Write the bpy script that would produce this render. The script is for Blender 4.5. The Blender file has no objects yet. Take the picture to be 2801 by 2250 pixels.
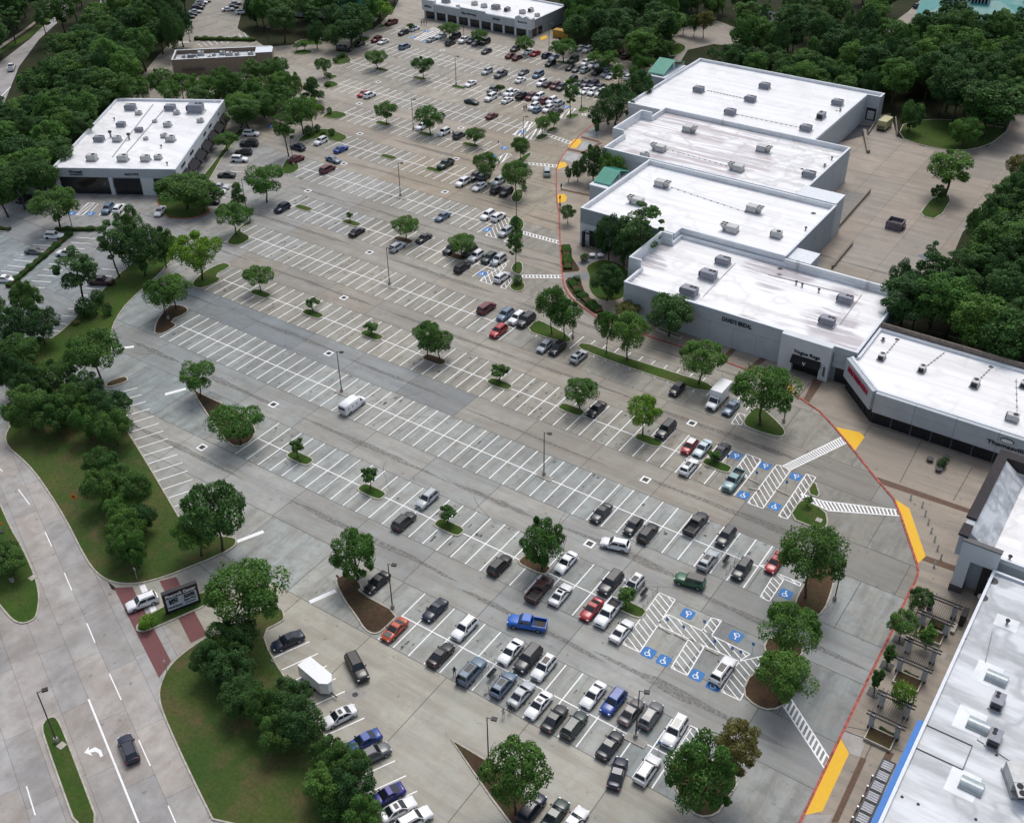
# Aerial view over a shopping-centre car park.  World frame (metres): X runs along the parking rows,
# Y runs along the stall lines (away from the camera), Z up.  Ground level is 0.
import bpy, bmesh, math, random
import numpy as np
from mathutils import Matrix, Vector

S = bpy.context.scene
COL = S.collection
R = math.radians
random.seed(7)

# ------------------------------------------------------------------ camera
CAM_H, PITCH, ROLL, YAW = 117.948, 0.625615, -0.013196, -0.604600
cp, sp, cr, sr, cy, sy = (math.cos(PITCH), math.sin(PITCH), math.cos(ROLL), math.sin(ROLL), math.cos(YAW), math.sin(YAW))
def _w(x, y, z): return Vector((cy*x + sy*y, -sy*x + cy*y, z))
_f, _u0, _r0 = Vector((0, cp, -sp)), Vector((0, sp, cp)), Vector((1, 0, 0))
_r = _r0*cr + _u0*sr
_u = _u0*cr - _r0*sr
cam = bpy.data.objects.new('camera', bpy.data.cameras.new('camera'))
COL.objects.link(cam)
X, Y, Z = _w(*_r), _w(*_u), _w(*(-_f))
cam.matrix_world = Matrix(((X.x, Y.x, Z.x, 0), (X.y, Y.y, Z.y, 0), (X.z, Y.z, Z.z, CAM_H), (0, 0, 0, 1)))
cam.data.sensor_width = 36
cam.data.sensor_fit = 'HORIZONTAL'
cam.data.lens = 2976.64/2801*36
cam.data.clip_start = 1
cam.data.clip_end = 4000
S.camera = cam

# ------------------------------------------------------------------ overcast daylight
SUN_EL, SUN_AZ = R(62), R(-20)          # azimuth measured from +Y towards +X
world = bpy.data.worlds.new('World')
S.world = world
world.use_nodes = True
wn = world.node_tree
wn.nodes.clear()
sky = wn.nodes.new('ShaderNodeTexSky')
sky.sky_type = 'NISHITA'
sky.sun_disc = False
sky.sun_elevation = SUN_EL
sky.sun_rotation = SUN_AZ
sky.air_density = 1.0
sky.dust_density = 4.0
sky.ozone_density = 1.0
hsv = wn.nodes.new('ShaderNodeHueSaturation')
hsv.inputs['Saturation'].default_value = 0.7      # cloud cover greys the sky
bg = wn.nodes.new('ShaderNodeBackground')
bg.inputs['Strength'].default_value = 0.125
wo = wn.nodes.new('ShaderNodeOutputWorld')
wn.links.new(sky.outputs[0], hsv.inputs['Color'])
wn.links.new(hsv.outputs[0], bg.inputs['Color'])
wn.links.new(bg.outputs[0], wo.inputs[0])
sun = bpy.data.objects.new('sun', bpy.data.lights.new('sun', 'SUN'))
COL.objects.link(sun)
sun.data.energy = 1.1
sun.data.angle = R(24)
sun.data.color = (1.0, 0.99, 0.97)
sd = Vector((math.sin(SUN_AZ)*math.cos(SUN_EL), math.cos(SUN_AZ)*math.cos(SUN_EL), math.sin(SUN_EL)))
sun.rotation_euler = sd.to_track_quat('Z', 'Y').to_euler()
S.view_settings.view_transform = 'Standard'
S.view_settings.look = 'None'
S.view_settings.exposure = 0.25
S.view_settings.gamma = 1
S.view_settings.use_curve_mapping = False

# ------------------------------------------------------------------ helpers
def tag(o, label=None, cat=None, group=None, kind=None):
    if label: o['label'] = label
    if cat: o['category'] = cat
    if group: o['group'] = group
    if kind: o['kind'] = kind
    return o

def empty(name, loc=(0, 0, 0), rz=0.0, parent=None):
    o = bpy.data.objects.new(name, None)
    o.empty_display_size = 0.3
    o.location = loc
    o.rotation_euler = (0, 0, rz)
    COL.objects.link(o)
    if parent: o.parent = parent
    return o

class MB:
    def __init__(s): s.v, s.f = [], []
    def add(s, vs, fs):
        n = len(s.v)
        s.v += [tuple(v) for v in vs]
        s.f += [tuple(i+n for i in f) for f in fs]
        return s
    def box(s, x0, x1, y0, y1, z0, z1):
        return s.add([(x0,y0,z0),(x1,y0,z0),(x1,y1,z0),(x0,y1,z0),(x0,y0,z1),(x1,y0,z1),(x1,y1,z1),(x0,y1,z1)],
                     [(3,2,1,0),(4,5,6,7),(0,1,5,4),(1,2,6,5),(2,3,7,6),(3,0,4,7)])
    def obox(s, p, q, w, z0, z1):           # box along the segment p-q
        p, q = Vector(p[:2]), Vector(q[:2])
        d = (q-p); n = Vector((-d.y, d.x)).normalized()*w/2
        c = [p+n, p-n, q-n, q+n]
        return s.add([(a.x,a.y,z0) for a in c]+[(a.x,a.y,z1) for a in c],
                     [(3,2,1,0),(4,5,6,7),(0,1,5,4),(1,2,6,5),(2,3,7,6),(3,0,4,7)])
    def prism(s, poly, z0, z1, bottom=False):
        poly = ccw(poly); n = len(poly)
        fs = [tuple(range(n, 2*n))] + [(i, (i+1) % n, n+(i+1) % n, n+i) for i in range(n)]
        if bottom: fs.append(tuple(reversed(range(n))))
        return s.add([(x,y,z0) for x,y in poly]+[(x,y,z1) for x,y in poly], fs)
    def sheet(s, poly, z):
        poly = ccw(poly)
        return s.add([(x,y,z) for x,y in poly], [tuple(range(len(poly)))])
    def ring(s, outer, inner, z0, z1):
        n = len(outer)
        vs = [(x,y,z0) for x,y in outer]+[(x,y,z1) for x,y in outer]+[(x,y,z1) for x,y in inner]+[(x,y,z0) for x,y in inner]
        fs = []
        for i in range(n):
            j = (i+1) % n
            fs += [(i,j,n+j,n+i),(n+i,n+j,2*n+j,2*n+i),(2*n+i,2*n+j,3*n+j,3*n+i)]
        return s.add(vs, fs)
    def tube(s, p, q, r, r2=None, n=8, caps=True):
        p, q = Vector(p), Vector(q)
        r2 = r if r2 is None else r2
        d = (q-p).normalized()
        a = d.orthogonal().normalized(); b = d.cross(a)
        vs = []
        for c, rr in ((p, r), (q, r2)):
            for i in range(n):
                t = 2*math.pi*i/n
                vs.append(c + a*math.cos(t)*rr + b*math.sin(t)*rr)
        fs = [(i, (i+1) % n, n+(i+1) % n, n+i) for i in range(n)]
        if caps: fs += [tuple(reversed(range(n))), tuple(range(n, 2*n))]
        return s.add(vs, fs)
    def mesh(s, name='mesh', smooth=False):
        m = bpy.data.meshes.new(name)
        m.from_pydata(s.v, [], s.f)
        m.update()
        if smooth: m.polygons.foreach_set('use_smooth', [True]*len(m.polygons))
        return m
    def build(s, name, mat, parent=None, smooth=False, bevel=0, loc=None):
        m = s.mesh(name, smooth)
        if bevel:
            bm = bmesh.new(); bm.from_mesh(m)
            bmesh.ops.bevel(bm, geom=bm.edges[:], offset=bevel, segments=1, affect='EDGES')
            bm.to_mesh(m); bm.free()
        m.materials.append(mat)
        return link(name, m, parent, loc)

def link(name, mesh, parent=None, loc=None):
    o = bpy.data.objects.new(name, mesh)
    COL.objects.link(o)
    if parent: o.parent = parent
    if loc: o.location = loc
    return o

def area(p): return sum(p[i][0]*p[(i+1) % len(p)][1]-p[(i+1) % len(p)][0]*p[i][1] for i in range(len(p)))/2
def ccw(p): return list(p) if area(p) > 0 else list(reversed(p))
def chaikin(p, it=2, k=.25):
    for _ in range(it):
        q = []
        for i in range(len(p)):
            a, b = p[i], p[(i+1) % len(p)]
            q += [(a[0]*(1-k)+b[0]*k, a[1]*(1-k)+b[1]*k), (a[0]*k+b[0]*(1-k), a[1]*k+b[1]*(1-k))]
        p = q
    return p
def offset(p, d):                       # d > 0: inwards for a ccw polygon
    p = ccw(p); n = len(p); out = []
    for i in range(n):
        a, b, c = Vector(p[i-1]), Vector(p[i]), Vector(p[(i+1) % n])
        e1, e2 = (b-a), (c-b)
        if e1.length < 1e-6: e1 = e2
        if e2.length < 1e-6: e2 = e1
        n1 = Vector((-e1.y, e1.x)).normalized(); n2 = Vector((-e2.y, e2.x)).normalized()
        m = n1+n2
        if m.length < .1: m = n1
        m.normalize()
        k = d/max(.45, m.dot(n1))
        out.append((b.x+m.x*k, b.y+m.y*k))
    return out
def clip(poly, nx, ny, c):              # keep nx*x+ny*y <= c
    out = []
    for i in range(len(poly)):
        a, b = poly[i], poly[(i+1) % len(poly)]
        da, db = nx*a[0]+ny*a[1]-c, nx*b[0]+ny*b[1]-c
        if da <= 0: out.append(a)
        if (da < 0 < db) or (db < 0 < da):
            t = da/(da-db); out.append((a[0]+(b[0]-a[0])*t, a[1]+(b[1]-a[1])*t))
    return out
def clip_rect(poly, x0, x1, y0, y1):
    for a in ((1,0,x1),(-1,0,-x0),(0,1,y1),(0,-1,-y0)):
        poly = clip(poly, *a)
        if len(poly) < 3: return []
    return poly
def inside(p, poly):
    x, y = p; c = False
    for i in range(len(poly)):
        (x1,y1),(x2,y2) = poly[i-1], poly[i]
        if (y1 > y) != (y2 > y) and x < (x2-x1)*(y-y1)/(y2-y1)+x1: c = not c
    return c
def lerp(a, b, t): return (a[0]+(b[0]-a[0])*t, a[1]+(b[1]-a[1])*t)
def copy_tree(o, parent=None):
    c = o.copy(); COL.objects.link(c); c.parent = parent
    for ch in list(o.children): copy_tree(ch, c)
    return c
ORD = ['first','second','third','fourth','fifth','sixth','seventh','eighth','ninth','tenth','eleventh','twelfth','thirteenth','fourteenth','fifteenth','sixteenth','seventeenth','eighteenth','nineteenth','twentieth']
def ordn(i): return ORD[i] if i < 20 else str(i+1)+('st' if (i+1) % 10 == 1 else 'nd' if (i+1) % 10 == 2 else 'rd' if (i+1) % 10 == 3 else 'th')

# ------------------------------------------------------------------ materials
class NT:
    def __init__(s, name):
        s.m = bpy.data.materials.new(name); s.m.use_nodes = True
        s.t = s.m.node_tree; s.t.nodes.clear()
        s.out = s.t.nodes.new('ShaderNodeOutputMaterial')
        s.b = s.t.nodes.new('ShaderNodeBsdfPrincipled')
        s.t.links.new(s.b.outputs[0], s.out.inputs[0])
    def n(s, t, **kw):
        o = s.t.nodes.new('ShaderNode'+t)
        for k, v in kw.items(): setattr(o, k, v)
        return o
    def l(s, a, b): s.t.links.new(a, b)
    def coord(s, scale=(1,1,1), rot=0, kind='Object'):
        tc = s.n('TexCoord'); mp = s.n('Mapping')
        mp.inputs['Scale'].default_value = scale
        mp.inputs['Rotation'].default_value = (0, 0, rot)
        s.l(tc.outputs[kind], mp.inputs[0]); return mp.outputs[0]
    def noise(s, vec, scale, detail=4, rough=.55):
        o = s.n('TexNoise'); o.inputs['Scale'].default_value = scale
        o.inputs['Detail'].default_value = detail; o.inputs['Roughness'].default_value = rough
        s.l(vec, o.inputs['Vector']); return o.outputs['Fac']
    def ramp(s, fac, stops):
        o = s.n('ValToRGB'); e = o.color_ramp.elements
        while len(e) < len(stops): e.new(.5)
        for i, (p, c) in enumerate(stops):
            e[i].position = p
            e[i].color = (c, c, c, 1) if isinstance(c, (int, float)) else (*c, 1)
        s.l(fac, o.inputs[0]); return o.outputs[0]
    def mix(s, fac, a, b, mode='MIX'):
        o = s.n('Mix', data_type='RGBA', blend_type=mode)
        for sock, v in ((o.inputs[0], fac), (o.inputs[6], a), (o.inputs[7], b)):
            if isinstance(v, (int, float)): sock.default_value = v
            elif isinstance(v, tuple): sock.default_value = (*v, 1)
            else: s.l(v, sock)
        return o.outputs[2]
    def bump(s, h, strength=.3, dist=.05):
        o = s.n('Bump'); o.inputs['Strength'].default_value = strength; o.inputs['Distance'].default_value = dist
        s.l(h, o.inputs['Height']); s.l(o.outputs[0], s.b.inputs['Normal'])
    def set(s, **kw):
        for k, v in kw.items(): s.b.inputs[k.replace('_', ' ')].default_value = v
        return s
def plain(name, col, rough=.6, metal=0, spec=.4, var=.12, scale=1.5, coat=0):
    t = NT(name); f = t.noise(t.coord(), scale, 5)
    lo = tuple(c*(1-var) for c in col); hi = tuple(min(1, c*(1+var)) for c in col)
    t.l(t.mix(t.ramp(f, [(.3, 0), (.7, 1)]), lo, hi), t.b.inputs['Base Color'])
    t.set(Roughness=rough, Metallic=metal, Specular_IOR_Level=spec, Coat_Weight=coat)
    return t.m

def concrete(name, tinted=True, base=(.33, .328, .308), drag=(.05, .55, 1), amt=.5, green=0.0):
    t = NT(name); wv = t.coord()
    big = t.noise(wv, .045, 4); mid = t.noise(wv, .35, 5, .6); fine = t.noise(wv, 5, 6, .7)
    st = t.noise(t.coord(drag), 1.0, 6, .65)           # long drag marks along the driving direction
    spot = t.noise(wv, .85, 2)
    c = t.mix(t.ramp(big, [(.35, 0), (.65, 1)]), tuple(b*.87 for b in base), tuple(b*1.1 for b in base))
    c = t.mix(t.ramp(mid, [(.34, .5), (.6, 0)]), c, (.235, .20, .16))
    c = t.mix(t.ramp(st, [(.34, amt), (.56, 0)]), c, (.15, .142, .135))
    c = t.mix(t.ramp(t.noise(wv, .16, 5, .65), [(.55, 0), (.72, .45)]), c, tuple(b*1.25 for b in base))
    if green: c = t.mix(t.ramp(t.noise(wv, .5, 5, .7), [(.5, 0), (.72, green)]), c, (.13, .14, .125))
    c = t.mix(t.ramp(spot, [(.24, .6), (.33, 0)]), c, (.085, .08, .075))
    c = t.mix(.16, c, t.ramp(fine, [(.3, .12), (.7, .5)]), 'OVERLAY')
    if tinted:
        oi = t.n('ObjectInfo'); c = t.mix(1, c, oi.outputs['Color'], 'MULTIPLY')
    t.l(c, t.b.inputs['Base Color'])
    t.l(t.ramp(mid, [(.3, .5), (.7, .72)]), t.b.inputs['Roughness'])
    t.set(Specular_IOR_Level=.35)
    t.bump(fine, .15, .02)
    return t.m

def paint(name, col, wear=.5):
    t = NT(name); f = t.noise(t.coord(), 3.5, 5, .7)
    t.l(t.mix(t.ramp(f, [(.32, wear), (.6, 0)]), col, tuple(c*.5+.07 for c in col)), t.b.inputs['Base Color'])
    t.set(Roughness=.6, Specular_IOR_Level=.3); return t.m

def lawn(name, g1=(.035, .08, .015), g2=(.07, .12, .024), brown=(.12, .085, .045), amt=.5):
    t = NT(name); wv = t.coord()
    a, b, c = t.noise(wv, .09, 4), t.noise(wv, 2.2, 6, .7), t.noise(wv, .22, 5, .65)
    col = t.mix(t.ramp(a, [(.3, 0), (.7, 1)]), g1, g2)
    col = t.mix(t.ramp(c, [(.48, 0), (.68, amt)]), col, brown)
    col = t.mix(t.ramp(b, [(.25, .6), (.6, 0)]), col, tuple(x*.45 for x in g1))
    t.l(col, t.b.inputs['Base Color']); t.set(Roughness=.9, Specular_IOR_Level=.1)
    t.bump(b, .8, .12); return t.m

def roof_mat(name, base=(.84, .845, .85), dirt=(.44, .43, .42), amt=.35, sx=.03, sy=.5, patch=None, pamt=.0, rough=.38):
    t = NT(name); wv = t.coord()
    st = t.noise(t.coord((sx, sy, 1)), 1, 6, .62); n = t.noise(wv, .12, 5); f = t.noise(wv, 1.3, 5, .7)
    c = t.mix(t.ramp(st, [(.36, amt), (.56, 0)]), base, dirt)
    c = t.mix(t.ramp(n, [(.3, amt*.4), (.55, 0)]), c, tuple(x*.9 for x in base))
    if patch:
        pm = t.mix(1, t.ramp(t.noise(t.coord((sx*1.5, sy*1.3, 1)), 1, 8, .72), [(.47, 0), (.53, 1)]), t.ramp(t.noise(wv, .055, 2), [(.46, 0), (.52, 1)]), 'MULTIPLY')
        pm2 = t.mix(1, pm, (pamt, pamt, pamt), 'MULTIPLY')
        c = t.mix(pm2, c, patch)
    c = t.mix(t.ramp(f, [(.25, .3), (.4, 0)]), c, tuple(x*.8 for x in base))
    br = t.n('TexBrick'); br.inputs['Scale'].default_value = 1; br.inputs['Mortar Size'].default_value = .045; br.inputs['Brick Width'].default_value = 26; br.inputs['Row Height'].default_value = 3.0   # welded lap seams
    br.inputs['Color1'].default_value = br.inputs['Color2'].default_value = (0, 0, 0, 1); br.inputs['Mortar'].default_value = (.3, .3, .3, 1)
    t.l(t.coord(), br.inputs['Vector'])
    c = t.mix(br.outputs['Color'], c, dirt)
    pd = t.noise(wv, .09, 3)                                    # tide marks of dried ponding
    c = t.mix(t.ramp(pd, [(.52, 0), (.56, amt*.8), (.6, .0)]), c, dirt)
    t.l(c, t.b.inputs['Base Color'])
    t.l(t.ramp(n, [(.3, rough*.7), (.7, rough*1.3)]), t.b.inputs['Roughness'])
    t.set(Specular_IOR_Level=.5); t.bump(f, .08, .03); return t.m

def leaf(name, col, var=.35, warm=(.10, .13, .03)):
    t = NT(name)
    at = t.n('Attribute', attribute_name='tint'); oi = t.n('ObjectInfo')
    c = t.mix(at.outputs['Fac'], tuple(x*(1-var) for x in col), tuple(x*(1+var) for x in col))
    c = t.mix(t.ramp(oi.outputs['Random'], [(0, 0), (1, .75)]), c, tuple(w*1.3 for w in warm))
    t.l(c, t.b.inputs['Base Color'])
    t.set(Roughness=.62, Specular_IOR_Level=.18)
    tr = t.n('BsdfTranslucent'); t.l(c, tr.inputs['Color'])
    ms = t.n('MixShader'); ms.inputs[0].default_value = .3
    t.l(t.b.outputs[0], ms.inputs[1]); t.l(tr.outputs[0], ms.inputs[2]); t.l(ms.outputs[0], t.out.inputs[0])
    return t.m

def stain(name, col, alpha):
    t = NT(name); t.set(Base_Color=(*col, 1), Roughness=.7)
    tr = t.n('BsdfTransparent'); ms = t.n('MixShader')
    f = t.noise(t.coord(), 2.2, 5, .7)
    t.l(t.ramp(f, [(.35, 0), (.6, alpha)]), ms.inputs[0])
    t.l(tr.outputs[0], ms.inputs[1]); t.l(t.b.outputs[0], ms.inputs[2]); t.l(ms.outputs[0], t.out.inputs[0]); return t.m
M = {}
M['concrete'] = concrete('aisle_concrete', amt=.45)
M['stall'] = concrete('stall_concrete', True, (.33, .34, .32), (.6, .09, 1), .6, .6)
M['court'] = concrete('court_concrete', True, (.32, .285, .24))
M['road'] = concrete('road_concrete', True, (.41, .395, .38), (.3, .12, 1), .4)
M['plaza'] = concrete('plaza_concrete', True, (.34, .29, .23))
M['oil'] = stain('oil_drip', (.06, .056, .052), .85)
M['seep'] = stain('drainage_stain', (.15, .138, .125), .5)
M['joint'] = plain('joint_sealant', (.085, .08, .075), .9)
M['kerb'] = plain('kerb_concrete', (.42, .39, .33), .85, var=.25)
M['red_kerb'] = plain('red_kerb_paint', (.36, .085, .07), .8, var=.5)
M['white_paint'] = paint('white_road_paint', (.88, .88, .88), .28)
M['yellow_paint'] = paint('yellow_ramp_paint', (.8, .46, .012), .3)
M['blue_paint'] = paint('blue_bay_paint', (.02, .17, .46), .45)
M['brick'] = plain('brick_paver', (.16, .065, .065), .85, var=.35, scale=6)
M['brown_paver'] = plain('brown_paver', (.13, .08, .055), .85, var=.25, scale=4)
M['grass'] = lawn('lawn_grass')
M['dry_grass'] = lawn('dry_grass', (.04, .085, .02), (.085, .11, .03), (.125, .095, .05), .95)
M['mulch'] = lawn('mulch_bed', (.045, .032, .022), (.12, .075, .045), (.06, .075, .025), .6)
M['forest_floor'] = lawn('forest_floor', (.02, .028, .012), (.04, .045, .02), (.06, .045, .03), .5)
M['asphalt'] = plain('asphalt', (.06, .06, .068), .9, var=.25)
M['roof'] = roof_mat('white_roof_membrane', amt=.3)
M['roof_streak'] = roof_mat('streaked_roof_membrane', amt=.7, sx=.02, sy=.5, patch=(.42, .35, .37), pamt=.8)
M['roof_worn'] = roof_mat('worn_roof_membrane', amt=.4, sx=.035, sy=.42, patch=(.40, .36, .39), pamt=.85)
M['roof_grey'] = roof_mat('weathered_roof_membrane', (.62, .65, .68), (.27, .29, .31), .85, .05, .28)
M['roof_ponded'] = roof_mat('glossy_roof_membrane', amt=.22, rough=.3)
M['parapet'] = roof_mat('parapet_membrane', (.74, .77, .79), (.45, .48, .5), .35, .3, .3)
M['wall_white'] = plain('white_wall_panel', (.62, .65, .67), .75, var=.06, scale=.4)
M['wall_grey'] = plain('grey_wall_panel', (.31, .345, .375), .75, var=.07, scale=.4)
M['wall_mid'] = plain('pale_grey_wall_panel', (.44, .475, .5), .75, var=.07, scale=.4)
M['wall_core'] = plain('dark_grey_wall_core', (.2, .22, .24), .9)  # dark grey core wall behind the panels, visible in their joints
M['wall_dark'] = plain('dark_stucco', (.035, .03, .032), .85, var=.2)
M['dark_band'] = plain('dark_base_stucco', (.09, .085, .085), .85)
M['wall_tan'] = plain('tan_stucco', (.27, .21, .155), .85, var=.1)
M['tan_dark'] = plain('brown_stucco', (.2, .15, .115), .85, var=.1)
M['wood_fence'] = plain('weathered_fence_board', (.2, .165, .14), .9, var=.25)
M['glass'] = plain('dark_window_glass', (.012, .015, .018), .12, spec=.6, var=.3)
M['car_glass'] = plain('car_window_glass', (.012, .016, .02), .08, spec=.7, var=.2)
M['awning'] = plain('black_awning', (.012, .011, .014), .8)
M['green_roof'] = plain('green_metal_roof', (.05, .30, .22), .45, var=.12, scale=.8)
M['teal_roof'] = plain('teal_metal_roof', (.05, .24, .23), .5, var=.18, scale=.5)
M['coping'] = plain('metal_coping', (.66, .7, .74), .45, var=.08)
M['dark_coping'] = plain('dark_coping', (.10, .10, .105), .6)
M['hvac'] = plain('galvanised_unit_casing', (.46, .47, .47), .5, .15, var=.12)
M['hvac_grey'] = plain('grey_unit_casing', (.22, .23, .27), .5, .15, var=.12)
M['hvac_dark'] = plain('fan_opening', (.02, .02, .024), .7)
M['pipe'] = plain('roof_pipe', (.3, .3, .31), .6)
M['black_metal'] = plain('black_metal', (.018, .018, .02), .5)
M['pole'] = plain('bronze_pole', (.055, .05, .05), .45, .2)
M['pole_base'] = plain('pole_footing', (.3, .29, .27), .85)
M['steel'] = plain('galvanised_steel', (.4, .41, .42), .4, .5)
M['lamp_glass'] = plain('lamp_lens', (.6, .62, .65), .3)
M['blue_band'] = plain('blue_fascia', (.015, .16, .5), .5, var=.06)
M['red_sign'] = plain('red_sign_face', (.35, .015, .05), .4)
M['sign_black'] = plain('sign_cabinet', (.012, .012, .016), .4)
M['sign_face'] = plain('sign_face', (.5, .58, .64), .4, var=.05)
M['sign_text_dark'] = plain('dark_sign_letter', (.015, .025, .04), .4)
M['sign_text_white'] = plain('white_sign_letter', (.75, .75, .75), .4)
M['orange_sign'] = plain('orange_sign_face', (.75, .2, .01), .5)
M['bark'] = plain('tree_bark', (.07, .055, .042), .95, var=.35, scale=3)
M['skylight'] = plain('skylight_dome', (.34, .40, .42), .2, spec=.6)
M['tyre'] = plain('tyre_rubber', (.012, .012, .012), .85)
M['rim'] = plain('wheel_rim', (.32, .33, .34), .35, .6)
M['headlight'] = plain('headlight_lens', (.6, .63, .66), .12, spec=.6)
M['taillight'] = plain('taillight_lens', (.3, .012, .012), .2)
M['trim'] = plain('black_trim', (.016, .016, .017), .6)
M['trailer_white'] = plain('white_trailer_skin', (.8, .81, .82), .35, var=.03)
M['dumpster'] = plain('painted_steel_dumpster', (.17, .145, .17), .7, var=.25)
M['crate_yellow'] = plain('cream_generator_casing', (.5, .48, .28), .6)
M['container'] = plain('yellow_container', (.42, .24, .04), .7, var=.2)
t = NT('car_paint'); oi = t.n('ObjectInfo'); t.l(oi.outputs['Color'], t.b.inputs['Base Color'])
t.set(Roughness=.32, Specular_IOR_Level=.5, Metallic=.0, Coat_Weight=.35, Coat_Roughness=.08); M['car_paint'] = t.m
t = NT('clothing'); oi = t.n('ObjectInfo'); t.l(oi.outputs['Color'], t.b.inputs['Base Color']); t.set(Roughness=.9); M['cloth'] = t.m
M['skin'] = plain('skin', (.35, .22, .16), .6)
M['hair'] = plain('hair', (.03, .02, .015), .7)
LEAF = {
 'oak': leaf('oak_leaves', (.066, .152, .038), .5, (.092, .176, .04)),
 'dark': leaf('dark_evergreen_leaves', (.05, .12, .038), .5, (.072, .145, .04)),
 'mid': leaf('elm_leaves', (.08, .19, .04), .5, (.115, .215, .045)),
 'lime': leaf('lime_leaves', (.155, .28, .028), .4, (.13, .255, .032)),
 'pine': leaf('pine_needles', (.066, .146, .048), .5, (.085, .165, .05)),
 'olive': leaf('bronzed_leaves', (.12, .16, .04), .45, (.17, .145, .05)),
}


# ================================================================== GROUND, PAVING, MARKINGS
g_ = MB().sheet([(-1600,-900),(1400,-900),(1400,2200),(-1600,2200)], -.06).build('ground', M['forest_floor'])
tag(g_, kind='structure')

LOT = [(-59.18,48.98),(-91.24,60.51),(-107.39,62.65),(-121.00,63.69),(-142.50,71.66),(-161.77,76.11),(-172.60,75.77),(-258.24,133.12),(-254.68,147.43),(-260.13,160.41),(-274.12,184.17),(-286.90,201.51),(-296.18,218.61),(-309.72,238.22),(-326.29,265.93),(-357.33,306.51),(-344.20,314.67),(-310.00,276.16),(-285.37,265.73),(-272.87,281.13),(-268.66,288.91),(-267.33,302.96),(-276.77,325.38),(-290.42,348.10),(-281.52,353.63),(-264.09,329.62),(-213.43,336.80),(-199.67,322.86),(-178.76,320.99),(-169.20,320.09),(-154.23,325.04),(-140,300),(-128,262),(-114,228),(-90,196),(-52,180),(-30,175),(-5,165),(-2,100),(0,60)]
lot = MB().sheet(LOT, -.02).build('parking_lot', M['joint'])
tag(lot, kind='structure')
ROWS = [82.98, 102.41, 121.49, 140.36, 158.82, 177.43, 195.75, 214.6, 233.28, 251.26, 269.5, 287.64]

def slab_tint(u, v, rnd):
    b = 1 + rnd.uniform(-.09, .08)
    warm = rnd.uniform(-.025, .03)
    c = [b*(1+warm), b, b*(1-warm)]
    if v > 128 and u > -175: c = [c[0]*.98, c[1]*.94, c[2]*.86]           # older, browner pour
    if v > 205: c = [c[0]*1.06, c[1]*.98, c[2]*.88]
    if 126 < v < 137 and -190 < u < -100: c = [b*.77, b*.84, b*.9]        # newer blue-grey pour
    if u < -140 and 95 < v < 140: c = [c[0]*.84, c[1]*.89, c[2]*.93]
    if u > -42 and v < 150: c = [c[0]*.80, c[1]*.82, c[2]*.85]
    if v < 128: c = [c[0]*1.06, c[1]*1.1, c[2]*1.1]
    if v < 76 and u < -30: c = [c[0]*1.12, c[1]*1.07, c[2]*.98]
    if u < -190 and v < 150: c = [c[0]*.98, c[1]*1.0, c[2]*1.05]
    return (*c, 1)
rnd = random.Random(3)
cuts = [20, 40, 58]
for i, v in enumerate(ROWS):
    if i > 8: cuts += ([v-5.6, v+5.6] if i % 2 else [])
    else: cuts += [v-5.6, v+5.6]
cuts += [312, 340, 380]
cuts = sorted(cuts)
slabs, rest = [], MB()
for a, b in zip(cuts, cuts[1:]):
    step = 13.7 if a < 160 else 22
    if a > 230: step = 32
    n = int(440/step)+1
    sh = rnd.uniform(0, step)
    for k in range(n+1):
        x0 = -430 + sh + k*step
        p = clip_rect(LOT, x0+.045, x0+step-.045, a+.045, b-.045)
        if len(p) < 3 or abs(area(p)) < 1: continue
        slabs.append((abs(area(p)), p, slab_tint(x0+step/2, (a+b)/2, rnd), 'stall' if min(abs((a+b)/2-r_) for r_ in ROWS) < 2.5 else 'concrete'))
slabs.sort(key=lambda s: -s[0])
for i, (ar, p, tint, mk) in enumerate(slabs):
    if i < 298:
        o = MB().sheet(p, 0).build('concrete_slab', M[mk], lot); o.color = tint
    else: rest.sheet(p, 0)
if rest.v:
    o = rest.build('concrete_slab', M['concrete'], lot); o['kind'] = 'stuff'

KEEP = []
def ground_poly(name, poly, mat, z=.0, parent=None, tint=None, kind='structure', smooth=0):
    if smooth: poly = chaikin(poly, smooth)
    if name in ('back_drive', 'back_path', 'turning_circle', 'far_lot', 'far_path', 'side_walk') or (name == 'far_road' and not KEEP): KEEP.append(poly)
    o = MB().sheet(poly, z).build(name, mat, parent)
    if tint: o.color = (*tint, 1)
    if not parent: tag(o, kind=kind)
    return o

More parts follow.
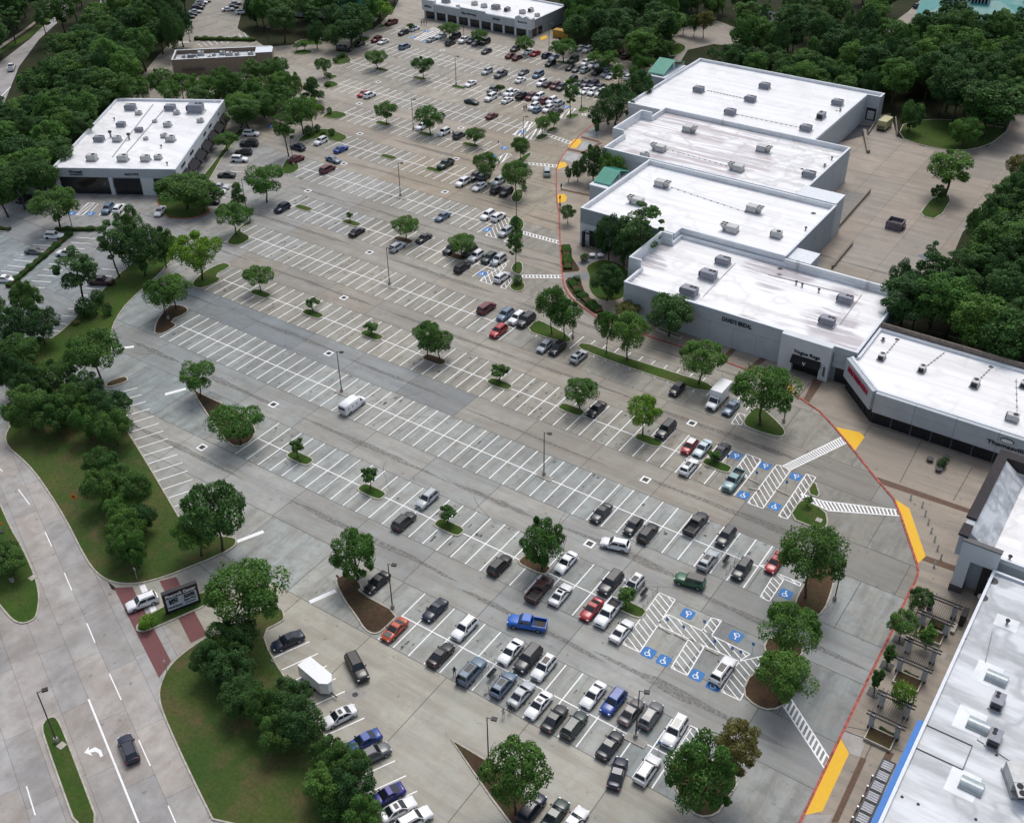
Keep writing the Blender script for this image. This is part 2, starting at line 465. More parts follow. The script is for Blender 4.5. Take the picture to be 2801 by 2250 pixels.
# the boulevard at lower left, cast in long lane panels
ROAD = [(-208.67,78.65),(-175.51,83.75),(-161.95,80.20),(-141.16,72.55),(-117.71,62.82),(-109.65,64.61),(-103.30,65.38),(-96.15,62.44),(-70.38,44.48),(-62.45,39.66),(-99.65,14.72)]
road = MB().sheet(ROAD, -.03).build('road', M['joint'])
tag(road, kind='structure')
rd = (Vector((-78.90,40.93))-Vector((-115.16,56.23))).normalized()          # along the lanes
rn = Vector((-rd.y, rd.x)); ro = Vector((-99.61,49.71))
lanes = [-40, -28, -18.6, -14.9, -11.2, -7.4, -3.7, 0, 3.9, 9, 20]
for i in range(len(lanes)-1):
    a, b = lanes[i], lanes[i+1]
    off = rnd.uniform(0, 12)
    for k in range(-10, 12):
        s0 = k*12.2 + off; s1 = s0+12.2
        p = ROAD
        for q in ((rn.x, rn.y, rn.dot(ro)+b-.018), (-rn.x, -rn.y, -(rn.dot(ro)+a+.018)), (rd.x, rd.y, rd.dot(ro)+s1-.018), (-rd.x, -rd.y, -(rd.dot(ro)+s0+.018))):
            p = clip(p, *q)
            if len(p) < 3: break
        if len(p) < 3 or abs(area(p)) < .5: continue
        t_ = 1+rnd.uniform(-.1, .08); w_ = rnd.uniform(-.03, .04)
        o = MB().sheet(p, -.008).build('concrete_panel', M['road'], road); o.color = (t_*(1+w_), t_, t_*(1-w_), 1)

far_road = ground_poly('far_road', [(-345.85,197.95),(-364.02,227.21),(-384.53,254.29),(-403.90,273.45),(-400.60,275.50),(-378.74,254.21),(-361.10,229.04),(-341.27,206.52),(-308.81,176.63),(-300.72,167.01)], M['road'], -.03, tint=(.95,.95,.97))
ground_poly('far_road', [(-321.67,205.02),(-338.21,226.17),(-356.91,250.09),(-391.53,281.14),(-387.42,283.70),(-345.24,243.93),(-334.34,228.62),(-311.54,207.42),(-297.09,190.04),(-287.23,173.46)], M['road'], -.03, tint=(.95,.95,.97))
ground_poly('far_path', [(-361.50,211.47),(-375.72,235.71),(-385.35,250.07),(-404.24,269.16),(-405.88,268.14),(-385.57,248.11),(-376.84,235.00),(-364.99,213.89)], M['plaza'], -.025)
court = MB().sheet([(-90,310),(-84,320),(-76.37,303.21),(-68.39,300.13),(-59.11,301.61),(-53.36,309.78),(-51.72,322.15),(-54.34,344.90),(-57.91,359.57),(-53.02,370.31),(-39.74,311.62),(-42.99,290.91),(-41.95,271.85),(-44.27,253.29),(-41.71,231.21),(-44.97,216.43),(-48.55,211.67),(-46,200),(-90,200)], -.02).build('service_court', M['joint'])
tag(court, kind='structure')
cpoly = [(-90,310),(-84,320),(-76.37,303.21),(-68.39,300.13),(-59.11,301.61),(-53.36,309.78),(-51.72,322.15),(-54.34,344.90),(-57.91,359.57),(-53.02,370.31),(-39.74,311.62),(-42.99,290.91),(-41.95,271.85),(-44.27,253.29),(-41.71,231.21),(-44.97,216.43),(-48.55,211.67),(-46,200),(-90,200)]
for i in range(12):
    for k in range(14):
        x0, y0 = -92+i*9.2, 196+k*13
        p = clip_rect(cpoly, x0+.03, x0+9.17, y0+.03, y0+12.97)
        if len(p) < 3 or abs(area(p)) < 1: continue
        b = 1+rnd.uniform(-.08, .08); w_ = rnd.uniform(-.02, .06) if i < 6 else rnd.uniform(-.06, 0)
        o = MB().sheet(p, 0).build('concrete_slab', M['court'], court); o.color = (b*(1+w_), b, b*(1-w_), 1)
ground_poly('back_drive', [(-174.97,355.92),(-175.09,361.67),(-168.67,371.63),(-155.06,368.44),(-149.45,367.08),(-145.68,353.76),(-156.27,351.70),(-160.94,341.10),(-157.30,328.68),(-159.95,327.00),(-163.47,342.54),(-171.80,349.81)], M['court'], -.03)
ground_poly('back_path', [(-169.31,372.94),(-167.68,377.44),(-156.83,372.29),(-155.48,367.36)], M['court'], -.026)
ground_poly('turning_circle', [(-155.02,378.49),(-157.19,387.51),(-158.19,399.46),(-155.21,399.50),(-150.18,395.43),(-145.75,386.01),(-144.80,377.36),(-145.96,371.70),(-148.82,370.72)], M['asphalt'], -.03, smooth=2)
ground_poly('side_walk', [(-150.10,391.95),(-149.45,395.90),(-140.64,382.46),(-140.01,368.22),(-144.88,365.15),(-145.98,367.65),(-141.78,370.30),(-142.43,381.34)], M['plaza'], -.025)
ground_poly('far_lot', [(-112.94,390.04),(-112.29,424.52),(-113.56,450.09),(-104.70,455.61),(-100.98,426.23),(-91.57,409.98),(-104.08,386.14)], M['court'], -.03)
ground_poly('far_drive', [(-260.01,307.55),(-261.44,320.47),(-251.24,313.06),(-281.18,370.67),(-291.14,364.49)], M['court'], -.027)

# kerbed planting islands and verges
def island(name, poly, mat, it=1, kerb='kerb', w=.24, h=.14, top=None):
    poly = ccw(chaikin(poly, it)) if it else ccw(poly)
    o = MB().sheet(offset(poly, w*.9), h-.02 if top is None else top).build(name, mat)
    tag(o, kind='structure')
    MB().ring(poly, offset(poly, w), -.02, h).build('kerb', M[kerb], o)
    return o
def bed(c, mat='grass', L=5.3, W=2.5):
    u, v = c
    p = [(u-L/2,v-W/2),(u+L/2,v-W/2),(u+L/2,v+W/2),(u-L/2,v+W/2)]
    return island('planting_island', chaikin(p, 2, .18), M[mat], 0)
for c in ((-147.91,140.23),(-131.83,140.51),(-99.80,140.37),(-185.36,177.49),(-169.70,177.67),(-67.55,140.43),(-54.33,140.64),(-116.01,102.31),(-99.56,102.28),(-83.34,102.31),(-236.11,269.18),(-220.53,269.21),(-204.89,269.29),(-189.54,232.79),(-174.13,233.29),(-187.99,214.19),(-172.16,214.07),(-50.49,102.80),(-189.72,307.02),(-83.92,140.78),(-163.39,140.39),(-205.21,232.56)): bed(c)
for c in ((-115.51,140.28),(-153.25,177.41),(-137.60,177.59),(-67.08,102.64)): bed(c, 'mulch')
G, D_, U_ = M['grass'], M['dry_grass'], M['mulch']
island('planting_island', [(-179.82,135.38),(-181.55,140.15),(-181.38,145.80),(-179.14,146.43),(-177.81,145.26),(-178.01,140.80),(-174.93,140.39),(-175.48,134.89),(-177.93,134.18)], G)
island('planting_island', [(-170.63,116.78),(-173.30,119.57),(-175.47,123.40),(-176.31,126.44),(-173.83,127.57),(-171.49,127.19),(-170.51,125.57),(-171.15,121.55),(-168.35,121.49),(-168.16,117.00),(-169.86,116.27)], U_)
island('planting_island', [(-149.61,107.03),(-144.60,106.51),(-135.19,106.61),(-128.93,104.89),(-126.36,101.13),(-127.43,98.10),(-131.19,98.61)], U_)
island('planting_island', [(-90.51,82.74),(-90.77,83.85),(-89.75,85.71),(-85.98,84.38),(-86.08,83.26),(-77.92,83.13),(-77.87,80.19),(-77.99,78.45),(-78.80,77.69),(-80.45,77.78),(-83.24,79.16),(-86.64,80.52)], U_)
island('planting_island', [(-58.46,69.42),(-52.49,69.45),(-48.83,69.22),(-43.88,66.90),(-42.22,63.34),(-44.89,63.44),(-49.07,65.12)], U_, 0)
island('verge', [(-96.37,68.02),(-97.45,65.78),(-98.67,63.46),(-99.04,59.32),(-98.60,56.76),(-97.13,54.19),(-95.66,52.71),(-93.38,51.34),(-87.64,48.72),(-80.55,45.71),(-73.86,42.99),(-56.91,54.53),(-60.24,56.03),(-63.47,57.34),(-70.92,60.33),(-74.55,61.56),(-80.51,63.79),(-88.18,66.82),(-92.31,69.34),(-91.25,72.41),(-91.62,73.30),(-93.50,74.50),(-95.87,72.93)], D_)
island('verge', [(-165.44,77.59),(-161.90,75.72),(-157.67,75.15),(-152.17,74.07),(-144.34,71.63),(-136.19,68.76),(-128.62,65.67),(-123.89,64.00),(-120.80,63.55),(-118.60,63.79),(-116.62,64.65),(-114.69,66.23),(-112.75,69.21),(-111.28,72.68),(-109.78,76.22),(-108.88,79.42),(-109.26,80.82),(-110.60,81.60),(-114.32,79.47),(-119.39,78.91),(-129.79,83.42),(-139.38,87.50),(-149.67,91.78),(-160.44,97.65),(-168.97,94.93),(-175.98,84.59),(-167.29,80.26)], D_)
island('verge', [(-202.43,149.58),(-197.84,148.82),(-192.51,142.58),(-187.82,131.46),(-184.91,122.04),(-181.43,115.98),(-178.00,111.95),(-174.30,108.87),(-171.15,106.66),(-171.08,105.13),(-173.59,99.61),(-175.38,95.65),(-177.78,90.60),(-181.81,85.52),(-195.96,95.22),(-187.59,102.79),(-186.15,103.73),(-189.24,112.04),(-196.91,129.02),(-197.89,133.55),(-202.37,142.59)], G)
island('planting_island', [(-163.89,98.75),(-162.72,102.37),(-161.28,102.43),(-160.38,101.45),(-162.02,97.80)], U_)
island('planting_island', [(-187.85,153.48),(-189.63,157.50),(-191.67,163.05),(-191.24,165.04),(-189.63,164.37),(-190.29,159.72),(-184.26,158.90),(-183.79,154.15),(-186.10,152.94)], G)
island('planting_island', [(-207.13,191.55),(-211.92,199.99),(-203.38,196.32),(-202.14,190.87),(-205.09,189.89)], G)
island('planting_island', [(-217.25,208.71),(-219.28,214.81),(-217.84,220.28),(-212.67,220.66),(-206.49,219.28),(-205.84,214.48),(-210.44,214.12),(-214.47,212.58),(-215.51,208.80)], G)
island('planting_island', [(-224.42,226.48),(-225.39,232.83),(-218.35,232.89),(-218.21,227.95),(-221.34,226.74)], G)
island('planting_island', [(-244.38,250.07),(-242.88,252.35),(-237.84,250.94),(-238.46,245.75),(-240.62,245.92)], G)
island('planting_island', [(-247.26,254.95),(-246.40,256.86),(-243.66,256.96),(-243.70,251.57)], G)
island('planting_island', [(-253.51,264.22),(-258.04,272.29),(-256.90,275.25),(-249.47,270.37),(-250.58,265.65)], G)
island('planting_island', [(-261.62,282.19),(-264.46,288.28),(-264.83,293.20),(-261.24,293.51),(-259.74,290.13),(-260.57,282.54)], G)
island('verge', [(-267.24,301.28),(-268.40,307.35),(-266.65,309.31),(-264.70,306.26)], G)
island('verge', [(-280.54,273.39),(-280.74,279.63),(-275.62,282.05),(-270.00,279.25),(-272.80,275.92)], M['grass'])
island('planting_island', [(-273.23,265.69),(-273.49,270.08),(-270.69,271.84),(-267.46,270.54),(-267.33,267.61),(-270.86,264.94)], G)
island('verge', [(-106.50,159.20),(-107.06,164.32),(-104.51,164.27),(-96.85,162.43),(-96.10,159.83),(-101.03,159.30)], G)
island('verge', [(-94.51,159.54),(-94.47,162.24),(-85.87,161.94),(-72.89,162.34),(-64.88,162.73),(-65.17,159.23),(-76.19,158.80),(-89.60,158.97)], G)
island('planting_island', [(-55.83,153.90),(-56.29,157.77),(-55.64,161.36),(-49.21,157.39),(-47.80,155.55),(-48.38,153.82),(-53.04,153.37)], G)
island('planting_island', [(-38.80,141.89),(-38.99,146.59),(-35.93,141.97)], G, 1)
island('planting_island', [(-38.82,134.62),(-38.99,139.54),(-38.16,140.31),(-34.34,139.69),(-32.92,137.14),(-32.75,135.81),(-33.25,134.80),(-34.11,134.47)], G, 1)
island('planting_island', [(-30.59,115.74),(-31.31,126.37),(-30.37,128.89),(-28.77,128.21),(-27.64,126.62),(-26.74,122.38),(-26.20,118.08),(-27.12,115.33),(-29.12,114.85)], U_)
island('planting_island', [(-30.12,97.46),(-30.53,101.46),(-27.93,105.24),(-24.25,105.14),(-23.97,99.43),(-25.36,96.80),(-27.66,96.30)], U_)
island('planting_island', [(-31.46,107.63),(-30.03,110.21),(-26.64,111.05),(-25.50,107.89),(-27.21,105.21),(-29.48,104.73)], U_)
island('planting_island', [(-33.63,82.07),(-31.24,79.43),(-28.61,77.52),(-26.36,76.88),(-24.59,78.47),(-24.49,80.68),(-24.27,84.92),(-27.73,86.44)], U_)
island('median', [(-104.85,40.64),(-105.51,41.88),(-105.05,42.85),(-104.18,42.95),(-101.89,42.16),(-95.54,39.50),(-85.64,35.29),(-88.29,33.52),(-95.49,36.56),(-101.62,39.17)], G)
island('median', [(-152.97,66.67),(-150.27,66.05),(-142.43,62.90),(-137.31,61.23),(-132.08,59.19),(-128.19,57.42),(-125.31,55.72),(-123.02,53.72),(-122.05,52.50),(-122.52,51.00),(-123.93,50.40),(-126.20,50.59),(-131.32,51.73)], G)
island('planting_island', [(-108.16,59.35),(-108.88,60.40),(-108.65,64.00),(-107.54,66.93),(-105.60,70.36),(-104.25,70.90),(-103.18,70.12),(-103.01,68.42),(-104.65,64.35),(-106.45,59.87),(-107.37,59.23)], G)
island('verge', [(-223.17,162.39),(-217.95,164.91),(-212.67,172.64),(-208.44,165.03),(-203.56,164.08),(-203.27,160.25),(-205.63,156.98),(-210.97,154.47)], G, 1, 'red_kerb')
island('verge', [(-240.15,145.35),(-238.42,149.84),(-234.88,147.10),(-232.51,142.76),(-238.04,143.41)], U_)
island('verge', [(-213.07,168.92),(-218.83,172.17),(-226.96,187.38),(-237.85,205.08),(-235.97,208.46),(-228.45,192.35),(-216.20,173.87)], G, 1)
island('verge', [(-243.75,129.30),(-240.61,129.78),(-236.93,129.85),(-237.07,128.62),(-239.72,126.52)], G)
island('verge', [(-268.42,145.59),(-260.63,145.20),(-252.68,144.19),(-250.22,140.66),(-250.73,136.16),(-251.54,133.99)], G)
island('verge', [(-76.37,303.21),(-78.44,315.85),(-68.93,324.16),(-56.51,325.50),(-51.51,326.54),(-51.77,321.07),(-53.32,309.61),(-59.04,301.36),(-68.34,299.96)], G)
island('planting_island', [(-55.74,256.57),(-56.18,262.68),(-55.92,269.59),(-51.88,273.04),(-50.76,256.29)], G, 1)
island('verge', [(-168.63,345.48),(-165.25,346.04),(-161.52,342.25),(-160.77,333.74),(-163.56,330.51)], G)
island('verge', [(-145.13,369.80),(-145.08,378.01),(-142.78,381.12),(-140.36,368.00),(-144.34,363.91)], G)
island('planting_island', [(-162.66,271.11),(-163.52,275.25),(-161.15,276.17),(-159.98,274.57),(-160.41,270.82)], G)
island('planting_island', [(-162.84,264.70),(-163.73,268.12),(-161.30,270.25),(-159.85,268.88),(-160.28,265.21)], G)
island('planting_island', [(-161.33,246.13),(-162.23,250.29),(-160.23,251.57),(-159.23,250.63),(-159.02,246.58)], G)
island('planting_island', [(-161.82,252.15),(-162.30,256.71),(-160.18,257.52),(-159.59,256.27),(-160.15,252.69)], G)
island('planting_island', [(-161.69,284.85),(-162.56,289.24),(-161.83,295.38),(-160.68,294.84),(-160.17,289.51),(-160.04,284.92)], G)
island('planting_island', [(-162.49,303.39),(-162.44,308.76),(-161.56,312.71),(-160.52,312.00),(-160.44,306.69),(-161.52,302.43)], U_)
island('planting_island', [(-136.20,195.55),(-139.21,202.53),(-137.36,202.93),(-134.72,201.50),(-132.42,197.63),(-132.38,195.02),(-134.82,194.56)], G)
island('planting_island', [(-123.73,178.80),(-125.20,182.89),(-123.61,183.93),(-120.88,180.32),(-120.54,177.90)], G)
island('planting_island', [(-119.51,172.15),(-120.35,174.79),(-118.67,176.53),(-116.82,175.18),(-115.94,172.91),(-117.08,171.36)], G)
island('planting_island', [(-156.56,226.92),(-157.55,232.98),(-157.37,238.00),(-155.77,237.06),(-154.66,230.99),(-155.04,226.96)], G)
island('planting_island', [(-144.38,209.07),(-146.98,215.04),(-145.58,216.81),(-142.80,213.46),(-141.39,208.93)], G)
island('planting_island', [(-157.53,214.38),(-154.44,215.93),(-153.46,213.47),(-156.75,212.23)], G)
ground_poly('grass_strip', [(-358.07,209.09),(-365.22,228.08),(-381.85,252.27),(-389.19,258.90),(-381.37,247.11),(-372.33,233.24),(-360.35,210.67)], G, -.02)
ground_poly('grass_patch', [(-307.98,208.35),(-302.75,211.67),(-288.66,200.27),(-292.81,196.40)], G, -.02)
ground_poly('lawn', [(-44.61,313.40),(-39.74,311.62),(-37.06,275.01),(-43.26,260.76),(-45.00,261.96),(-41.81,271.29)], D_, -.015)

# pedestrian pavement with a red painted kerb
KERB = [(-153.20,273.13),(-153.07,265.36),(-151.92,255.84),(-149.83,246.35),(-147.28,237.65),(-144.91,232.08),(-139.42,223.41),(-133.93,215.00),(-130.09,210.02),(-121.79,197.10),(-113.41,184.52),(-109.52,179.30),(-106.10,176.24),(-102.87,174.40),(-96.71,171.95),(-89.81,171.34),(-83.14,171.29),(-68.59,171.30),(-61.29,170.80),(-55.84,169.73),(-51.72,168.17),(-45.37,165.39),(-41.47,162.28),(-35.94,157.37),(-30.48,152.33),(-26.07,148.56),(-23.71,144.97),(-20.71,139.84),(-18.10,135.44),(-17.42,133.86),(-17.13,131.76),(-17.16,129.04),(-17.01,123.91),(-16.77,120.00),(-16.60,108.61),(-16.31,97.69),(-15.92,84.40),(-15.79,81.10)]
PLAZA = KERB + [(-9,72),(-5,100),(-5,134),(-8,172),(-34,174),(-42,180),(-90,184),(-90,200),(-112,204),(-113,228),(-126,236),(-126,262),(-138,266)]
plaza = MB().prism(PLAZA, -.02, .12).build('pavement', M['plaza']); tag(plaza, kind='structure')
plaza.color = (1, 1, 1, 1)
kb = MB()
for a, b in zip(KERB, KERB[1:]): kb.obox(a, b, .34, -.02, .135)
kb.build('red_kerb', M['red_kerb'], plaza)
def on_plaza(name, poly, mat, z=.126, tint=None):
    o = MB().sheet(poly, z).build(name, M[mat], plaza)
    if tint: o.color = (*tint, 1)
    return o
def ramp(poly):
    MB().prism(poly, .02, .128).build('kerb_ramp', M['yellow_paint'], plaza)
for p in ([(-16.31,97.69),(-14.47,95.93),(-14.21,86.23),(-15.92,84.40)],[(-26.07,148.56),(-23.14,147.45),(-17.57,137.86),(-18.10,135.44)],[(-41.47,162.28),(-37.05,163.14),(-35.94,162.31),(-35.97,157.34)],[(-55.06,170.73),(-54.24,170.78),(-52.41,169.84),(-51.72,168.17)],
          [(-150.33,246.53),(-151.87,252.20),(-150.60,253.33),(-148.99,251.98),(-147.94,247.06)],[(-144.82,232.14),(-146.91,236.45),(-145.21,237.07),(-143.54,235.30),(-144.24,232.51)],[(-136.19,218.58),(-134.85,219.87),(-133.09,218.47),(-132.17,216.14),(-133.36,214.38)]):
    ramp([lerp(q, (sum(a[0] for a in p)/len(p), sum(a[1] for a in p)/len(p)), -.02) for q in p])
for p in ([(-30.48,152.33),(-30.06,152.61),(-14.16,152.87),(-14.21,151.67),(-28.63,151.10)],[(-17.58,137.91),(-13.02,138.19),(-8.28,138.40),(-8.33,137.24),(-12.98,136.81),(-17.82,136.58)],[(-50.35,174.79),(-48.57,175.72),(-48.13,166.83),(-49.39,167.37)],
          [(-56.92,175.16),(-55.52,175.33),(-55.57,171.36),(-56.65,171.62)],[(-68.11,176.31),(-67.12,176.96),(-67.05,171.29),(-68.40,171.43)],[(-61.91,176.72),(-60.58,176.56),(-61.37,170.99),(-62.50,171.00)],[(-137.21,222.21),(-129.07,223.18),(-128.77,222.10),(-136.76,221.20)],[(-149.88,245.81),(-143.66,246.32),(-143.43,244.99),(-149.63,244.47)],
          [(-13.05,96.34),(-12.30,96.41),(-12.04,85.68),(-12.76,85.20)],[(-10.58,99.08),(-9.70,99.23),(-10.02,87.04),(-10.97,86.40)],[(-145.23,244.82),(-144.57,254.30),(-143.57,253.92),(-144.17,244.02)],[(-151.04,255.35),(-145.01,255.05),(-144.63,253.75),(-150.63,254.04)]):
    on_plaza('paver_band', p, 'brown_paver')
for p in ([(-148.94,252.53),(-143.88,252.49),(-143.51,246.71),(-146.95,246.69)],[(-149.32,243.67),(-143.87,243.53),(-143.59,238.11),(-147.79,238.77)],[(-151.21,256.29),(-151.42,262.58),(-148.02,261.52),(-146.11,256.94)],[(-144.35,242.44),(-141.90,244.02),(-139.54,240.71),(-140.60,238.13)]):
    on_plaza('concrete_panel', p, 'road', .1235, (1.0, 1.06, 1.1))
for p in ([(-16.27,99.08),(-13.36,99.89),(-13.18,96.26),(-14.38,96.11),(-16.12,97.82)],[(-15.53,84.56),(-12.98,86.37),(-13.07,84.84),(-15.45,83.24)],[(-9.69,96.44),(-8.63,96.93),(-8.58,88.82),(-9.30,87.51)]):
    on_plaza('concrete_panel', p, 'road', .1235, (1.05, 1.05, 1.05))
on_plaza('concrete_panel', [(-10.30,119.99),(-8.93,119.85),(-9.02,118.48),(-10.18,118.49)], 'road', .1235, (1.1, 1.05, .95))
pj = MB()                                                       # pavement joints
for a, b in (((-36.13,166.44),(-36.05,157.09)),((-27.17,166.63),(-26.59,153.20)),((-17.62,164.10),(-17.79,153.50)),((-36.13,166.44),(-14.08,168.00)),((-10.16,102.03),(-16.54,99.81)),((-7.87,100.23),(-16.27,99.08)),((-50.39,176.72),(-50.49,168.04)),((-122.23,197.54),(-116.74,198.21)),((-138.77,223.83),(-129.77,226.15)),((-9.70,99.23),(-10.50,86.72)),((-12.54,99.32),(-12.40,85.44))):
    pj.obox(a, b, .12, .122, .1235)
pj.build('pavement_joint', M['joint'], plaza)['kind'] = 'stuff'

# the small garden beside the pavement
gd = [(-120.54,195.38),(-118.56,196.67),(-114.96,191.61),(-110.53,187.73),(-110.28,186.56),(-113.01,184.13)]
on_plaza('planting_bed', [lerp(q, gd[0], .02) for q in gd], 'mulch', .13)
on_plaza('planting_bed', chaikin([(-111.51,182.49),(-108.70,184.97),(-106.24,181.44),(-102.00,177.39),(-97.04,175.23),(-96.73,172.23),(-102.45,174.68),(-107.54,178.08)], 1), 'mulch', .13)
on_plaza('garden_lawn', chaikin([(-110.24,189.58),(-109.58,193.74),(-107.08,195.37),(-102.68,194.17),(-99.28,191.10),(-96.12,183.06),(-97.12,179.66),(-100.50,178.36),(-104.50,181.31),(-107.20,186.59)], 2), 'grass', .131)
on_plaza('garden_path', chaikin([(-112.31,183.27),(-110.59,186.03),(-107.10,187.97),(-106.37,185.19),(-108.57,183.75),(-111.51,182.49)], 1), 'road', .129, (.6, .66, .72))
on_plaza('garden_path', chaikin([(-112.78,189.62),(-111.69,193.05),(-111.51,195.94),(-112.25,198.27),(-110.10,198.96),(-108.40,196.57),(-110.03,193.45),(-110.39,189.82),(-111.22,188.61)], 1), 'road', .1285, (.6, .66, .72))

# ---------------------------------------------------------------- painted markings
def strip(mb, a, b, w=.19, z=.012): mb.obox(a, b, w, z-.008, z)
def mark(name, mb, mat='white_paint', parent=None): return mb.build(name, M[mat], parent or lot)
ST = 2.743
EXT = []
def stall_row(v, uA, uB, lo=True, hi=True, skip=(), centre=True, L=5.5):
    if centre: EXT.append((v, uA, uB))
    n = max(1, round((uB-uA)/ST)); mb = MB()
    for i in range(n+1):
        u = uA+(uB-uA)*i/n
        if any(a < u < b for a, b in skip): continue
        strip(mb, (u, v-(L if lo else 0)), (u, v+(L if hi else 0)))
    if centre: strip(mb, (uA, v), (uB, v), .19, .016)
    mark('stall_lines', mb)
R1, R2, R3_, R4_, R5_, R6_, R7, R8, R9, R10, R11, R12 = ROWS
def U(p): return p[0]
stall_row(R1, U((-77.46,76.75)), U((-33.07,76.64)))
stall_row(R2, U((-126.39,102.27)), U((-53.92,102.26)))
stall_row(R3_, U((-167.88,121.39)), U((-38.20,121.79)))
stall_row(R4_, U((-174.89,140.54)), U((-48.46,134.48)))
stall_row(R5_, U((-188.34,161.19)), U((-108.98,159.37)))
stall_row(R5_+5.2, U((-103.47,153.14)), U((-56.90,157.82)), lo=True, hi=False, centre=False)
stall_row(R6_, U((-191.05,174.26)), U((-126.47,171.44)))
stall_row(R7, U((-202.83,196.20)), U((-140.87,189.88)))
stall_row(R8, U((-212.02,208.46)), U((-149.88,213.17)))
stall_row(R9, U((-220.70,232.89)), U((-167.85,232.77)))
stall_row(R10, U((-238.74,251.68)), U((-168.52,246.26)))
stall_row(R11, U((-250.01,268.59)), U((-169.11,274.07)))
stall_row(R12, U((-258.70,287.94)), U((-163.09,294.58)))
stall_row(R12+18.3, U((-260.95,301.06)), U((-166.29,311.76)))
# oil drips in the bays, drainage stains and sealed cracks along the aisles
rs = random.Random(21); oil, seep, crack = MB(), MB(), MB()
def blob(mb, u, v, a, b, z, n=9):
    k = [rs.uniform(.65, 1.2) for _ in range(n)]
    mb.sheet([(u+a*k[i]*math.cos(6.283*i/n), v+b*k[i]*math.sin(6.283*i/n)) for i in range(n)], z)
for r_, uA, uB in EXT[:11]:
    u = uA-1.37
    while u < uB-2:
        u += 2.743
        for side in (-1, 1):
            if rs.random() < .42:
                for _ in range(rs.choice((1, 1, 2, 4))): blob(oil, u+rs.uniform(-.9, .9), r_+side*rs.uniform(.8, 5.2), rs.uniform(.06, .38)**1.2, rs.uniform(.1, .6), .005)
for a, b in zip(ROWS[:9], ROWS[1:9]):
    vm, u = (a+b)/2, -195
    while u < -30:
        L_, n = rs.uniform(14, 40), 12; up, dn = [], []; y = vm+rs.uniform(-.6, .6); w = rs.uniform(.3, .9)
        for k in range(n+1):
            y += rs.uniform(-.12, .12); q = w*math.sin(math.pi*k/n)**.6*rs.uniform(.5, 1.2)+.02
            up.append((u+L_*k/n, y+q)); dn.append((u+L_*k/n, y-q*rs.uniform(.6, 1.1)))
        for k in range(n): seep.sheet([dn[k], dn[k+1], up[k+1], up[k]], .006)
        u += L_*rs.uniform(.8, 1.3)
for _ in range(46):
    u, v, an = rs.uniform(-185, -30), rs.uniform(60, 230), rs.choice([0, 0, 1.57, .4, 2.7])
    for k in range(rs.randint(4, 12)):
        an += rs.uniform(-.35, .35); q = (u+math.cos(an)*1.3, v+math.sin(an)*1.3)
        if inside(q, LOT): crack.obox((u, v), q, .07, .001, .007)
        u, v = q
for nm, mb_, mt in (('oil_stains', oil, 'oil'), ('drainage_stains', seep, 'seep'), ('sealed_cracks', crack, 'joint')):
    mb_.build(nm, M[mt], lot)['kind'] = 'stuff'

def stall_fan(a0, a1, b0, b1, n):                               # n+1 stall lines between line a0-a1 and line b0-b1
    mb = MB()
    for i in range(n+1): strip(mb, lerp(a0, b0, i/n), lerp(a1, b1, i/n))
    mark('stall_lines', mb)
stall_fan((-159.97,95.73), (-157.35,101.21), (-121.94,80.19), (-119.87,84.52), 15)
stall_fan((-87.59,66.69), (-85.44,71.72), (-57.34,54.82), (-54.66,59.87), 12)
stall_fan((-226.78,130.19), (-221.92,132.61), (-219.83,113.10), (-214.63,114.97), 7)
stall_fan((-220.25,135.76), (-215.87,137.86), (-209.64,114.01), (-205.55,116.05), 9)
stall_fan((-202.02,128.83), (-198.59,130.39), (-189.43,105.32), (-187.25,106.18), 9)
stall_fan((-211.21,168.41), (-206.31,171.15), (-227.02,197.30), (-223.60,198.99), 8)
stall_fan((-230.41,143.64), (-233.78,149.89), (-220.50,149.49), (-223.13,154.29), 4)
stall_fan((-304.29,273.82), (-296.76,268.74), (-309.24,256.09), (-304.79,254.19), 9)
def hatch(poly, ang, sp=.95, w=.16, edge=True):
    poly = ccw(poly); mb = MB()
    nx, ny = math.cos(R(ang)), math.sin(R(ang))
    ds = [nx*x+ny*y for x, y in poly]
    c = min(ds)+.3
    while c < max(ds):
        p = clip(clip(poly, nx, ny, c+w), -nx, -ny, -c)
        if len(p) > 2 and abs(area(p)) > .01: mb.prism(p, .002, .013)
        c += sp
    if edge:
        for i in range(len(poly)): strip(mb, poly[i], poly[(i+1) % len(poly)], .16, .017)
    mark('hatched_aisle', mb)
hatch([(-51.38,146.37),(-48.66,146.37),(-48.46,140.64),(-51.13,141.19)], 45)
hatch([(-45.78,134.44),(-43.14,134.51),(-43.24,146.52),(-44.83,146.72),(-45.82,146.46)], 45)
hatch([(-40.28,134.18),(-38.79,134.29),(-38.92,146.95),(-40.60,146.91)], 45)
hatch([(-48.25,108.09),(-45.59,108.14),(-45.06,96.19),(-47.85,96.19)], 60)
hatch([(-45.18,104.88),(-39.52,104.72),(-31.94,104.52),(-32.71,102.44),(-45.42,102.19)], 60)
hatch([(-40.40,102.31),(-37.92,102.22),(-37.57,96.14),(-40.05,96.14)], 60)
hatch([(-39.50,107.81),(-38.04,108.13),(-38.00,104.70),(-39.54,104.77)], 60)
hatch([(-32.67,102.42),(-30.21,105.28),(-29.68,96.21),(-32.47,96.18)], 60)
hatch([(-35.31,115.65),(-33.79,115.57),(-33.84,121.28),(-35.50,121.56)], 60)
hatch([(-35.55,121.68),(-31.35,121.71),(-31.26,121.02),(-33.99,121.18)], 60)
hatch([(-38.20,121.79),(-35.50,121.56),(-35.48,122.19),(-37.40,122.33)], 60)
hatch([(-33.42,88.78),(-31.37,88.82),(-29.99,88.79),(-30.80,85.58),(-33.13,83.14)], 60)
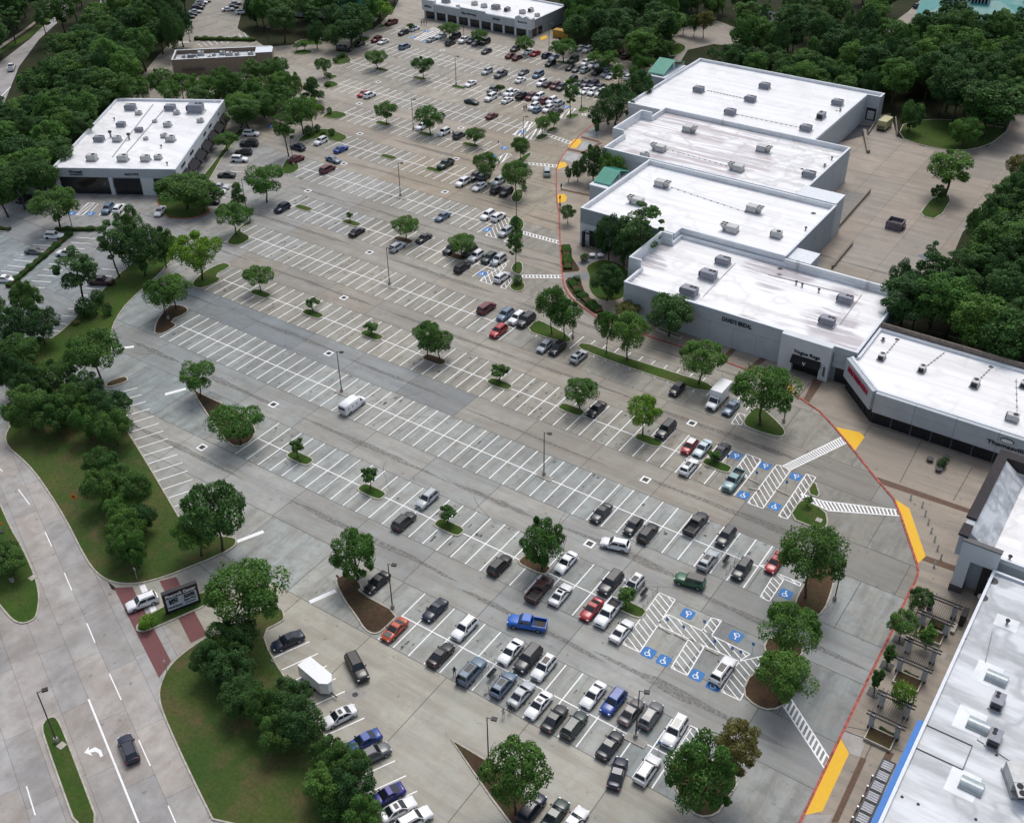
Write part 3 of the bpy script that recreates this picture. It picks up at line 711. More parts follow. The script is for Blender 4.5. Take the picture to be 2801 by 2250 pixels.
hatch([(-247.10,300.01),(-250.21,315.01),(-246.09,314.57),(-241.95,300.86)], 0, 1.3, .4)
hatch([(-126.58,171.37),(-123.66,171.35),(-125.99,181.02),(-128.63,181.01)], 45)
hatch([(-121.15,171.40),(-119.80,171.52),(-120.72,175.19),(-121.86,176.39)], 45)
hatch([(-138.31,190.06),(-135.09,190.30),(-138.16,200.84),(-140.63,200.82)], 45)
hatch([(-132.92,189.88),(-131.51,190.06),(-131.62,194.39),(-132.86,194.71)], 45)
hatch([(-57.43,153.06),(-57.75,156.81),(-55.98,157.09),(-55.75,153.73)], 45)
hatch([(-168.27,245.89),(-170.53,256.97),(-167.85,257.01),(-165.53,246.06)], 20, 1.3, .4)
hatch([(-164.08,245.41),(-165.14,253.80),(-163.05,254.06),(-161.33,245.82)], 20, 1.3, .4)
hatch([(-164.27,264.35),(-165.75,272.06),(-163.80,273.31),(-162.58,264.30)], 20, 1.3, .4)
hatch([(-162.28,226.56),(-162.51,233.72),(-160.66,233.91),(-159.66,227.30)], 20, 1.2, .35)
hatch([(-230.41,143.64),(-233.78,149.89),(-232.24,150.89),(-228.79,144.52)], 20, 1.0, .2)
def crosswalk(a, b, c, d, n, z=.012):                                   # two rails a-b and d-c with n rungs
    mb = MB(); strip(mb, a, b, .2, z); strip(mb, d, c, .2, z+.001)
    for i in range(n+1): strip(mb, lerp(a, b, i/n), lerp(d, c, i/n), .3, z+.006+.0004*(i % 3))
    mark('crosswalk', mb)
crosswalk((-44.83,146.72), (-39.30,160.31), (-38.00,159.00), (-43.24,146.52), 26)
crosswalk((-35.81,141.65), (-24.55,146.35), (-23.83,145.06), (-34.10,139.85), 19)
crosswalk((-39.37,141.48), (-35.81,141.65), (-34.12,139.91), (-38.33,140.45), 5, .03)
crosswalk((-24.86,100.88), (-16.26,93.98), (-16.21,92.19), (-24.75,98.78), 13)
crosswalk((-131.89,196.84), (-121.86,197.20), (-121.15,195.92), (-131.07,195.50), 11)
crosswalk((-120.12,178.70), (-112.74,183.45), (-111.93,182.41), (-119.41,177.73), 11)
crosswalk((-160.26,270.57), (-153.78,274.13), (-153.05,272.88), (-159.21,269.52), 9)
crosswalk((-160.91,251.99), (-151.66,250.58), (-151.37,248.71), (-160.85,250.65), 7)
crosswalk((-155.70,231.09), (-146.38,234.60), (-145.54,233.26), (-154.49,230.15), 9)
for a, b, w in (((-172.41,107.69),(-169.61,110.70),.75),((-151.10,102.60),(-149.20,106.13),.75),((-109.54,80.96),(-107.72,85.03),.75),((-90.74,77.50),(-89.09,81.47),.75),((-114.51,65.96),(-108.66,63.27),.85),((-242.30,231.04),(-241.06,231.83),.6),((-315.62,253.35),(-312.21,255.49),.6),((-275.90,282.67),(-276.23,284.89),.6)):
    mb = MB(); strip(mb, a, b, w); mark('stop_bar', mb)
for a, b, w in (((-150.16,69.65),(-145.09,68.20),.16),((-137.16,65.36),(-133.42,63.81),.16),((-126.79,61.13),(-122.58,59.32),.16),((-157.66,71.31),(-156.68,71.10),.16),((-115.16,56.23),(-111.02,54.43),.16),((-104.67,51.81),(-99.61,49.71),.16),((-92.46,46.63),(-87.98,44.76),.16),((-81.57,42.07),(-78.07,40.56),.16),((-103.42,47.29),(-81.67,37.95),.26),((-98.67,34.01),(-94.18,32.03),.16),((-320.61,184.86),(-326.32,192.74),.3)):
    mb = MB(); strip(mb, a, b, w, .006); mark('lane_marking', mb, parent=road)
mb = MB()
aw = [(-96.73,41.32),(-97.02,42.34),(-96.58,41.90),(-96.27,42.69),(-95.23,42.81),(-94.30,42.39),(-94.39,42.04),(-95.15,42.33),(-95.69,42.23),(-96.09,41.79),(-95.42,41.64)]
mb.prism(aw, -.004, .006); mark('turn_arrow', mb, parent=road)
on = dict(z=.006)
for p in ([(-117.69,63.23),(-115.47,64.89),(-99.18,58.13),(-98.26,55.14)],[(-113.06,68.07),(-111.54,70.07),(-98.66,64.42),(-99.46,62.04)]):
    MB().sheet(p, .008).build('brick_band', M['brick'], lot)

# blue accessible-bay panels with the white wheelchair figure
def wheelchair():
    mb = MB(); pts = []
    def arc(cx, cy, r0, r1, a0, a1, n=14):
        o = [(cx+r1*math.cos(R(a0+(a1-a0)*i/n)), cy+r1*math.sin(R(a0+(a1-a0)*i/n))) for i in range(n+1)]
        i_ = [(cx+r0*math.cos(R(a0+(a1-a0)*i/n)), cy+r0*math.sin(R(a0+(a1-a0)*i/n))) for i in range(n+1)]
        for k in range(n): mb.sheet([o[k], o[k+1], i_[k+1], i_[k]], .004)
    arc(-.08, -.28, .27, .38, 120, 400)
    arc(-.12, .52, 0, .12, 0, 360, 12)
    for a, b, w in (((-.12,.36),(-.08,-.1),.13),((-.08,-.08),(.25,-.1),.12),((.25,-.06),(.4,-.45),.12),((-.1,.14),(.2,.12),.09),((.38,-.45),(.52,-.4),.09)):
        d = Vector(b)-Vector(a); n = Vector((-d.y, d.x)).normalized()*w/2
        mb.sheet([(a[0]+n.x,a[1]+n.y),(a[0]-n.x,a[1]-n.y),(b[0]-n.x,b[1]-n.y),(b[0]+n.x,b[1]+n.y)], .004+.001*len(mb.f) % .003)
    return mb
WC = wheelchair().mesh('wheelchair'); WC.materials.append(M['white_paint'])
BP = MB().prism(chaikin([(-.95,-.95),(.95,-.95),(.95,.95),(-.95,.95)], 1, .12), 0, .006).mesh('bay_panel'); BP.materials.append(M['blue_paint'])
def emblem(p, rz=0, s=1.0):
    o = link('accessible_bay_panel', BP, lot, (p[0], p[1], .016)); o.rotation_euler.z = R(rz); o.scale = (s, s, 1)
    w = link('wheelchair_symbol', WC, o, (0, 0, .008))
for p in ((-41.70,136.06),(-47.18,135.88),(-43.96,96.79),(-41.48,96.74),(-36.48,96.87),(-33.75,96.63),(-32.41,118.32),(-139.82,192.83),(-128.05,174.33),(-164.59,230.41),(-249.16,301.93),(-242.73,300.85),(-232.20,143.77),(-227.95,146.20)): emblem(p)
for p in ((-52.72,144.88),(-47.35,145.05),(-41.84,145.21),(-42.72,106.53),(-35.03,106.48),(-164.93,236.66),(-249.33,310.02),(-167.24,249.22),(-167.29,272.85),(-231.30,213.10)): emblem(p, 180, 1.0)
for p, q in (((-45.31,101.98),(-42.84,101.69)),((-42.80,101.99),(-40.24,101.80)),((-37.79,101.95),(-35.28,101.91)),((-48.42,140.29),(-46.01,139.99)),((-43.46,140.18),(-40.59,139.87)),((-47.37,137.97),(-45.31,138.40)),((-140.75,194.89),(-138.44,195.62)),((-128.82,176.82),(-126.71,176.85))):
    w = MB().obox(lerp(p, q, .08), lerp(p, q, .92), .32, .01, .16).build('wheel_stop', M['kerb'], lot, bevel=.04)

# storm-drain inlets: pale concrete collar round a dark grate
DI = empty('drain_inlet')
MB().ring(ccw([(-.8,-.8),(.8,-.8),(.8,.8),(-.8,.8)]), ccw([(-.5,-.5),(.5,-.5),(.5,.5),(-.5,.5)]), 0, .014).build('collar', M['white_paint'], DI)
MB().sheet([(-.5,-.5),(.5,-.5),(.5,.5),(-.5,.5)], .004).build('grate', M['black_metal'], DI)
for i, p in enumerate(((-156.07,168.38),(-146.99,149.12),(-134.68,130.57),(-131.44,111.57),(-63.44,149.32),(-62.73,130.45),(-62.47,111.56),(-132.77,95.01),(-50.83,72.64),(-195.39,204.12),(-191.59,185.81),(-205.82,222.90),(-221.85,241.28),(-229.54,259.50),(-171.74,223.37),(-161.34,204.48),(-183.88,242.03),(-231.46,295.84))):
    o = DI if i == 0 else copy_tree(DI)
    o.location = (p[0], p[1], .004)
    tag(o, 'square drain inlet with pale collar let into the car park concrete', 'drain', 'drain inlets in the car park aisles')
mh = empty('manhole_cover', (*(-73.64,68.07), .004)); tag(mh, 'round iron manhole cover in a square concrete collar near the white trailer', 'manhole')
MB().sheet([(-1.1,-1.1),(1.1,-1.1),(1.1,1.1),(-1.1,1.1)], .004).build('collar', M['pole_base'], mh)
MB().tube((0,0,0), (0,0,.012), .42, n=16).build('cover', M['black_metal'], mh)


# ================================================================== BUILDINGS
class Facade:
    """local frame on a wall: s metres along the wall, z up, d outwards"""
    def __init__(f, p, q, inner):
        p, q = Vector(p), Vector(q)
        c = Vector(inner)
        d = (q-p).normalized(); n = Vector((d.y, -d.x))
        if (c-p).dot(n) > 0: p, q = q, p; d = -d; n = -n
        f.p, f.d, f.n, f.L = p, d, n, (q-p).length
    def pt(f, s, z, d): a = f.p+f.d*s+f.n*d; return (a.x, a.y, z)
    def s_of(f, uv): return (Vector(uv)-f.p).dot(f.d)
    def box(f, mb, s0, s1, z0, z1, d0, d1):
        vs = [f.pt(s0,z0,d1), f.pt(s1,z0,d1), f.pt(s1,z0,d0), f.pt(s0,z0,d0), f.pt(s0,z1,d1), f.pt(s1,z1,d1), f.pt(s1,z1,d0), f.pt(s0,z1,d0)]
        return mb.add(vs, [(3,2,1,0),(4,5,6,7),(0,1,5,4),(1,2,6,5),(2,3,7,6),(3,0,4,7)])
    def part(f, name, mat, parent, s0, s1, z0, z1, d0=0, d1=.1, bevel=0):
        return f.box(MB(), s0, s1, z0, z1, d0, d1).build(name, M[mat] if isinstance(mat, str) else mat, parent, bevel=bevel)
    def window(f, parent, s0, s1, z0, z1, n=2, d=.04, frame='black_metal'):
        w = f.part('window', 'glass', parent, s0, s1, z0, z1, -.12, d)
        mb = MB(); t = .07
        for i in range(n+1):
            s = s0+(s1-s0)*i/n
            f.box(mb, s-t/2, s+t/2, z0, z1, d, d+.05)
        f.box(mb, s0, s1, z1-t, z1, d, d+.052); f.box(mb, s0, s1, z0, z0+t, d, d+.052)
        mb.build('frame', M[frame], w)
        return w
    def text(f, parent, string, s, z, h, mat='sign_text_dark', d=.06, name='sign_lettering', width=None, depth=.05, vertical=False):
        cu = bpy.data.curves.new('lettering', 'FONT'); cu.body = string; cu.size = h*1.35
        cu.align_x = 'CENTER'; cu.align_y = 'CENTER'; cu.extrude = depth; cu.resolution_u = 2; cu.offset = h*.035
        tmp = bpy.data.objects.new('tmp', cu); COL.objects.link(tmp)
        bpy.context.view_layer.update()
        me = bpy.data.meshes.new_from_object(tmp.evaluated_get(bpy.context.evaluated_depsgraph_get()))
        w0 = tmp.dimensions.x
        bpy.data.objects.remove(tmp); bpy.data.curves.remove(cu)
        me.materials.clear(); me.materials.append(M[mat])
        o = link(name, me, parent)
        k = (width/w0) if width and w0 > 0 else 1
        ax, up = Vector((f.d.x, f.d.y, 0)), Vector((0, 0, 1))
        if vertical: ax, up = Vector((0, 0, -1)), Vector((f.d.x, f.d.y, 0))
        n = Vector((f.n.x, f.n.y, 0))
        loc = Vector(f.pt(s, z, d+depth))
        o.matrix_world = Matrix(((ax.x*k, up.x, n.x, loc.x), (ax.y*k, up.y, n.y, loc.y), (ax.z*k, up.z, n.z, loc.z), (0,0,0,1)))
        return o

def shell(name, label, poly, zroof, ztop, roof='roof', wall='wall_white', cat='building', pt=.4, par='parapet', coping='coping', skip=()):
    """walls, roof sheet and parapet of one flat-roofed building; returns the root and a facade maker"""
    poly = ccw(poly)
    o = empty(name, (0, 0, 0)); tag(o, label, cat)
    MB().prism(offset(poly, .12), 0, zroof-.02).build('wall', M[wall], o)
    MB().sheet(offset(poly, .3), zroof).build('roof', M[roof], o)
    n = len(poly); inn = offset(poly, pt)
    out2, in2 = offset(poly, -.07), offset(poly, pt+.03)
    for i in range(n):
        if i in skip: continue
        a, b, c, d = poly[i], poly[(i+1) % n], inn[(i+1) % n], inn[i]
        MB().prism([a, b, c, d], zroof-.6, ztop).build('parapet', M[par], o)
        a, b, c, d = out2[i], out2[(i+1) % n], in2[(i+1) % n], in2[i]
        MB().prism([a, b, c, d], ztop, ztop+.07, True).build('coping', M[coping], o)
    cx, cy = sum(p[0] for p in poly)/n, sum(p[1] for p in poly)/n
    return o, (lambda p, q, inner=None: Facade(p, q, inner or (cx, cy)))

def panels(f, parent, s0, s1, z0, z1, n, mat, gap=.05, d0=-.14, d1=.03):
    for i in range(n):
        a, b = s0+(s1-s0)*i/n, s0+(s1-s0)*(i+1)/n
        f.part('wall_panel', mat, parent, a+gap/2, b-gap/2, z0, z1, d0, d1)

# --- the four big flat-roofed shops in echelon
b1, F1 = shell('retail_building', 'farthest big white-roofed shop, standing against the trees at upper right', [(-143,266.6),(-88.5,266.6),(-88.5,309),(-84.6,309),(-84.6,312.5),(-143,312.5)], 7.3, 8.0, 'roof_ponded')
f = F1((-88.5,266.6),(-88.5,309)); panels(f, b1, 0, f.L, .15, 7.25, 7, 'wall_mid')
f = Facade((-88.5,309),(-84.6,309),(-86,311)); panels(f, b1, 0, f.L, .0, 8.0, 1, 'wall_mid')
f.part('dock_door_seal', 'black_metal', b1, .6, 3.4, .9, 4.4, 0, .25)
f.part('dock_door', 'hvac', b1, 1.0, 3.0, 1.2, 3.7, .2, .3)
f = Facade((-84.6,309),(-84.6,312.5),(-86,311)); panels(f, b1, 0, f.L, 0, 8.0, 1, 'wall_grey')
b2, F2 = shell('retail_building', 'white-roofed shop with dirty streaks and a brown stain, second from the trees', [(-131,232.4),(-78,232.4),(-78,266.3),(-131,266.3),(-131,258.5),(-134.2,258.5),(-134.2,243),(-131,243)], 7.9, 9.1, 'roof_streak')
f = F2((-78,232.4),(-78,266.3)); panels(f, b2, 0, f.L, .1, 9.05, 6, 'wall_mid')
MB().box(-134.35,-133.9,242.9,258.6,8.0,10.2).build('entrance_parapet', M['parapet'], b2)
MB().box(-133.9,-131,258.15,258.65,8.0,10.2).build('entrance_parapet', M['parapet'], b2)
MB().box(-133.9,-131,242.85,243.3,8.0,10.2).build('entrance_parapet', M['parapet'], b2)
MB().box(-77.9,-69,232.1,237.8,0,9.2).build('dock_house', M['wall_mid'], b2)
MB().box(-78.0,-68.9,232.05,237.9,9.2,9.3).build('dock_house_coping', M['coping'], b2)
b3, F3 = shell('retail_building', 'white-roofed shop with grey-banded end wall beside the round garden', [(-117.5,199),(-93.4,199),(-93.4,202.3),(-68.8,202.3),(-68.8,232.0),(-117.5,232.0)], 7.9, 9.0, 'roof', 'wall_white')
f = Facade((-117.5,199),(-93.4,199),(-100,215)); panels(f, b3, 0, f.L, 5.4, 8.95, 3, 'wall_grey', d1=.12); panels(f, b3, 0, f.L, .1, 5.35, 5, 'wall_white')
f.part('screen_door', 'black_metal', b3, 2.6, 6.1, .1, 4.1, 0, .12)
f.part('canopy', 'wall_mid', b3, 2.4, 6.4, 4.2, 4.4, 0, .5)
f = Facade((-68.8,202.3),(-68.8,232),(-90,215)); panels(f, b3, 0, f.L, .1, 8.95, 5, 'wall_grey')
MB().box(-68.7,-63.6,203.2,208.6,0,8.2).build('dock_house', M['wall_mid'], b3); MB().box(-68.75,-63.5,203.1,208.7,8.2,8.3).build('dock_house_coping', M['coping'], b3)
b4, F4 = shell('retail_building', 'worn white-roofed bridal shop with pale grey front wall', [(-93.2,176.3),(-43.6,176.3),(-43.6,202.0),(-93.2,202.0),(-93.2,197.8),(-96,197.8),(-96,183.6),(-93.2,183.6)], 6.8, 7.6, 'roof_worn', 'wall_core')
for a in ((-96.15,-95.7,183.4,198.0),(-95.7,-93.2,183.4,183.85),(-95.7,-93.2,197.55,198.05)): MB().box(*a, 0.0, 9.4).build('entrance_parapet', M['parapet'], b4)
MB().box(-68.8,-43.4,201.7,202.2,6.5,8.6).build('rear_parapet', M['parapet'], b4)
f = Facade((-93.2,176.3),(-43.6,176.3),(-60,190))
panels(f, b4, 0, 34.9, 4.75, 7.55, 4, 'wall_mid'); panels(f, b4, 0, 34.9, .1, 4.7, 7, 'wall_mid')
panels(f, b4, 45.4, f.L, 4.6, 7.55, 1, 'wall_mid'); panels(f, b4, 45.4, f.L, 3.2, 4.55, 1, 'wall_mid')
f.window(b4, 46.3, 49.2, .2, 3.1, 3)
f.text(b4, "DAVID'S BRIDAL", f.s_of((-67.73,175.29)), 6.1, .95, width=6.3)
f.part('door_portal', 'wall_white', b4, 35.2, 38.0, 0, 7.7, -.5, 1.2); f.part('door_portal', 'wall_white', b4, 43.4, 45.2, 0, 7.7, -.5, 1.2)
f.part('portal_lintel', 'wall_white', b4, 38.0, 43.4, 3.6, 7.7, -.5, 1.2)
f.window(b4, 38.0, 43.4, .1, 3.6, 4, d=.25)
mb = MB(); a0, a1 = 37.9, 43.6
mb.add([f.pt(a0,4.0,1.21), f.pt(a1,4.0,1.21), f.pt(a1,2.9,2.3), f.pt(a0,2.9,2.3), f.pt(a0,2.6,2.3), f.pt(a1,2.6,2.3), f.pt(a0,2.6,1.21), f.pt(a1,2.6,1.21)], [(3,2,1,0),(4,5,2,3),(0,6,4,3),(1,2,5,7),(6,7,5,4)])
mb.build('awning', M['awning'], b4)
f.text(b4, 'Vogue Rugs', 40.7, 4.75, .75, width=5.2, d=1.25)
f.text(b4, 'V', 40.7, 3.2, .7, 'sign_text_white', d=2.32)
f.text(b4, 'OUTLET', 44.4, 2.2, .4, d=1.25, width=2.2, vertical=True)
b5, F5 = shell('retail_building', 'white-roofed corner shop with angled front and red lettering, right edge', [(-44.3,175.3),(-36.6,167.3),(6,167.3),(6,188.3),(-43.3,188.3),(-43.3,176.4)], 6.5, 7.0, 'roof', 'wall_core')
for p, q, n in (((-44.3,175.3),(-36.6,167.3),2),((-36.6,167.3),(6,167.3),6)):
    f = Facade(p, q, (-20,180))
    panels(f, b5, 0, f.L, 5.0, 6.95, n, 'wall_mid', d1=.9); panels(f, b5, 0, f.L, 2.95, 4.97, n, 'wall_mid', d1=.9)
    f.part('soffit', 'dark_band', b5, 0, f.L, 2.85, 2.95, -.1, .85)
    k = n*2
    for i in range(k): f.window(b5, f.L*i/k+.15, f.L*(i+1)/k-.15, .15, 2.8, 3)
    if n == 2: f.text(b5, 'MATTRESS FIRM', f.L/2, 5.6, 1.05, 'red_sign', d=.95, width=8.0, depth=.09)
    else:
        f.text(b5, 'Thomasville', f.s_of((-13.59,167.89)), 4.75, .75, d=.95, width=6.6)
        e = MB()
        cs = f.s_of((-13.84,167.42))
        ring = [f.pt(cs+1.15*math.cos(R(a)), 5.9+.5*math.sin(R(a)), .95) for a in range(0, 360, 20)]
        ring2 = [f.pt(cs+1.15*math.cos(R(a)), 5.9+.5*math.sin(R(a)), 1.05) for a in range(0, 360, 20)]
        m_ = len(ring); e.add(ring+ring2, [tuple(range(m_, 2*m_))]+[(i, (i+1) % m_, m_+(i+1) % m_, m_+i) for i in range(m_)]); e.build('oval_sign', M['sign_text_dark'], b5)
        e = MB(); ring = [f.pt(cs+1.0*math.cos(R(a)), 5.9+.38*math.sin(R(a)), 1.07) for a in range(0, 360, 20)]
        e.add(ring, [tuple(range(len(ring)))]); e.build('oval_sign_face', M['sign_text_white'], b5)
for i in range(13): MB().box(-43.3+i*3.8, -43.3+i*3.8+3.74, 188.5, 188.75, 5.5, 8.1).build('fence_panel', M['wood_fence'], b5)

# --- entrance tower with the tall dark-capped parapet and the electronics shop with the blue fascia
b6, F6 = shell('retail_building', 'shop with tall dark-capped entrance wall and white portal leg, right edge', [(-12.2,134.6),(14,134.6),(14,158),(-12.2,158)], 7.3, 7.5, 'roof_worn', 'wall_mid')
MB().add([(-12.2,134.8,10.1),(-12.2,155,10.1),(-8.6,155,7.32),(-8.6,134.8,7.32),(-12.2,134.8,7.0),(-12.2,155,7.0)], [(0,3,2,1),(0,4,3),(1,2,5)]).build('raked_parapet_back', M['roof_grey'], b6)
MB().box(-13.3,-12.2,133.4,155,6.4,10.1).build('parapet_wall', M['wall_mid'], b6)
MB().box(-13.6,-12.1,137.6,155.4,10.1,10.5).build('dark_cap', M['wall_dark'], b6); MB().box(-13.5,-12.1,133.2,136.0,10.1,10.45).build('dark_cap', M['wall_dark'], b6)
MB().box(-13.6,4,155.3,157.2,8.2,10.3).build('dark_cap', M['wall_dark'], b6)
MB().box(-12.5,-7.2,132.6,133.3,6.6,9.9).build('portal_beam', M['wall_white'], b6); MB().box(-12.6,-7.1,132.5,133.4,9.9,10.1).build('portal_coping', M['dark_coping'], b6)
MB().box(-12.5,-10.8,132.6,134.4,1.3,6.6).build('portal_column', M['wall_white'], b6); MB().box(-12.6,-10.7,132.5,134.5,0,1.3).build('column_base', M['dark_band'], b6)
MB().box(-9.0,-7.5,133.4,134.5,0,8.3).build('dark_pier', M['wall_dark'], b6)
f = Facade((-12.2,134.6),(-12.2,154),(0,145)); 
for i in range(5): f.window(b6, 1+i*3.6, 4.3+i*3.6, .2, 4.5, 2)
b7, F7 = shell('retail_building', 'grey-streaked roofed shop with blue fascia, lower right corner', [(-7.5,60),(34,60),(34,132.3),(-7.5,132.3)], 6.6, 6.95, 'roof_grey', 'wall_mid', pt=.3)
MB().box(-8.3,-7.58,70,100.2,5.6,6.9).build('blue_fascia', M['blue_band'], b7)
f = Facade((-7.5,70),(-7.5,132),(5,100)); 
for i in range(7): f.window(b7, 32+i*4, 35.6+i*4, .2, 3.2, 3)
MB().box(-9.3,-8.55,126,128,0,2.2).build('dark_pier', M['wall_dark'], b7)
for i in range(7):                                             # glazed canopy frames below the blue fascia
    y = 94.6-i*1.75
    o = MB().ring(ccw([(-10.3,y-1.7),(-8.6,y-1.7),(-8.6,y),(-10.3,y)]), ccw([(-10.1,y-1.6),(-8.8,y-1.6),(-8.8,y-.12),(-10.1,y-.12)]), 3.9, 4.1).build('canopy_frame', M['black_metal'], b7)
    MB().sheet([(-10.1,y-1.6),(-8.8,y-1.6),(-8.8,y-.12),(-10.1,y-.12)], 4.0).build('canopy_pane', M['hvac_grey'], o)
    for q in range(4): MB().box(-10.1,-8.8,y-1.5+q*.36,y-1.46+q*.36,4.0,4.06).build('lattice_bar', M['steel'], o)
    if i % 1 == 0: MB().tube((-10.75,y-.8,.12),(-10.75,y-.8,1.0),.13,n=10).build('bollard_post', M['steel'], o)
mb = MB()
for a, b in (((-7.2,100.1),(-1.6,100.1)),((-1.6,100.1),(-1.6,96)),((-1.6,96),(-7.2,96))): mb.obox(a, b, .1, 6.6, 6.72)
mb.build('roof_hatch_outline', M['dark_coping'], b7)
# long pipe runs and patches on the weathered roof
for a, b in (((-4.53,120.54),(-3.86,114.46)),((-1.39,101.37),(4.48,99.95))):
    MB().tube((*a, 6.66), (*b, 6.66), .06, n=6).build('roof_conduit', M['pipe'], b7)

# dotted pipe sleepers and drain sumps on the roofs
def sleepers(o, a, b, n, z):
    for i in range(n):
        q = lerp(a, b, (i+.5)/n); MB().box(q[0]-.16,q[0]+.16,q[1]-.1,q[1]+.1,z,z+.14).build('pipe_sleeper', M['pipe'], o)
    MB().tube((*a, z+.17), (*b, z+.17), .045, n=5).build('gas_pipe', M['pipe'], o)
sleepers(b5, (-39.41,180.77), (-39.23,186.39), 5, 6.5); sleepers(b5, (-31.83,180.68), (-30.47,187.12), 6, 6.5); sleepers(b5, (-22.55,181.88), (-21.80,187.03), 5, 6.5); sleepers(b5, (-14.09,173.40), (-17.20,185.39), 6, 6.5)
sleepers(b1, (-129.35,289.26), (-117.19,288.86), 12, 7.3); sleepers(b1, (-114.34,276.28), (-94.54,276.44), 14, 7.3); sleepers(b2, (-118.57,242.72), (-99.83,241.21), 12, 7.9); sleepers(b3, (-106.90,222.32), (-84.88,219.33), 12, 7.9)
def sump(o, p, z, r=.55):
    MB().tube((*p, z+.004), (*p, z+.02), r, n=10).build('drain_sump', M['dark_band'], o); MB().tube((*p, z+.02), (*p, z+.12), .14, n=8).build('drain_dome', M['black_metal'], o)
for p in ((-7.02,130.46), (-7.33,126.32)): sump(b7, p, 6.6, .75)
for p in ((-7.24,117.20),(-6.41,88.36),(-4.55,88.43),(1.53,90.11),(1.19,100.39)): sump(b7, p, 6.6, .2)
for p in ((-39.37,186.81),(-21.98,186.91),(-41.50,184.91)): sump(b5, p, 6.5, .45)
for p in ((-91.00,294.43),(-87.00,293.74),(-91.83,293.90)): sump(b1, p, 7.3, .35)
for p in ((-77.43,240.12),(-84.11,249.59),(-80.11,254.34)): sump(b2, p, 7.9, .45)
for p in ((-72.41,227.40),(-68.31,198.56)): sump(b3, p, 7.9, .6)
def patch(o, p, z, a, b): MB().box(p[0]-a,p[0]+a,p[1]-b,p[1]+b,z+.004,z+.016).build('membrane_patch', M['parapet'], o)
for p, a, b in (((-3.32,123.17),1.5,1.2),((-3.06,112.59),1.6,2.0),((-2.91,103.79),1.7,2.0),((-1.06,94.07),1.7,2.0)): patch(b7, p, 6.6, a, b)

# --- green-roofed open gables on the shop fronts
def gable(box, g, zr, ze, label):
    u0, u1, v0, v1, zb = box; o = empty('gabled_entrance_tower', (0,0,0)); tag(o, label, 'tower')
    MB().box(u0, u1, v0, v1, 0, zb).build('base_wall', M['wall_mid'], o); MB().box(u0-.15, u1+.15, v0-.15, v1+.15, zb, zb+.35).build('cornice', M['coping'], o)
    a0, a1, y0, y1 = g; ym = (y0+y1)/2; t_ = .18
    for s, ya in ((0, y0), (1, y1)):
        p = MB().add([(a0,ya,ze),(a1,ya,ze),(a1,ym,zr),(a0,ym,zr),(a0,ya,ze-t_),(a1,ya,ze-t_),(a1,ym,zr-t_),(a0,ym,zr-t_)], [(0,1,2,3),(7,6,5,4),(0,4,5,1),(1,5,6,2),(3,2,6,7),(0,3,7,4)]).build('roof_slope', M['green_roof'], o)
        mb = MB()
        for i in range(1, 10):
            x = a0+(a1-a0)*i/10
            sgn = 1
            mb.add([(x-.03,ya,ze+.06),(x+.03,ya,ze+.06),(x+.03,ym,zr+.06),(x-.03,ym,zr+.06),(x-.03,ya,ze),(x+.03,ya,ze),(x+.03,ym,zr),(x-.03,ym,zr)], [(0,1,2,3),(0,4,5,1),(1,5,6,2),(3,7,4,0)])
        mb.build('standing_seam', M['green_roof'], p)
    for x in (a0+.3, a1-.3):
        mb = MB()
        for y in (y0+.4, ym, y1-.4):
            zt = ze + (zr-ze)*(1-abs(y-ym)/(ym-y0))-.2
            mb.obox((x,y-.12),(x,y+.12),.24, zb+.3, zt)
        mb.tube((x,y0+.4,ze-.2),(x,ym,zb+.4),.07,n=6); mb.tube((x,y1-.4,ze-.2),(x,ym,zb+.4),.07,n=6)
        mb.build('truss_frame', M['wall_white'], o)
    return o
gable((-149.6,-143.3,289.5,303,8.0), (-149.4,-144.2,290.4,304.5), 11.4, 8.9, 'green gabled tower at the corner of the farthest white-roofed shop')
gable((-123.4,-117.6,213,223.5,7.8), (-123.2,-118.6,214.3,224.3), 10.4, 8.5, 'green gabled tower on the front of the grey-banded shop')

# --- detached white building at left
A, B, C_, D0 = (-244.8,149.4), (-217.2,165.8), (-243.7,207.8), (-271.4,191.9)
b8, F8 = shell('retail_building', 'detached white-roofed shop block with black awnings at left', [A, B, C_, D0], 6.5, 7.1, 'roof', 'wall_core')
f = Facade(A, B, (-244,178)); L = f.L
panels(f, b8, 0, L, 4.7, 7.05, 5, 'wall_mid', d1=.05)
for s in (0.2, 14.2, 22.5): f.part('column', 'wall_white', b8, s, s+(1.0 if s < 20 else 3.4), 0, 4.7, -.3, .2)
f.part('column', 'wall_white', b8, L-1.4, L, 0, 4.7, -.3, .2)
f.part('dark_recess_pane', 'glass', b8, 1.3, 14.0, .1, 4.65, -.2, -.05)  # flat dark pane; the shade of the deep recess is put into its colour
for s0, s1 in ((15.6, 22.4), (26, L-1.5)):
    f.window(b8, s0, s1, .2, 2.6, 5); mb = MB()
    mb.add([f.pt(s0,4.4,.06), f.pt(s1,4.4,.06), f.pt(s1,2.7,1.1), f.pt(s0,2.7,1.1), f.pt(s0,2.5,1.1), f.pt(s1,2.5,1.1)], [(3,2,1,0),(4,5,2,3)]); mb.build('awning', M['awning'], b8)
f.text(b8, 'Woosah', 6.0, 6.1, .75, width=3.6, d=.1); f.text(b8, 'MASSAGE SPA', 6.0, 5.35, .28, width=3.4, d=.1)
f.text(b8, 'ROOTS', 20.5, 5.6, .6, 'pole', width=3.6, d=.1)
f = Facade(B, C_, (-244,178)); L = f.L
panels(f, b8, 0, L, 4.4, 7.05, 8, 'wall_white', d1=.05)
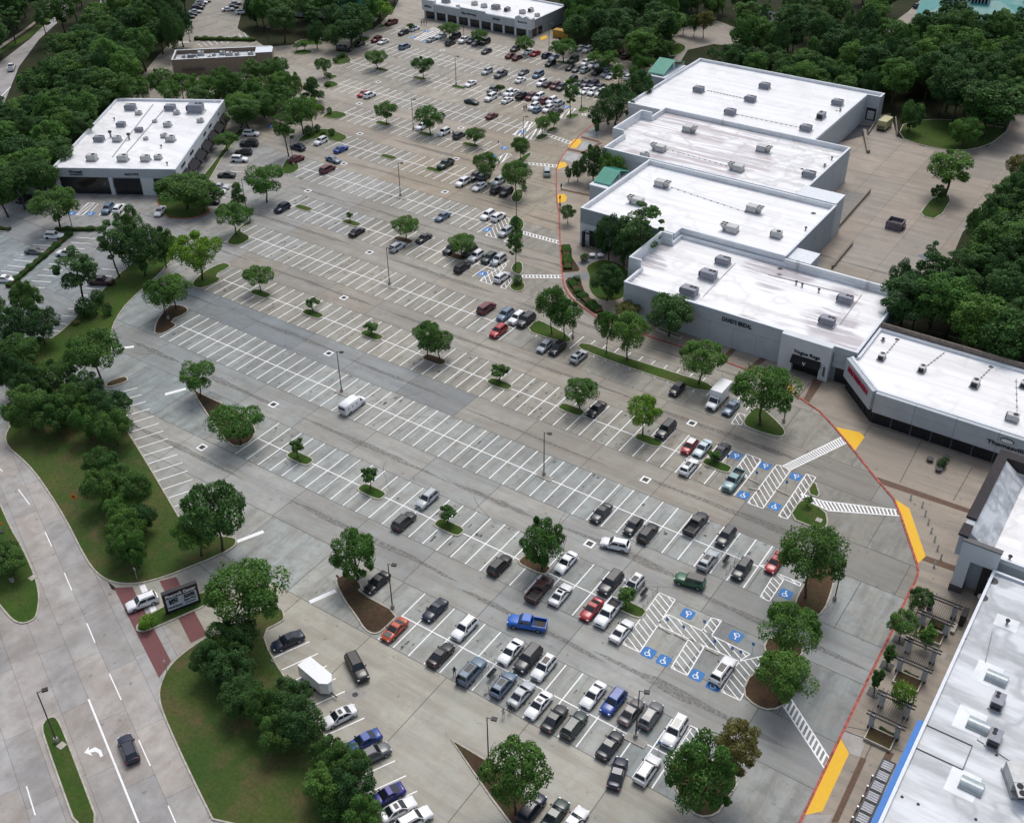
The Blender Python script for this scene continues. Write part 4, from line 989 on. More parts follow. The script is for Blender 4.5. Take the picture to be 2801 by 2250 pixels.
for i in range(7):
    s0 = 2.5+i*(L-4)/7; s1 = s0+(L-4)/7-1.1
    f.window(b8, s0, s1, .2, 3.0, 3)
    f.part('column', 'wall_mid', b8, s1+.15, s1+.95, 0, 4.4, -.3, .15)
    mb = MB(); mb.add([f.pt(s0,4.3,.06), f.pt(s1,4.3,.06), f.pt(s1,2.8,1.8), f.pt(s0,2.8,1.8), f.pt(s0,2.6,1.8), f.pt(s1,2.6,1.8)], [(3,2,1,0),(4,5,2,3)]); mb.build('awning', M['awning'], b8)
for s, w in ((6, 3.5), (14, 3.2), (27, 2.6), (33, 2.6), (42, 1.6)): f.text(b8, {6:'SUSHI',14:'CLEANERS',27:'CAFE',33:'NAILS',42:'V'}[s], s, 5.8, .7, width=w, d=.1)
for a, b in (((-259.71,195.25),(-238.32,163.09)),((-254.99,195.98),(-237.38,166.97))): MB().tube((*a, 6.62), (*b, 6.62), .1, n=6).build('roof_pipe', M['pipe'], b8)

# --- tan restaurant beyond it
FA, FB, FC_, FD = (-289.4,228.0), (-265.4,249.0), (-272.2,255.8), (-296.0,235.6)
b9, F9 = shell('restaurant_building', 'low tan stucco restaurant with cluttered parapet roof behind trees', [FA, FB, FC_, FD], 4.0, 5.3, 'roof_grey', 'wall_tan', par='tan_dark')
f = Facade(FA, FB, (-280,243)); panels(f, b9, 0, f.L, .1, 5.2, 4, 'wall_tan', d1=.02)
f.part('awning', 'dark_band', b9, 3, 10, 1.9, 2.2, 0, .9); f.part('corner_tower', 'wall_tan', b9, f.L-5, f.L+.3, 0, 6.4, -5, .5); f.part('corner_tower_cap', 'coping', b9, f.L-5.1, f.L+.4, 6.4, 6.5, -5.1, .6)
f.part('round_vent', 'black_metal', b9, f.L-8, f.L-7.2, 3.6, 4.4, 0, .08)

# --- long shop row at the top edge
b10, F10 = shell('retail_building', 'long grey shop row with white roof at the top edge', [(-260.5,323),(-213.2,323.4),(-213.2,347),(-262,349)], 5.2, 5.7, 'roof', 'wall_mid')
f = Facade((-260.5,323),(-213.2,323.4),(-235,335)); L = f.L
panels(f, b10, 0, L, 2.9, 5.65, 6, 'wall_mid', d1=.5)
for i in range(9):
    s0 = 1.2+i*(L-2)/9; s1 = s0+(L-2)/9-1.0
    f.window(b10, s0, s1, .15, 2.7, 3); f.part('column', 'wall_white', b10, s1+.1, s1+.9, 0, 2.9, -.2, .45)
f.part('end_tower', 'wall_white', b10, -.2, 5.2, 2.9, 6.8, -1, .7); f.part('end_tower', 'wall_white', b10, L-6.2, L+.3, 2.9, 6.6, -2, .8)
mb = MB(); zt, d_ = 6.6, .8
mb.add([f.pt(L-6.2,zt,d_), f.pt(L-4.6,zt+.8,d_), f.pt(L-3,zt+.1,d_), f.pt(L-1.4,zt+.8,d_), f.pt(L+.3,zt,d_), f.pt(L-6.2,zt,.4), f.pt(L-4.6,zt+.8,.4), f.pt(L-3,zt+.1,.4), f.pt(L-1.4,zt+.8,.4), f.pt(L+.3,zt,.4)], [(0,4,3,2,1),(0,1,6,5),(1,2,7,6),(2,3,8,7),(3,4,9,8),(5,6,7,8,9)]); mb.build('scalloped_parapet', M['wall_white'], b10)
f.part('raised_fascia', 'wall_mid', b10, 17, 28, 5.65, 6.3, 0, .5)
for s, tx, w in ((2.6,'OPTICAL',3.2),(21,'Blue Mercury',6.5),(33,'Bridal',2.8),(L-3,'Beauty Bar',4)): f.text(b10, tx, s, 4.5 if s < L-5 else 5.2, .7, d=.75 if s in (2.6,) or s > L-5 else .55, width=w)
f = Facade((-213.2,323.4),(-213.2,347),(-235,335)); panels(f, b10, 0, f.L, .1, 5.65, 3, 'wall_grey', d1=.03); f.window(b10, 1, 3.5, .2, 2.7, 2, d=.08); f.window(b10, 4.5, 7, .2, 2.7, 2, d=.08)

# --- green hipped roofs far beyond the trees
def hip(name, c, L, W, ze, zr, rz, label, cupola=False):
    o = empty(name, (c[0], c[1], 0), R(rz)); tag(o, label, 'building')
    MB().box(-L/2+.6, L/2-.6, -W/2+.6, W/2-.6, 0, ze).build('wall', M['wall_white'], o)
    r = (L-W)/2
    for i, fc in enumerate(((0,1,5,4),(1,2,5),(2,3,4,5),(3,0,4))):
        vs = [(-L/2,-W/2,ze),(L/2,-W/2,ze),(L/2,W/2,ze),(-L/2,W/2,ze),(-r,0,zr),(r,0,zr)]
        MB().add([vs[k] for k in fc], [tuple(range(len(fc)))]).build('roof_slope', M['teal_roof'], o)
    if cupola:
        k = MB().box(-3, 3, -2, 2, zr-1.6, zr+1.2).build('cupola', M['wall_white'], o)
        for i in range(5): MB().box(-2.6+i*1.1, -1.9+i*1.1, -2.06, -2.0, zr-1.0, zr+.6).build('window', M['glass'], k)
        MB().add([(-3.4,-2.4,zr+1.2),(3.4,-2.4,zr+1.2),(3.4,2.4,zr+1.2),(-3.4,2.4,zr+1.2),(-1,0,zr+2.6),(1,0,zr+2.6)], [(0,1,5,4),(1,2,5),(2,3,4,5),(3,0,4)]).build('cupola_roof', M['teal_roof'], k)
hip('hip_roofed_building', (-86.36,416.50), 40, 26, 5, 10, 12, 'teal hip-roofed building with a white windowed cupola, upper right corner', True)
hip('hip_roofed_building', (-73.87,433.04), 22, 18, 4.5, 9, 12, 'smaller teal roof at the extreme upper right corner')
hip('hip_roofed_building', (-295.91,307.25), 24, 12, 4, 6.5, 25, 'green-roofed building glimpsed through trees at the top left centre')
hip('hip_roofed_building', (-282.65,310.83), 18, 12, 4, 7, 25, 'smaller green roof behind trees at the top edge')

# ---------------------------------------------------------------- rooftop plant
def hv_small():
    o = empty('rooftop_unit'); MB().box(-.9,.9,-.65,.65,.25,1.3).build('casing', M['hvac'], o, bevel=.03)
    MB().tube((.35,0,1.3),(.35,0,1.36),.42,n=12).build('fan_grille', M['hvac_dark'], o); MB().box(-1.1,-.9,-.5,.5,.35,1.1).build('intake_hood', M['hvac_dark'], o)
    MB().box(-1.05,1.05,-.8,.8,0,.25).build('mounting_curb', M['pipe'], o); return o
def hv_grey():
    o = empty('rooftop_unit'); MB().box(-1.6,1.6,-1.05,1.05,.3,1.9).build('casing', M['hvac_grey'], o, bevel=.04)
    for x in (.2, 1.05): MB().tube((x,.35,1.9),(x,.35,1.98),.4,n=12).build('fan_grille', M['hvac_dark'], o)
    MB().box(-2.0,-1.6,-.8,.8,.5,1.5).build('intake_hood', M['hvac_dark'], o); MB().box(-1.9,1.9,-1.25,1.25,0,.3).build('mounting_curb', M['hvac'], o); return o
def hv_big():
    o = empty('rooftop_unit')
    MB().add([(-2.2,-1.1,.35),(.6,-1.1,.35),(.6,1.1,.35),(-2.2,1.1,.35),(-2.2,-1.1,1.9),(.6,-1.1,1.9),(.6,1.1,1.9),(-2.2,1.1,1.9)], [(3,2,1,0),(4,5,6,7),(0,1,5,4),(1,2,6,5),(2,3,7,6),(3,0,4,7)]).build('casing', M['hvac'], o, bevel=.03)
    MB().add([(.65,-.5,.35),(1.5,-.5,.35),(1.5,.5,.35),(.65,.5,.35),(.65,-1.1,1.9),(2.4,-1.1,1.9),(2.4,1.1,1.9),(.65,1.1,1.9)], [(4,5,6,7),(0,1,5,4),(1,2,6,5),(2,3,7,6),(3,0,4,7)]).build('condenser_section', M['hvac'], o)
    for x in (1.05, 1.9):
        for y in (-.55, .55): MB().tube((x,y,1.9),(x,y,1.98),.36,n=12).build('fan_grille', M['hvac_dark'], o)
    MB().box(1.6,1.64,-.6,.6,.4,1.2).build('coil_panel', M['hvac_dark'], o); MB().box(-2.4,1.4,-1.2,1.2,0,.35).build('mounting_curb', M['pipe'], o); return o
PROTO = {'s': hv_small(), 'g': hv_grey(), 'b': hv_big()}
used = set()
def unit(p, z, k, roof, i, rz=0, s=1.0):
    o = PROTO[k] if k not in used else copy_tree(PROTO[k]); used.add(k)
    o.location = (p[0], p[1], z); o.rotation_euler.z = R(rz); s *= .86; o.scale = (s, s, s)
    kind = {'s': 'small rooftop unit', 'g': 'boxy rooftop unit', 'b': 'large fan-topped rooftop unit'}[k]
    tag(o, '%s, %s from left, %s' % (kind, ordn(i), roof), 'rooftop unit', 'rooftop units')
def fleet(items, z, roof):
    items = sorted(items, key=lambda a: a[0][0]-a[0][1]*.25)
    for i, it in enumerate(items): unit(it[0], z, it[1], roof, i, *(it[2:]))
fleet([((-130.75,286.94),'g'),((-114.94,287.75),'g'),((-115.39,275.32),'g'),((-115.91,299.95),'g'),((-93.21,298.23),'g'),((-93.41,286.16),'g',90),((-93.36,275.37),'g')], 7.3, 'farthest white roof')
fleet([((-118.40,256.51),'b'),((-119.64,240.76),'b',180),((-120.42,235.19),'s',0,1.2),((-96.45,254.72),'b'),((-97.62,240.09),'b',180),((-80.83,245.79),'g')], 7.9, 'streaked white roof')
fleet([((-108.14,221.55),'b'),((-109.13,209.81),'b',180),((-84.69,208.60),'b',180),((-83.94,220.67),'b'),((-74.75,211.58),'s',0,1.4)], 7.9, 'white roof beside the garden')
fleet([((-79.98,195.79),'g'),((-79.79,188.23),'g',0,1.15),((-80.01,179.93),'g',0,1.15),((-52.50,194.26),'g'),((-52.39,184.27),'g')], 6.8, 'bridal shop roof')
fleet([((-39.63,178.53),'s',90),((-32.14,178.58),'s',90),((-22.79,178.96),'s',90,1.15),((-14.62,171.97),'s',0,1.2),((-15.50,183.53),'s',90)], 6.5, 'angled corner shop roof')
fleet([((-0.79,108.20),'g',90,.8),((0.38,102.24),'g',90,.8),((4.52,96.95),'b',-60,1.25)], 6.6, 'roof with the blue fascia')
fleet([((-261.71,188.89),'g',30),((-256.83,187.55),'s',30),((-253.65,178.84),'g',30,.8),((-251.78,194.88),'g',30),((-247.87,193.60),'s',30),((-244.36,197.72),'g',30,1.5),((-237.57,193.03),'s',30),((-242.75,185.82),'s',30,1.2),((-250.12,168.55),'g',30,.9),((-246.05,171.17),'s',30,1.3),((-233.84,179.00),'s',30,1.4),((-237.49,179.94),'s',30),((-241.09,159.05),'s',30,1.5),((-234.03,163.22),'s',30,1.5),((-229.07,166.41),'s',30,1.35),((-227.18,168.91),'s',30,1.1),((-246.45,178.98),'g',30,.7),((-240.39,176.08),'s',30,.7),((-248.28,185.98),'s',30,.7)], 6.5, 'detached white building roof')
fleet([((-287.58,235.22),'g',40,.9),((-288.03,239.25),'s',40,1.2),((-282.47,243.49),'s',40),((-279.10,243.44),'s',40,1.3),((-291.00,234.48),'s',40,.7),((-285.21,234.58),'s',40,.9),((-283.85,239.01),'s',40,.6),((-283.89,241.14),'s',40,.7),((-280.28,239.83),'s',40,.6),((-277.84,245.69),'s',40,.8),((-273.33,244.22),'s',40,.6),((-292.46,238.64),'s',40,.6),((-274.00,248.11),'s',40)], 4.0, 'tan restaurant roof')
fleet([((-253.67,327.92),'g'),((-242.91,330.97),'s',0,1.2),((-238.17,330.31),'s',0,1.2),((-233.20,330.74),'g'),((-228.46,331.05),'g',90,.8),((-222.17,331.48),'s',0,1.2),((-220.87,334.92),'s',90,1.2),((-215.66,331.24),'s'),((-246.26,325.26),'s',0,.8)], 5.2, 'long shop row roof at the top edge')
# domed skylights
SK = empty('skylight'); MB().box(-.95,.95,-1.35,1.35,0,.3).build('curb', M['hvac'], SK)
mb = MB(); nn = 8
for i in range(nn):
    a, b = math.pi*i/nn, math.pi*(i+1)/nn
    mb.add([(-.9*math.cos(a),-1.3,.3+.6*math.sin(a)),(-.9*math.cos(b),-1.3,.3+.6*math.sin(b)),(-.9*math.cos(b),1.3,.3+.6*math.sin(b)),(-.9*math.cos(a),1.3,.3+.6*math.sin(a))], [(3,2,1,0)])
for y in (-1.3, 1.3): mb.add([(-.9*math.cos(math.pi*i/nn),y,.3+.6*math.sin(math.pi*i/nn)) for i in range(nn+1)], [tuple(range(nn+1))])
mb.build('dome', M['skylight'], SK)
for i, (p, w) in enumerate((((-1.94,112.31),'nearest the entrance portal'),((-1.79,103.39),'beside the rooftop unit'),((-0.12,94.15),'nearest the bottom edge'))):
    o = SK if i == 0 else copy_tree(SK); o.location = (*p, 6.6); tag(o, 'glazed barrel skylight on the blue-fascia shop roof, '+w, 'skylight', 'skylights'); o.rotation_euler.z = R(90)
# vent pipes
VP = empty('roof_vent'); MB().tube((0,0,0),(0,0,.7),.16,n=10).build('pipe', M['pipe'], VP); MB().tube((0,0,.62),(0,0,.8),.3,n=10).build('cap', M['hvac_dark'], VP)
vents = [((-3.27,123.00),6.6,'blue-fascia shop roof'),((-6.16,135.32),7.3,'entrance tower roof'),((-90.83,293.89),7.3,'farthest white roof'),((-80.10,259.09),7.9,'streaked white roof'),((-79.96,253.88),7.9,'streaked white roof near its back edge'),((-63.57,195.96),6.8,'bridal shop roof near the rear wall'),((-62.16,195.68),6.8,'bridal shop roof, second by the rear wall'),((-58.49,195.43),6.8,'bridal shop roof, third by the rear wall'),((-70.65,218.32),7.9,'garden-side shop roof'),((-244.31,173.67),6.5,'detached block roof'),((-249.91,172.08),6.5,'detached block roof, left one'),((-222.21,167.47),6.5,'detached block roof by its corner'),((-232.43,174.43),6.5,'detached block roof, right one'),((-259.07,180.77),6.5,'detached block roof, far one'),((-43.58,175.72),6.5,'corner shop roof tip'),((-41.42,184.58),6.5,'corner shop roof back')]
for i, (p, z, w) in enumerate(vents):
    o = VP if i == 0 else copy_tree(VP); o.location = (*p, z); tag(o, 'stubby vent pipe on the '+w, 'vent', 'roof vents')
    if 'detached block roof' in w and i < 11: o.scale = (1.6, 1.6, 2.2)
# access ladders over the parapets
def ladder(p, z0, z1, label):
    o = empty('roof_ladder', (p[0], p[1], z0)); tag(o, label, 'ladder')
    for s in (-.25, .25): MB().tube((s,0,0),(s,0,z1-z0),.04,n=6).build('rail', M['steel'], o)
    for k in range(int((z1-z0)/.35)): MB().tube((-.25,0,.3+k*.35),(.25,0,.3+k*.35),.03,n=5).build('rung', M['steel'], o)
ladder(((-113.36,264.59)[0], 265.6), 7.9, 9.9, 'steel ladder on the wall of the farthest shop')
ladder(((-65.69,200.14)[0], 201.5), 6.8, 9.4, 'steel ladder at the rear wall of the bridal shop roof')
ladder(((-50.64,199.30)[0], 201.5), 6.8, 9.4, 'steel ladder at the right end of the bridal shop rear wall')
for a, b in (((-77.33,180.86),(-77.90,197.47)),((-50.32,185.50),(-50.77,199.06)),((-70.11,196.59),(-53.75,197.69))):
    MB().tube((*a, 6.9), (*b, 6.9), .06, n=6).build('gas_pipe', M['pipe'], b4)


# ================================================================== TREES AND PLANTING
def leaf_mesh(name, pts, nrm, size, rng, aspect=.62):
    n = len(pts)
    a = rng.normal(size=(n, 3)); a -= nrm*(a*nrm).sum(1)[:, None]; a /= np.linalg.norm(a, axis=1)[:, None]+1e-9
    b = np.cross(nrm, a)
    s = (size*rng.uniform(.6, 1.35, n))[:, None]
    bend = nrm*s*.22
    v = np.stack([pts-a*s*.5-bend, pts-b*s*.5*aspect, pts+a*s*.5-bend, pts+b*s*.5*aspect], 1).reshape(-1, 3)
    m = bpy.data.meshes.new(name)
    m.vertices.add(4*n); m.vertices.foreach_set('co', v.astype(np.float32).ravel())
    m.loops.add(4*n); m.loops.foreach_set('vertex_index', np.arange(4*n, dtype=np.int32))
    m.polygons.add(n); m.polygons.foreach_set('loop_start', np.arange(0, 4*n, 4, dtype=np.int32))
    m.update(calc_edges=True)
    at = m.attributes.new('tint', 'FLOAT', 'FACE')
    return m, at
def crown_mesh(name, seed, r, h, cb, nblob, nleaf, size, brad=(.3, .45), spread=.72, flat=1.0, droop=.35, shape='round', jit=.55):
    rng = np.random.default_rng(seed)
    cz, az = h*(cb+1)/2, h*(1-cb)/2
    C, Rb = [], []
    for i in range(nblob):
        for _ in range(30):
            d = rng.normal(size=3); d /= np.linalg.norm(d); d *= rng.uniform(.35, 1)**.6
            if shape == 'cone': 
                zz = rng.uniform(-.95, .95); k = (1-(zz+1)/2)*.85+.12; an = rng.uniform(0, 6.28); d = np.array([math.cos(an)*k, math.sin(an)*k, zz])*1.0
            if shape == 'vase' and d[2] < -.2 and math.hypot(d[0], d[1]) > .55: continue
            break
        br = rng.uniform(*brad)*r; sp_ = spread
        if shape != 'cone' and rng.uniform() < .35:             # stray outer sprays break the outline
            br *= rng.uniform(.55, .8); sp_ = spread*1.04; d /= np.linalg.norm(d)+1e-9
        c = np.array([d[0]*r*sp_, d[1]*r*sp_, cz+d[2]*max(.05, az-br*.8)])
        C.append(c); Rb.append(br)
    C, Rb = np.array(C), np.array(Rb)
    P, N, T = [], [], []
    per = int(nleaf*1.9/nblob)
    for i in range(nblob):
        d = rng.normal(size=(per, 3)); d /= np.linalg.norm(d, axis=1)[:, None]
        keep = rng.uniform(size=per) < np.where(d[:, 2] < -.1, droop, 1.0); d = d[keep]
        k = rng.uniform(.62, 1.08, len(d))
        p = C[i]+d*(Rb[i]*k)[:, None]*np.array([1, 1, flat])
        D = np.linalg.norm((p[:, None, :]-C[None])/np.array([1, 1, flat]), axis=2)/Rb[None]
        D[:, i] = 9
        ok = (D.min(1) > .78) | (rng.uniform(size=len(d)) < .12)
        p, d = p[ok], d[ok]
        nn = d+np.array([0, 0, .35])+rng.normal(size=d.shape)*jit; nn /= np.linalg.norm(nn, axis=1)[:, None]
        P.append(p); N.append(nn); T.append(np.full(len(p), rng.uniform(.2, .8)))
    P, N, T = np.concatenate(P), np.concatenate(N), np.concatenate(T)
    P[:, 2] = np.maximum(P[:, 2], h*.04)
    if len(P) > nleaf:
        ix = rng.permutation(len(P))[:nleaf]; P, N, T = P[ix], N[ix], T[ix]
    m, at = leaf_mesh(name, P, N, size, rng)
    at.data.foreach_set('value', np.clip(T+rng.normal(size=len(P))*.28, 0, 1).astype(np.float32))
    return m
def trunk_mesh(seed, r, h, cb, tr, limbs=5, lean=.04, multi=1):
    rng = random.Random(seed); mb = MB()
    for k in range(multi):
        an = rng.uniform(0, 6.28); bx, by = (math.cos(an)*tr*1.6*(multi > 1), math.sin(an)*tr*1.6*(multi > 1))
        top = Vector((bx+rng.uniform(-lean, lean)*h+bx*1.5, by+rng.uniform(-lean, lean)*h+by*1.5, h*(cb+.12)))
        p0 = Vector((bx, by, -.05)); mid = p0.lerp(top, .5)+Vector((rng.uniform(-.1, .1), rng.uniform(-.1, .1), 0))
        mb.tube(p0, Vector((bx, by, .4)), tr*1.35, tr, 8); mb.tube(Vector((bx, by, .38)), mid, tr, tr*.85, 8); mb.tube(mid, top, tr*.85, tr*.65, 8)
        for i in range(limbs):
            a = 6.28*i/limbs+rng.uniform(-.5, .5); q = top+Vector((math.cos(a)*r*.55, math.sin(a)*r*.55, h*(1-cb)*rng.uniform(.2, .6)))
            s = p0.lerp(top, rng.uniform(.75, 1)); m_ = s.lerp(q, .5)+Vector((0, 0, .05*h))
            mb.tube(s, m_, tr*.45, tr*.3, 6); mb.tube(m_, q, tr*.3, tr*.12, 5)
        mb.tube(top, Vector((top.x, top.y, h*.9)), tr*.6, tr*.15, 6)
    m = mb.mesh('trunk', True); m.materials.append(M['bark']); return m
KIND = {}
def kind(key, n, r, h, cb, nblob, nleaf, size, tr, **kw):
    limbs = kw.pop('limbs', 5); multi = kw.pop('multi', 1)
    KIND[key] = (r, h, [(crown_mesh('crown', 11*i+len(KIND)*101, r, h, cb, nblob, nleaf, size, **kw), trunk_mesh(i+5, r, h, cb, tr, limbs, multi=multi)) for i in range(n)])
    for c, t_ in KIND[key][2]: c.materials.append(LEAF['mid'])
kind('elm', 5, 3.6, 7.5, .26, 30, 7600, .28, .14, brad=(.22, .4), shape='vase', spread=.78)
kind('oak', 5, 4.5, 8.5, .14, 48, 11500, .31, .2, brad=(.18, .36), spread=.78)
kind('wood', 7, 4.2, 14, .3, 52, 7000, .42, .22, brad=(.24, .38), droop=.25)
kind('pine', 4, 3.2, 14, .32, 46, 5600, .33, .17, brad=(.18, .34), droop=.5, flat=.7)
kind('conifer', 2, 3.2, 10, .1, 46, 5000, .4, .17, brad=(.22, .34), shape='cone')
kind('young', 3, .95, 2.9, .35, 12, 800, .26, .06, brad=(.35, .5), limbs=3)
kind('column', 3, .85, 3.6, .2, 18, 900, .26, .06, brad=(.35, .5), spread=.5, limbs=3)
kind('shrub', 3, 1.2, 1.7, .0, 16, 1500, .22, .05, brad=(.4, .6), spread=.5, limbs=3)
TREES = []
def tree(pos, k='elm', leafkey='mid', label=None, group=None, name=None, seed=None):
    u, v, h, r = pos
    r0, h0, protos = KIND[k]
    i = len(TREES) if seed is None else seed
    c, t_ = protos[(i*7+int(abs(u)*3)) % len(protos)]
    nm = name or {'pine': 'pine_tree', 'conifer': 'conifer_tree', 'shrub': 'shrub', 'column': 'columnar_tree', 'young': 'young_tree', 'oak': 'oak_tree', 'wood': 'woodland_tree'}.get(k, 'shade_tree')
    o = empty(nm, (u, v, .1), (i*2.4) % 6.28)
    k_ = {'oak': 1.02, 'young': 1.35, 'wood': 1.25, 'shrub': 1.1}.get(k, 1.13)
    o.scale = (k_*r/r0, k_*r/r0, 1.06*h/h0)
    a = link('crown', c, o); a.material_slots[0].link = 'OBJECT'; a.material_slots[0].material = LEAF[leafkey]
    link('trunk' if k != 'shrub' else 'stem', t_, o)
    TREES.append((o, k))
    if label: tag(o, label, {'shrub': 'shrub'}.get(k, 'tree'), group)
    return o
rowname = lambda v: min(range(12), key=lambda i: abs(ROWS[i]-v))

# trees on the kerbed islands of the car park: (ground point, height, crown radius)
lot_trees = [
 ((-178.72,137.72,10.5,5.2),'elm','lime'),((-173.61,122.26,8.4,3.3),'elm','mid'),((-173.70,125.62,7.6,3.7),'elm','mid'),((-144.77,105.82,7.5,3.1),'elm','mid'),((-189.02,157.90,7.5,3.8),'elm','mid'),((-195.76,175.19,9.5,4.7),'elm','mid'),
 ((-164.07,141.08,5.7,3.0),'elm','mid'),((-152.96,178.18,5.3,3.1),'elm','mid'),((-136.95,178.56,4.9,3.2),'elm','mid'),((-117.26,140.42,7.4,2.9),'elm','mid'),((-114.75,141.03,5.8,2.9),'elm','oak'),
 ((-265.01,292.76,7.2,4.3),'elm','oak'),((-267.93,306.79,8.1,4.8),'elm','lime'),((-237.88,269.17,6.1,3.6),'elm','oak'),((-219.04,269.48,6.8,3.3),'elm','oak'),((-204.03,232.76,6.7,3.0),'elm','mid'),((-188.48,233.47,8.0,3.9),'elm','mid'),((-172.76,233.66,5.1,2.8),'elm','oak'),
 ((-155.66,214.70,7.7,3.3),'elm','mid'),((-156.15,231.76,6.2,2.6),'elm','oak'),((-144.45,212.39,8.9,3.5),'elm','mid'),((-237.27,307.80,5.0,3.5),'elm','mid'),((-223.95,307.18,5.4,2.6),'elm','mid'),
 ((-204.90,307.05,6.1,2.9),'elm','mid'),((-189.43,306.92,7.4,4.2),'elm','mid'),((-173.68,305.70,7.2,4.5),'elm','mid'),((-162.60,308.66,6.8,1.8),'elm','mid'),((-162.21,312.70,5.9,3.2),'elm','mid'),((-161.43,303.81,4.6,1.6),'elm','mid'),((-161.93,294.43,8.1,2.5),'pine','mid'),((-161.37,265.98,11.7,2.6),'pine','mid'),((-161.42,250.60,5.0,2.2),'elm','mid'),((-161.13,256.15,4.7,2.1),'elm','mid'),
 ((-123.01,180.13,9.5,1.9),'pine','mid'),((-101.24,161.20,10.3,3.0),'elm','mid'),((-98.02,161.11,8.5,3.1),'elm','mid'),((-88.16,160.96,9.3,2.5),'elm','mid'),((-83.55,161.08,10.0,3.8),'elm','mid'),((-68.02,161.49,8.6,4.2),'elm','mid'),((-82.69,141.73,5.9,3.1),'elm','mid'),((-69.19,141.24,7.5,3.0),'elm','lime'),
 ((-52.89,155.50,11.1,5.4),'elm','mid'),((-87.81,84.99,9.0,3.8),'oak','mid'),((-65.59,102.53,9.5,3.5),'oak','mid'),((-29.68,119.15,12.3,4.5),'elm','oak'),((-27.37,105.92,9.6,3.7),'elm','mid'),((-25.07,98.51,8.3,3.6),'elm','mid'),((-26.86,77.89,11.7,4.8),'oak','mid'),((-24.87,82.45,12.9,2.9),'pine','olive'),((-45.23,65.04,11.7,3.7),'elm','mid'),((-127.56,99.50,7.4,4.3),'elm','mid'),
 ((-109.73,78.14,12.0,4.7),'elm','oak'),((-111.74,75.51,8.8,3.4),'elm','mid'),((-93.38,68.61,11.6,5.2),'elm','mid'),((-164.28,98.50,10.7,4.8),'elm','oak'),
 ((-246.91,253.14,6.1,2.5),'elm','oak'),((-234.05,234.11,7.6,3.7),'conifer','oak'),((-219.24,213.77,10.3,4.6),'elm','mid'),((-220.06,218.65,8.4,2.9),'elm','lime'),((-211.63,199.68,12.2,3.2),'pine','oak'),
]
lot_trees.sort(key=lambda a: (rowname(a[0][1]), a[0][0]))
cnt = {}
for p, k, lf in lot_trees:
    rw = rowname(p[1]); i = cnt.get(rw, 0); cnt[rw] = i+1
    look = {'lime': 'bright lime-green', 'mid': 'leafy green', 'oak': 'dark green', 'olive': 'bronze-tinged'}[lf]+{'elm': ' round-headed tree', 'oak': ' wide dense tree', 'pine': ' narrow tree', 'conifer': ' pointed tree'}[k]
    tree(p, k, lf, '%s, %s tree from the left along the %s parking row up' % (look, ordn(i), ordn(rw)), 'trees on the car park islands')
young = [((-148.71,141.18,2.6,1.2),'oak'),((-170.60,178.26,2.2,0.7),'oak'),((-132.07,140.79,2.6,1.2),'oak'),((-100.44,141.30,3.2,1.4),'oak'),((-116.39,102.27,3.8,1.1),'oak'),((-100.27,102.81,4.1,1.1),'oak'),((-84.14,103.05,3.1,1.2),'oak'),((-50.97,102.77,3.5,1.1),'oak'),((-55.19,141.26,2.2,0.9),'oak'),((-254.31,307.39,2.6,1.2),'oak'),((-190.45,271.48,2.8,1.2),'oak'),((-191.51,165.10,3.2,1.2),'mid'),((-271.64,270.48,2.9,1.1),'mid'),((-273.46,268.57,2.3,1.1),'mid'),((-37.37,139.10,1.8,0.6),'mid')]
young.sort(key=lambda a: (rowname(a[0][1]), a[0][0]))
for i, (p, lf) in enumerate(young):
    tree(p, 'young', lf, 'small young tree on a low green island, %s such tree counting from the bottom' % ordn(i), 'young trees on islands')
# trees against the shop fronts
for p, k, lf, lb in (((-147.5,268.0,11,6.0),'oak','dark','dark spreading tree left of the farthest white-roofed shop'),((-147,279.5,12,5.4),'oak','dark','dark tree leaning over the edge of the farthest white roof'),((-149.5,262.0,8,3.6),'oak','dark','lower dark tree at the left of the shop-front clump'),
        ((-132.5,230.5,9.5,3.8),'oak','dark','dark tree behind the nearer green gable'),((-126.2,228.6,9.5,4.0),'oak','mid','greener tree beside the nearer green gable'),((-136,228.5,5.5,2.0),'oak','dark','low dark tree left of the nearer green gable'),
        ((-107.5,195.3,10.5,3.6),'oak','dark','dense dark tree at the grey-banded end wall'),((-98.8,193.8,16.0,5.0),'pine','pine','tall open pine rising over the white roof by the end wall'),((-103.0,194.3,9.5,3.6),'oak','dark','dark tree between the pine and the end wall'),
        ((-98.53,179.04,7.9,3.8),'oak','dark','dark round tree in the small garden lawn'),((-80.73,173.42,8.7,4.7),'elm','dark','multi-stemmed dark tree in the long planter before the bridal shop'),((-91.13,174.44,4.2,2.4),'elm','olive','low bronze-green tree at the bridal shop corner'),
        ((-14.91,125.02,4.6,1.7),'elm','oak','loose feathery tree by the far pergola'),((-15.33,118.51,5.0,2.0),'elm','mid','spreading bright tree in the dark grate by the red kerb'),((-11.76,119.01,4.3,1.3),'column','mid','tall leafy shrub in the planter between two pergolas'),((-11.42,106.84,4.8,1.5),'shrub','lime','lime-green shrub in the planter by the nearest pergola'),
        ((-15.25,112.92,4.1,0.9),'column','oak','narrow dark tree in the far square grate by the red kerb'),((-15.13,107.37,4.9,0.9),'column','oak','narrow dark tree in the near square grate by the red kerb'),
        ((-147.86,257.91,4.3,0.7),'column','oak','slim columnar tree on the pavement before the second shop'),((-147.93,264.60,3.3,0.7),'column','oak','slim columnar tree half hidden under the dark clump'),((-138.09,233.98,3.9,1.0),'column','oak','slim tree left of the nearer green gable'),((-137.73,226.53,4.4,1.0),'column','oak','slim tree by the kerb before the green gable'),((-125.17,205.99,4.4,1.9),'elm','oak','small round tree on the pavement at the grey-banded shop')):
    tree(p, k, lf, lb)
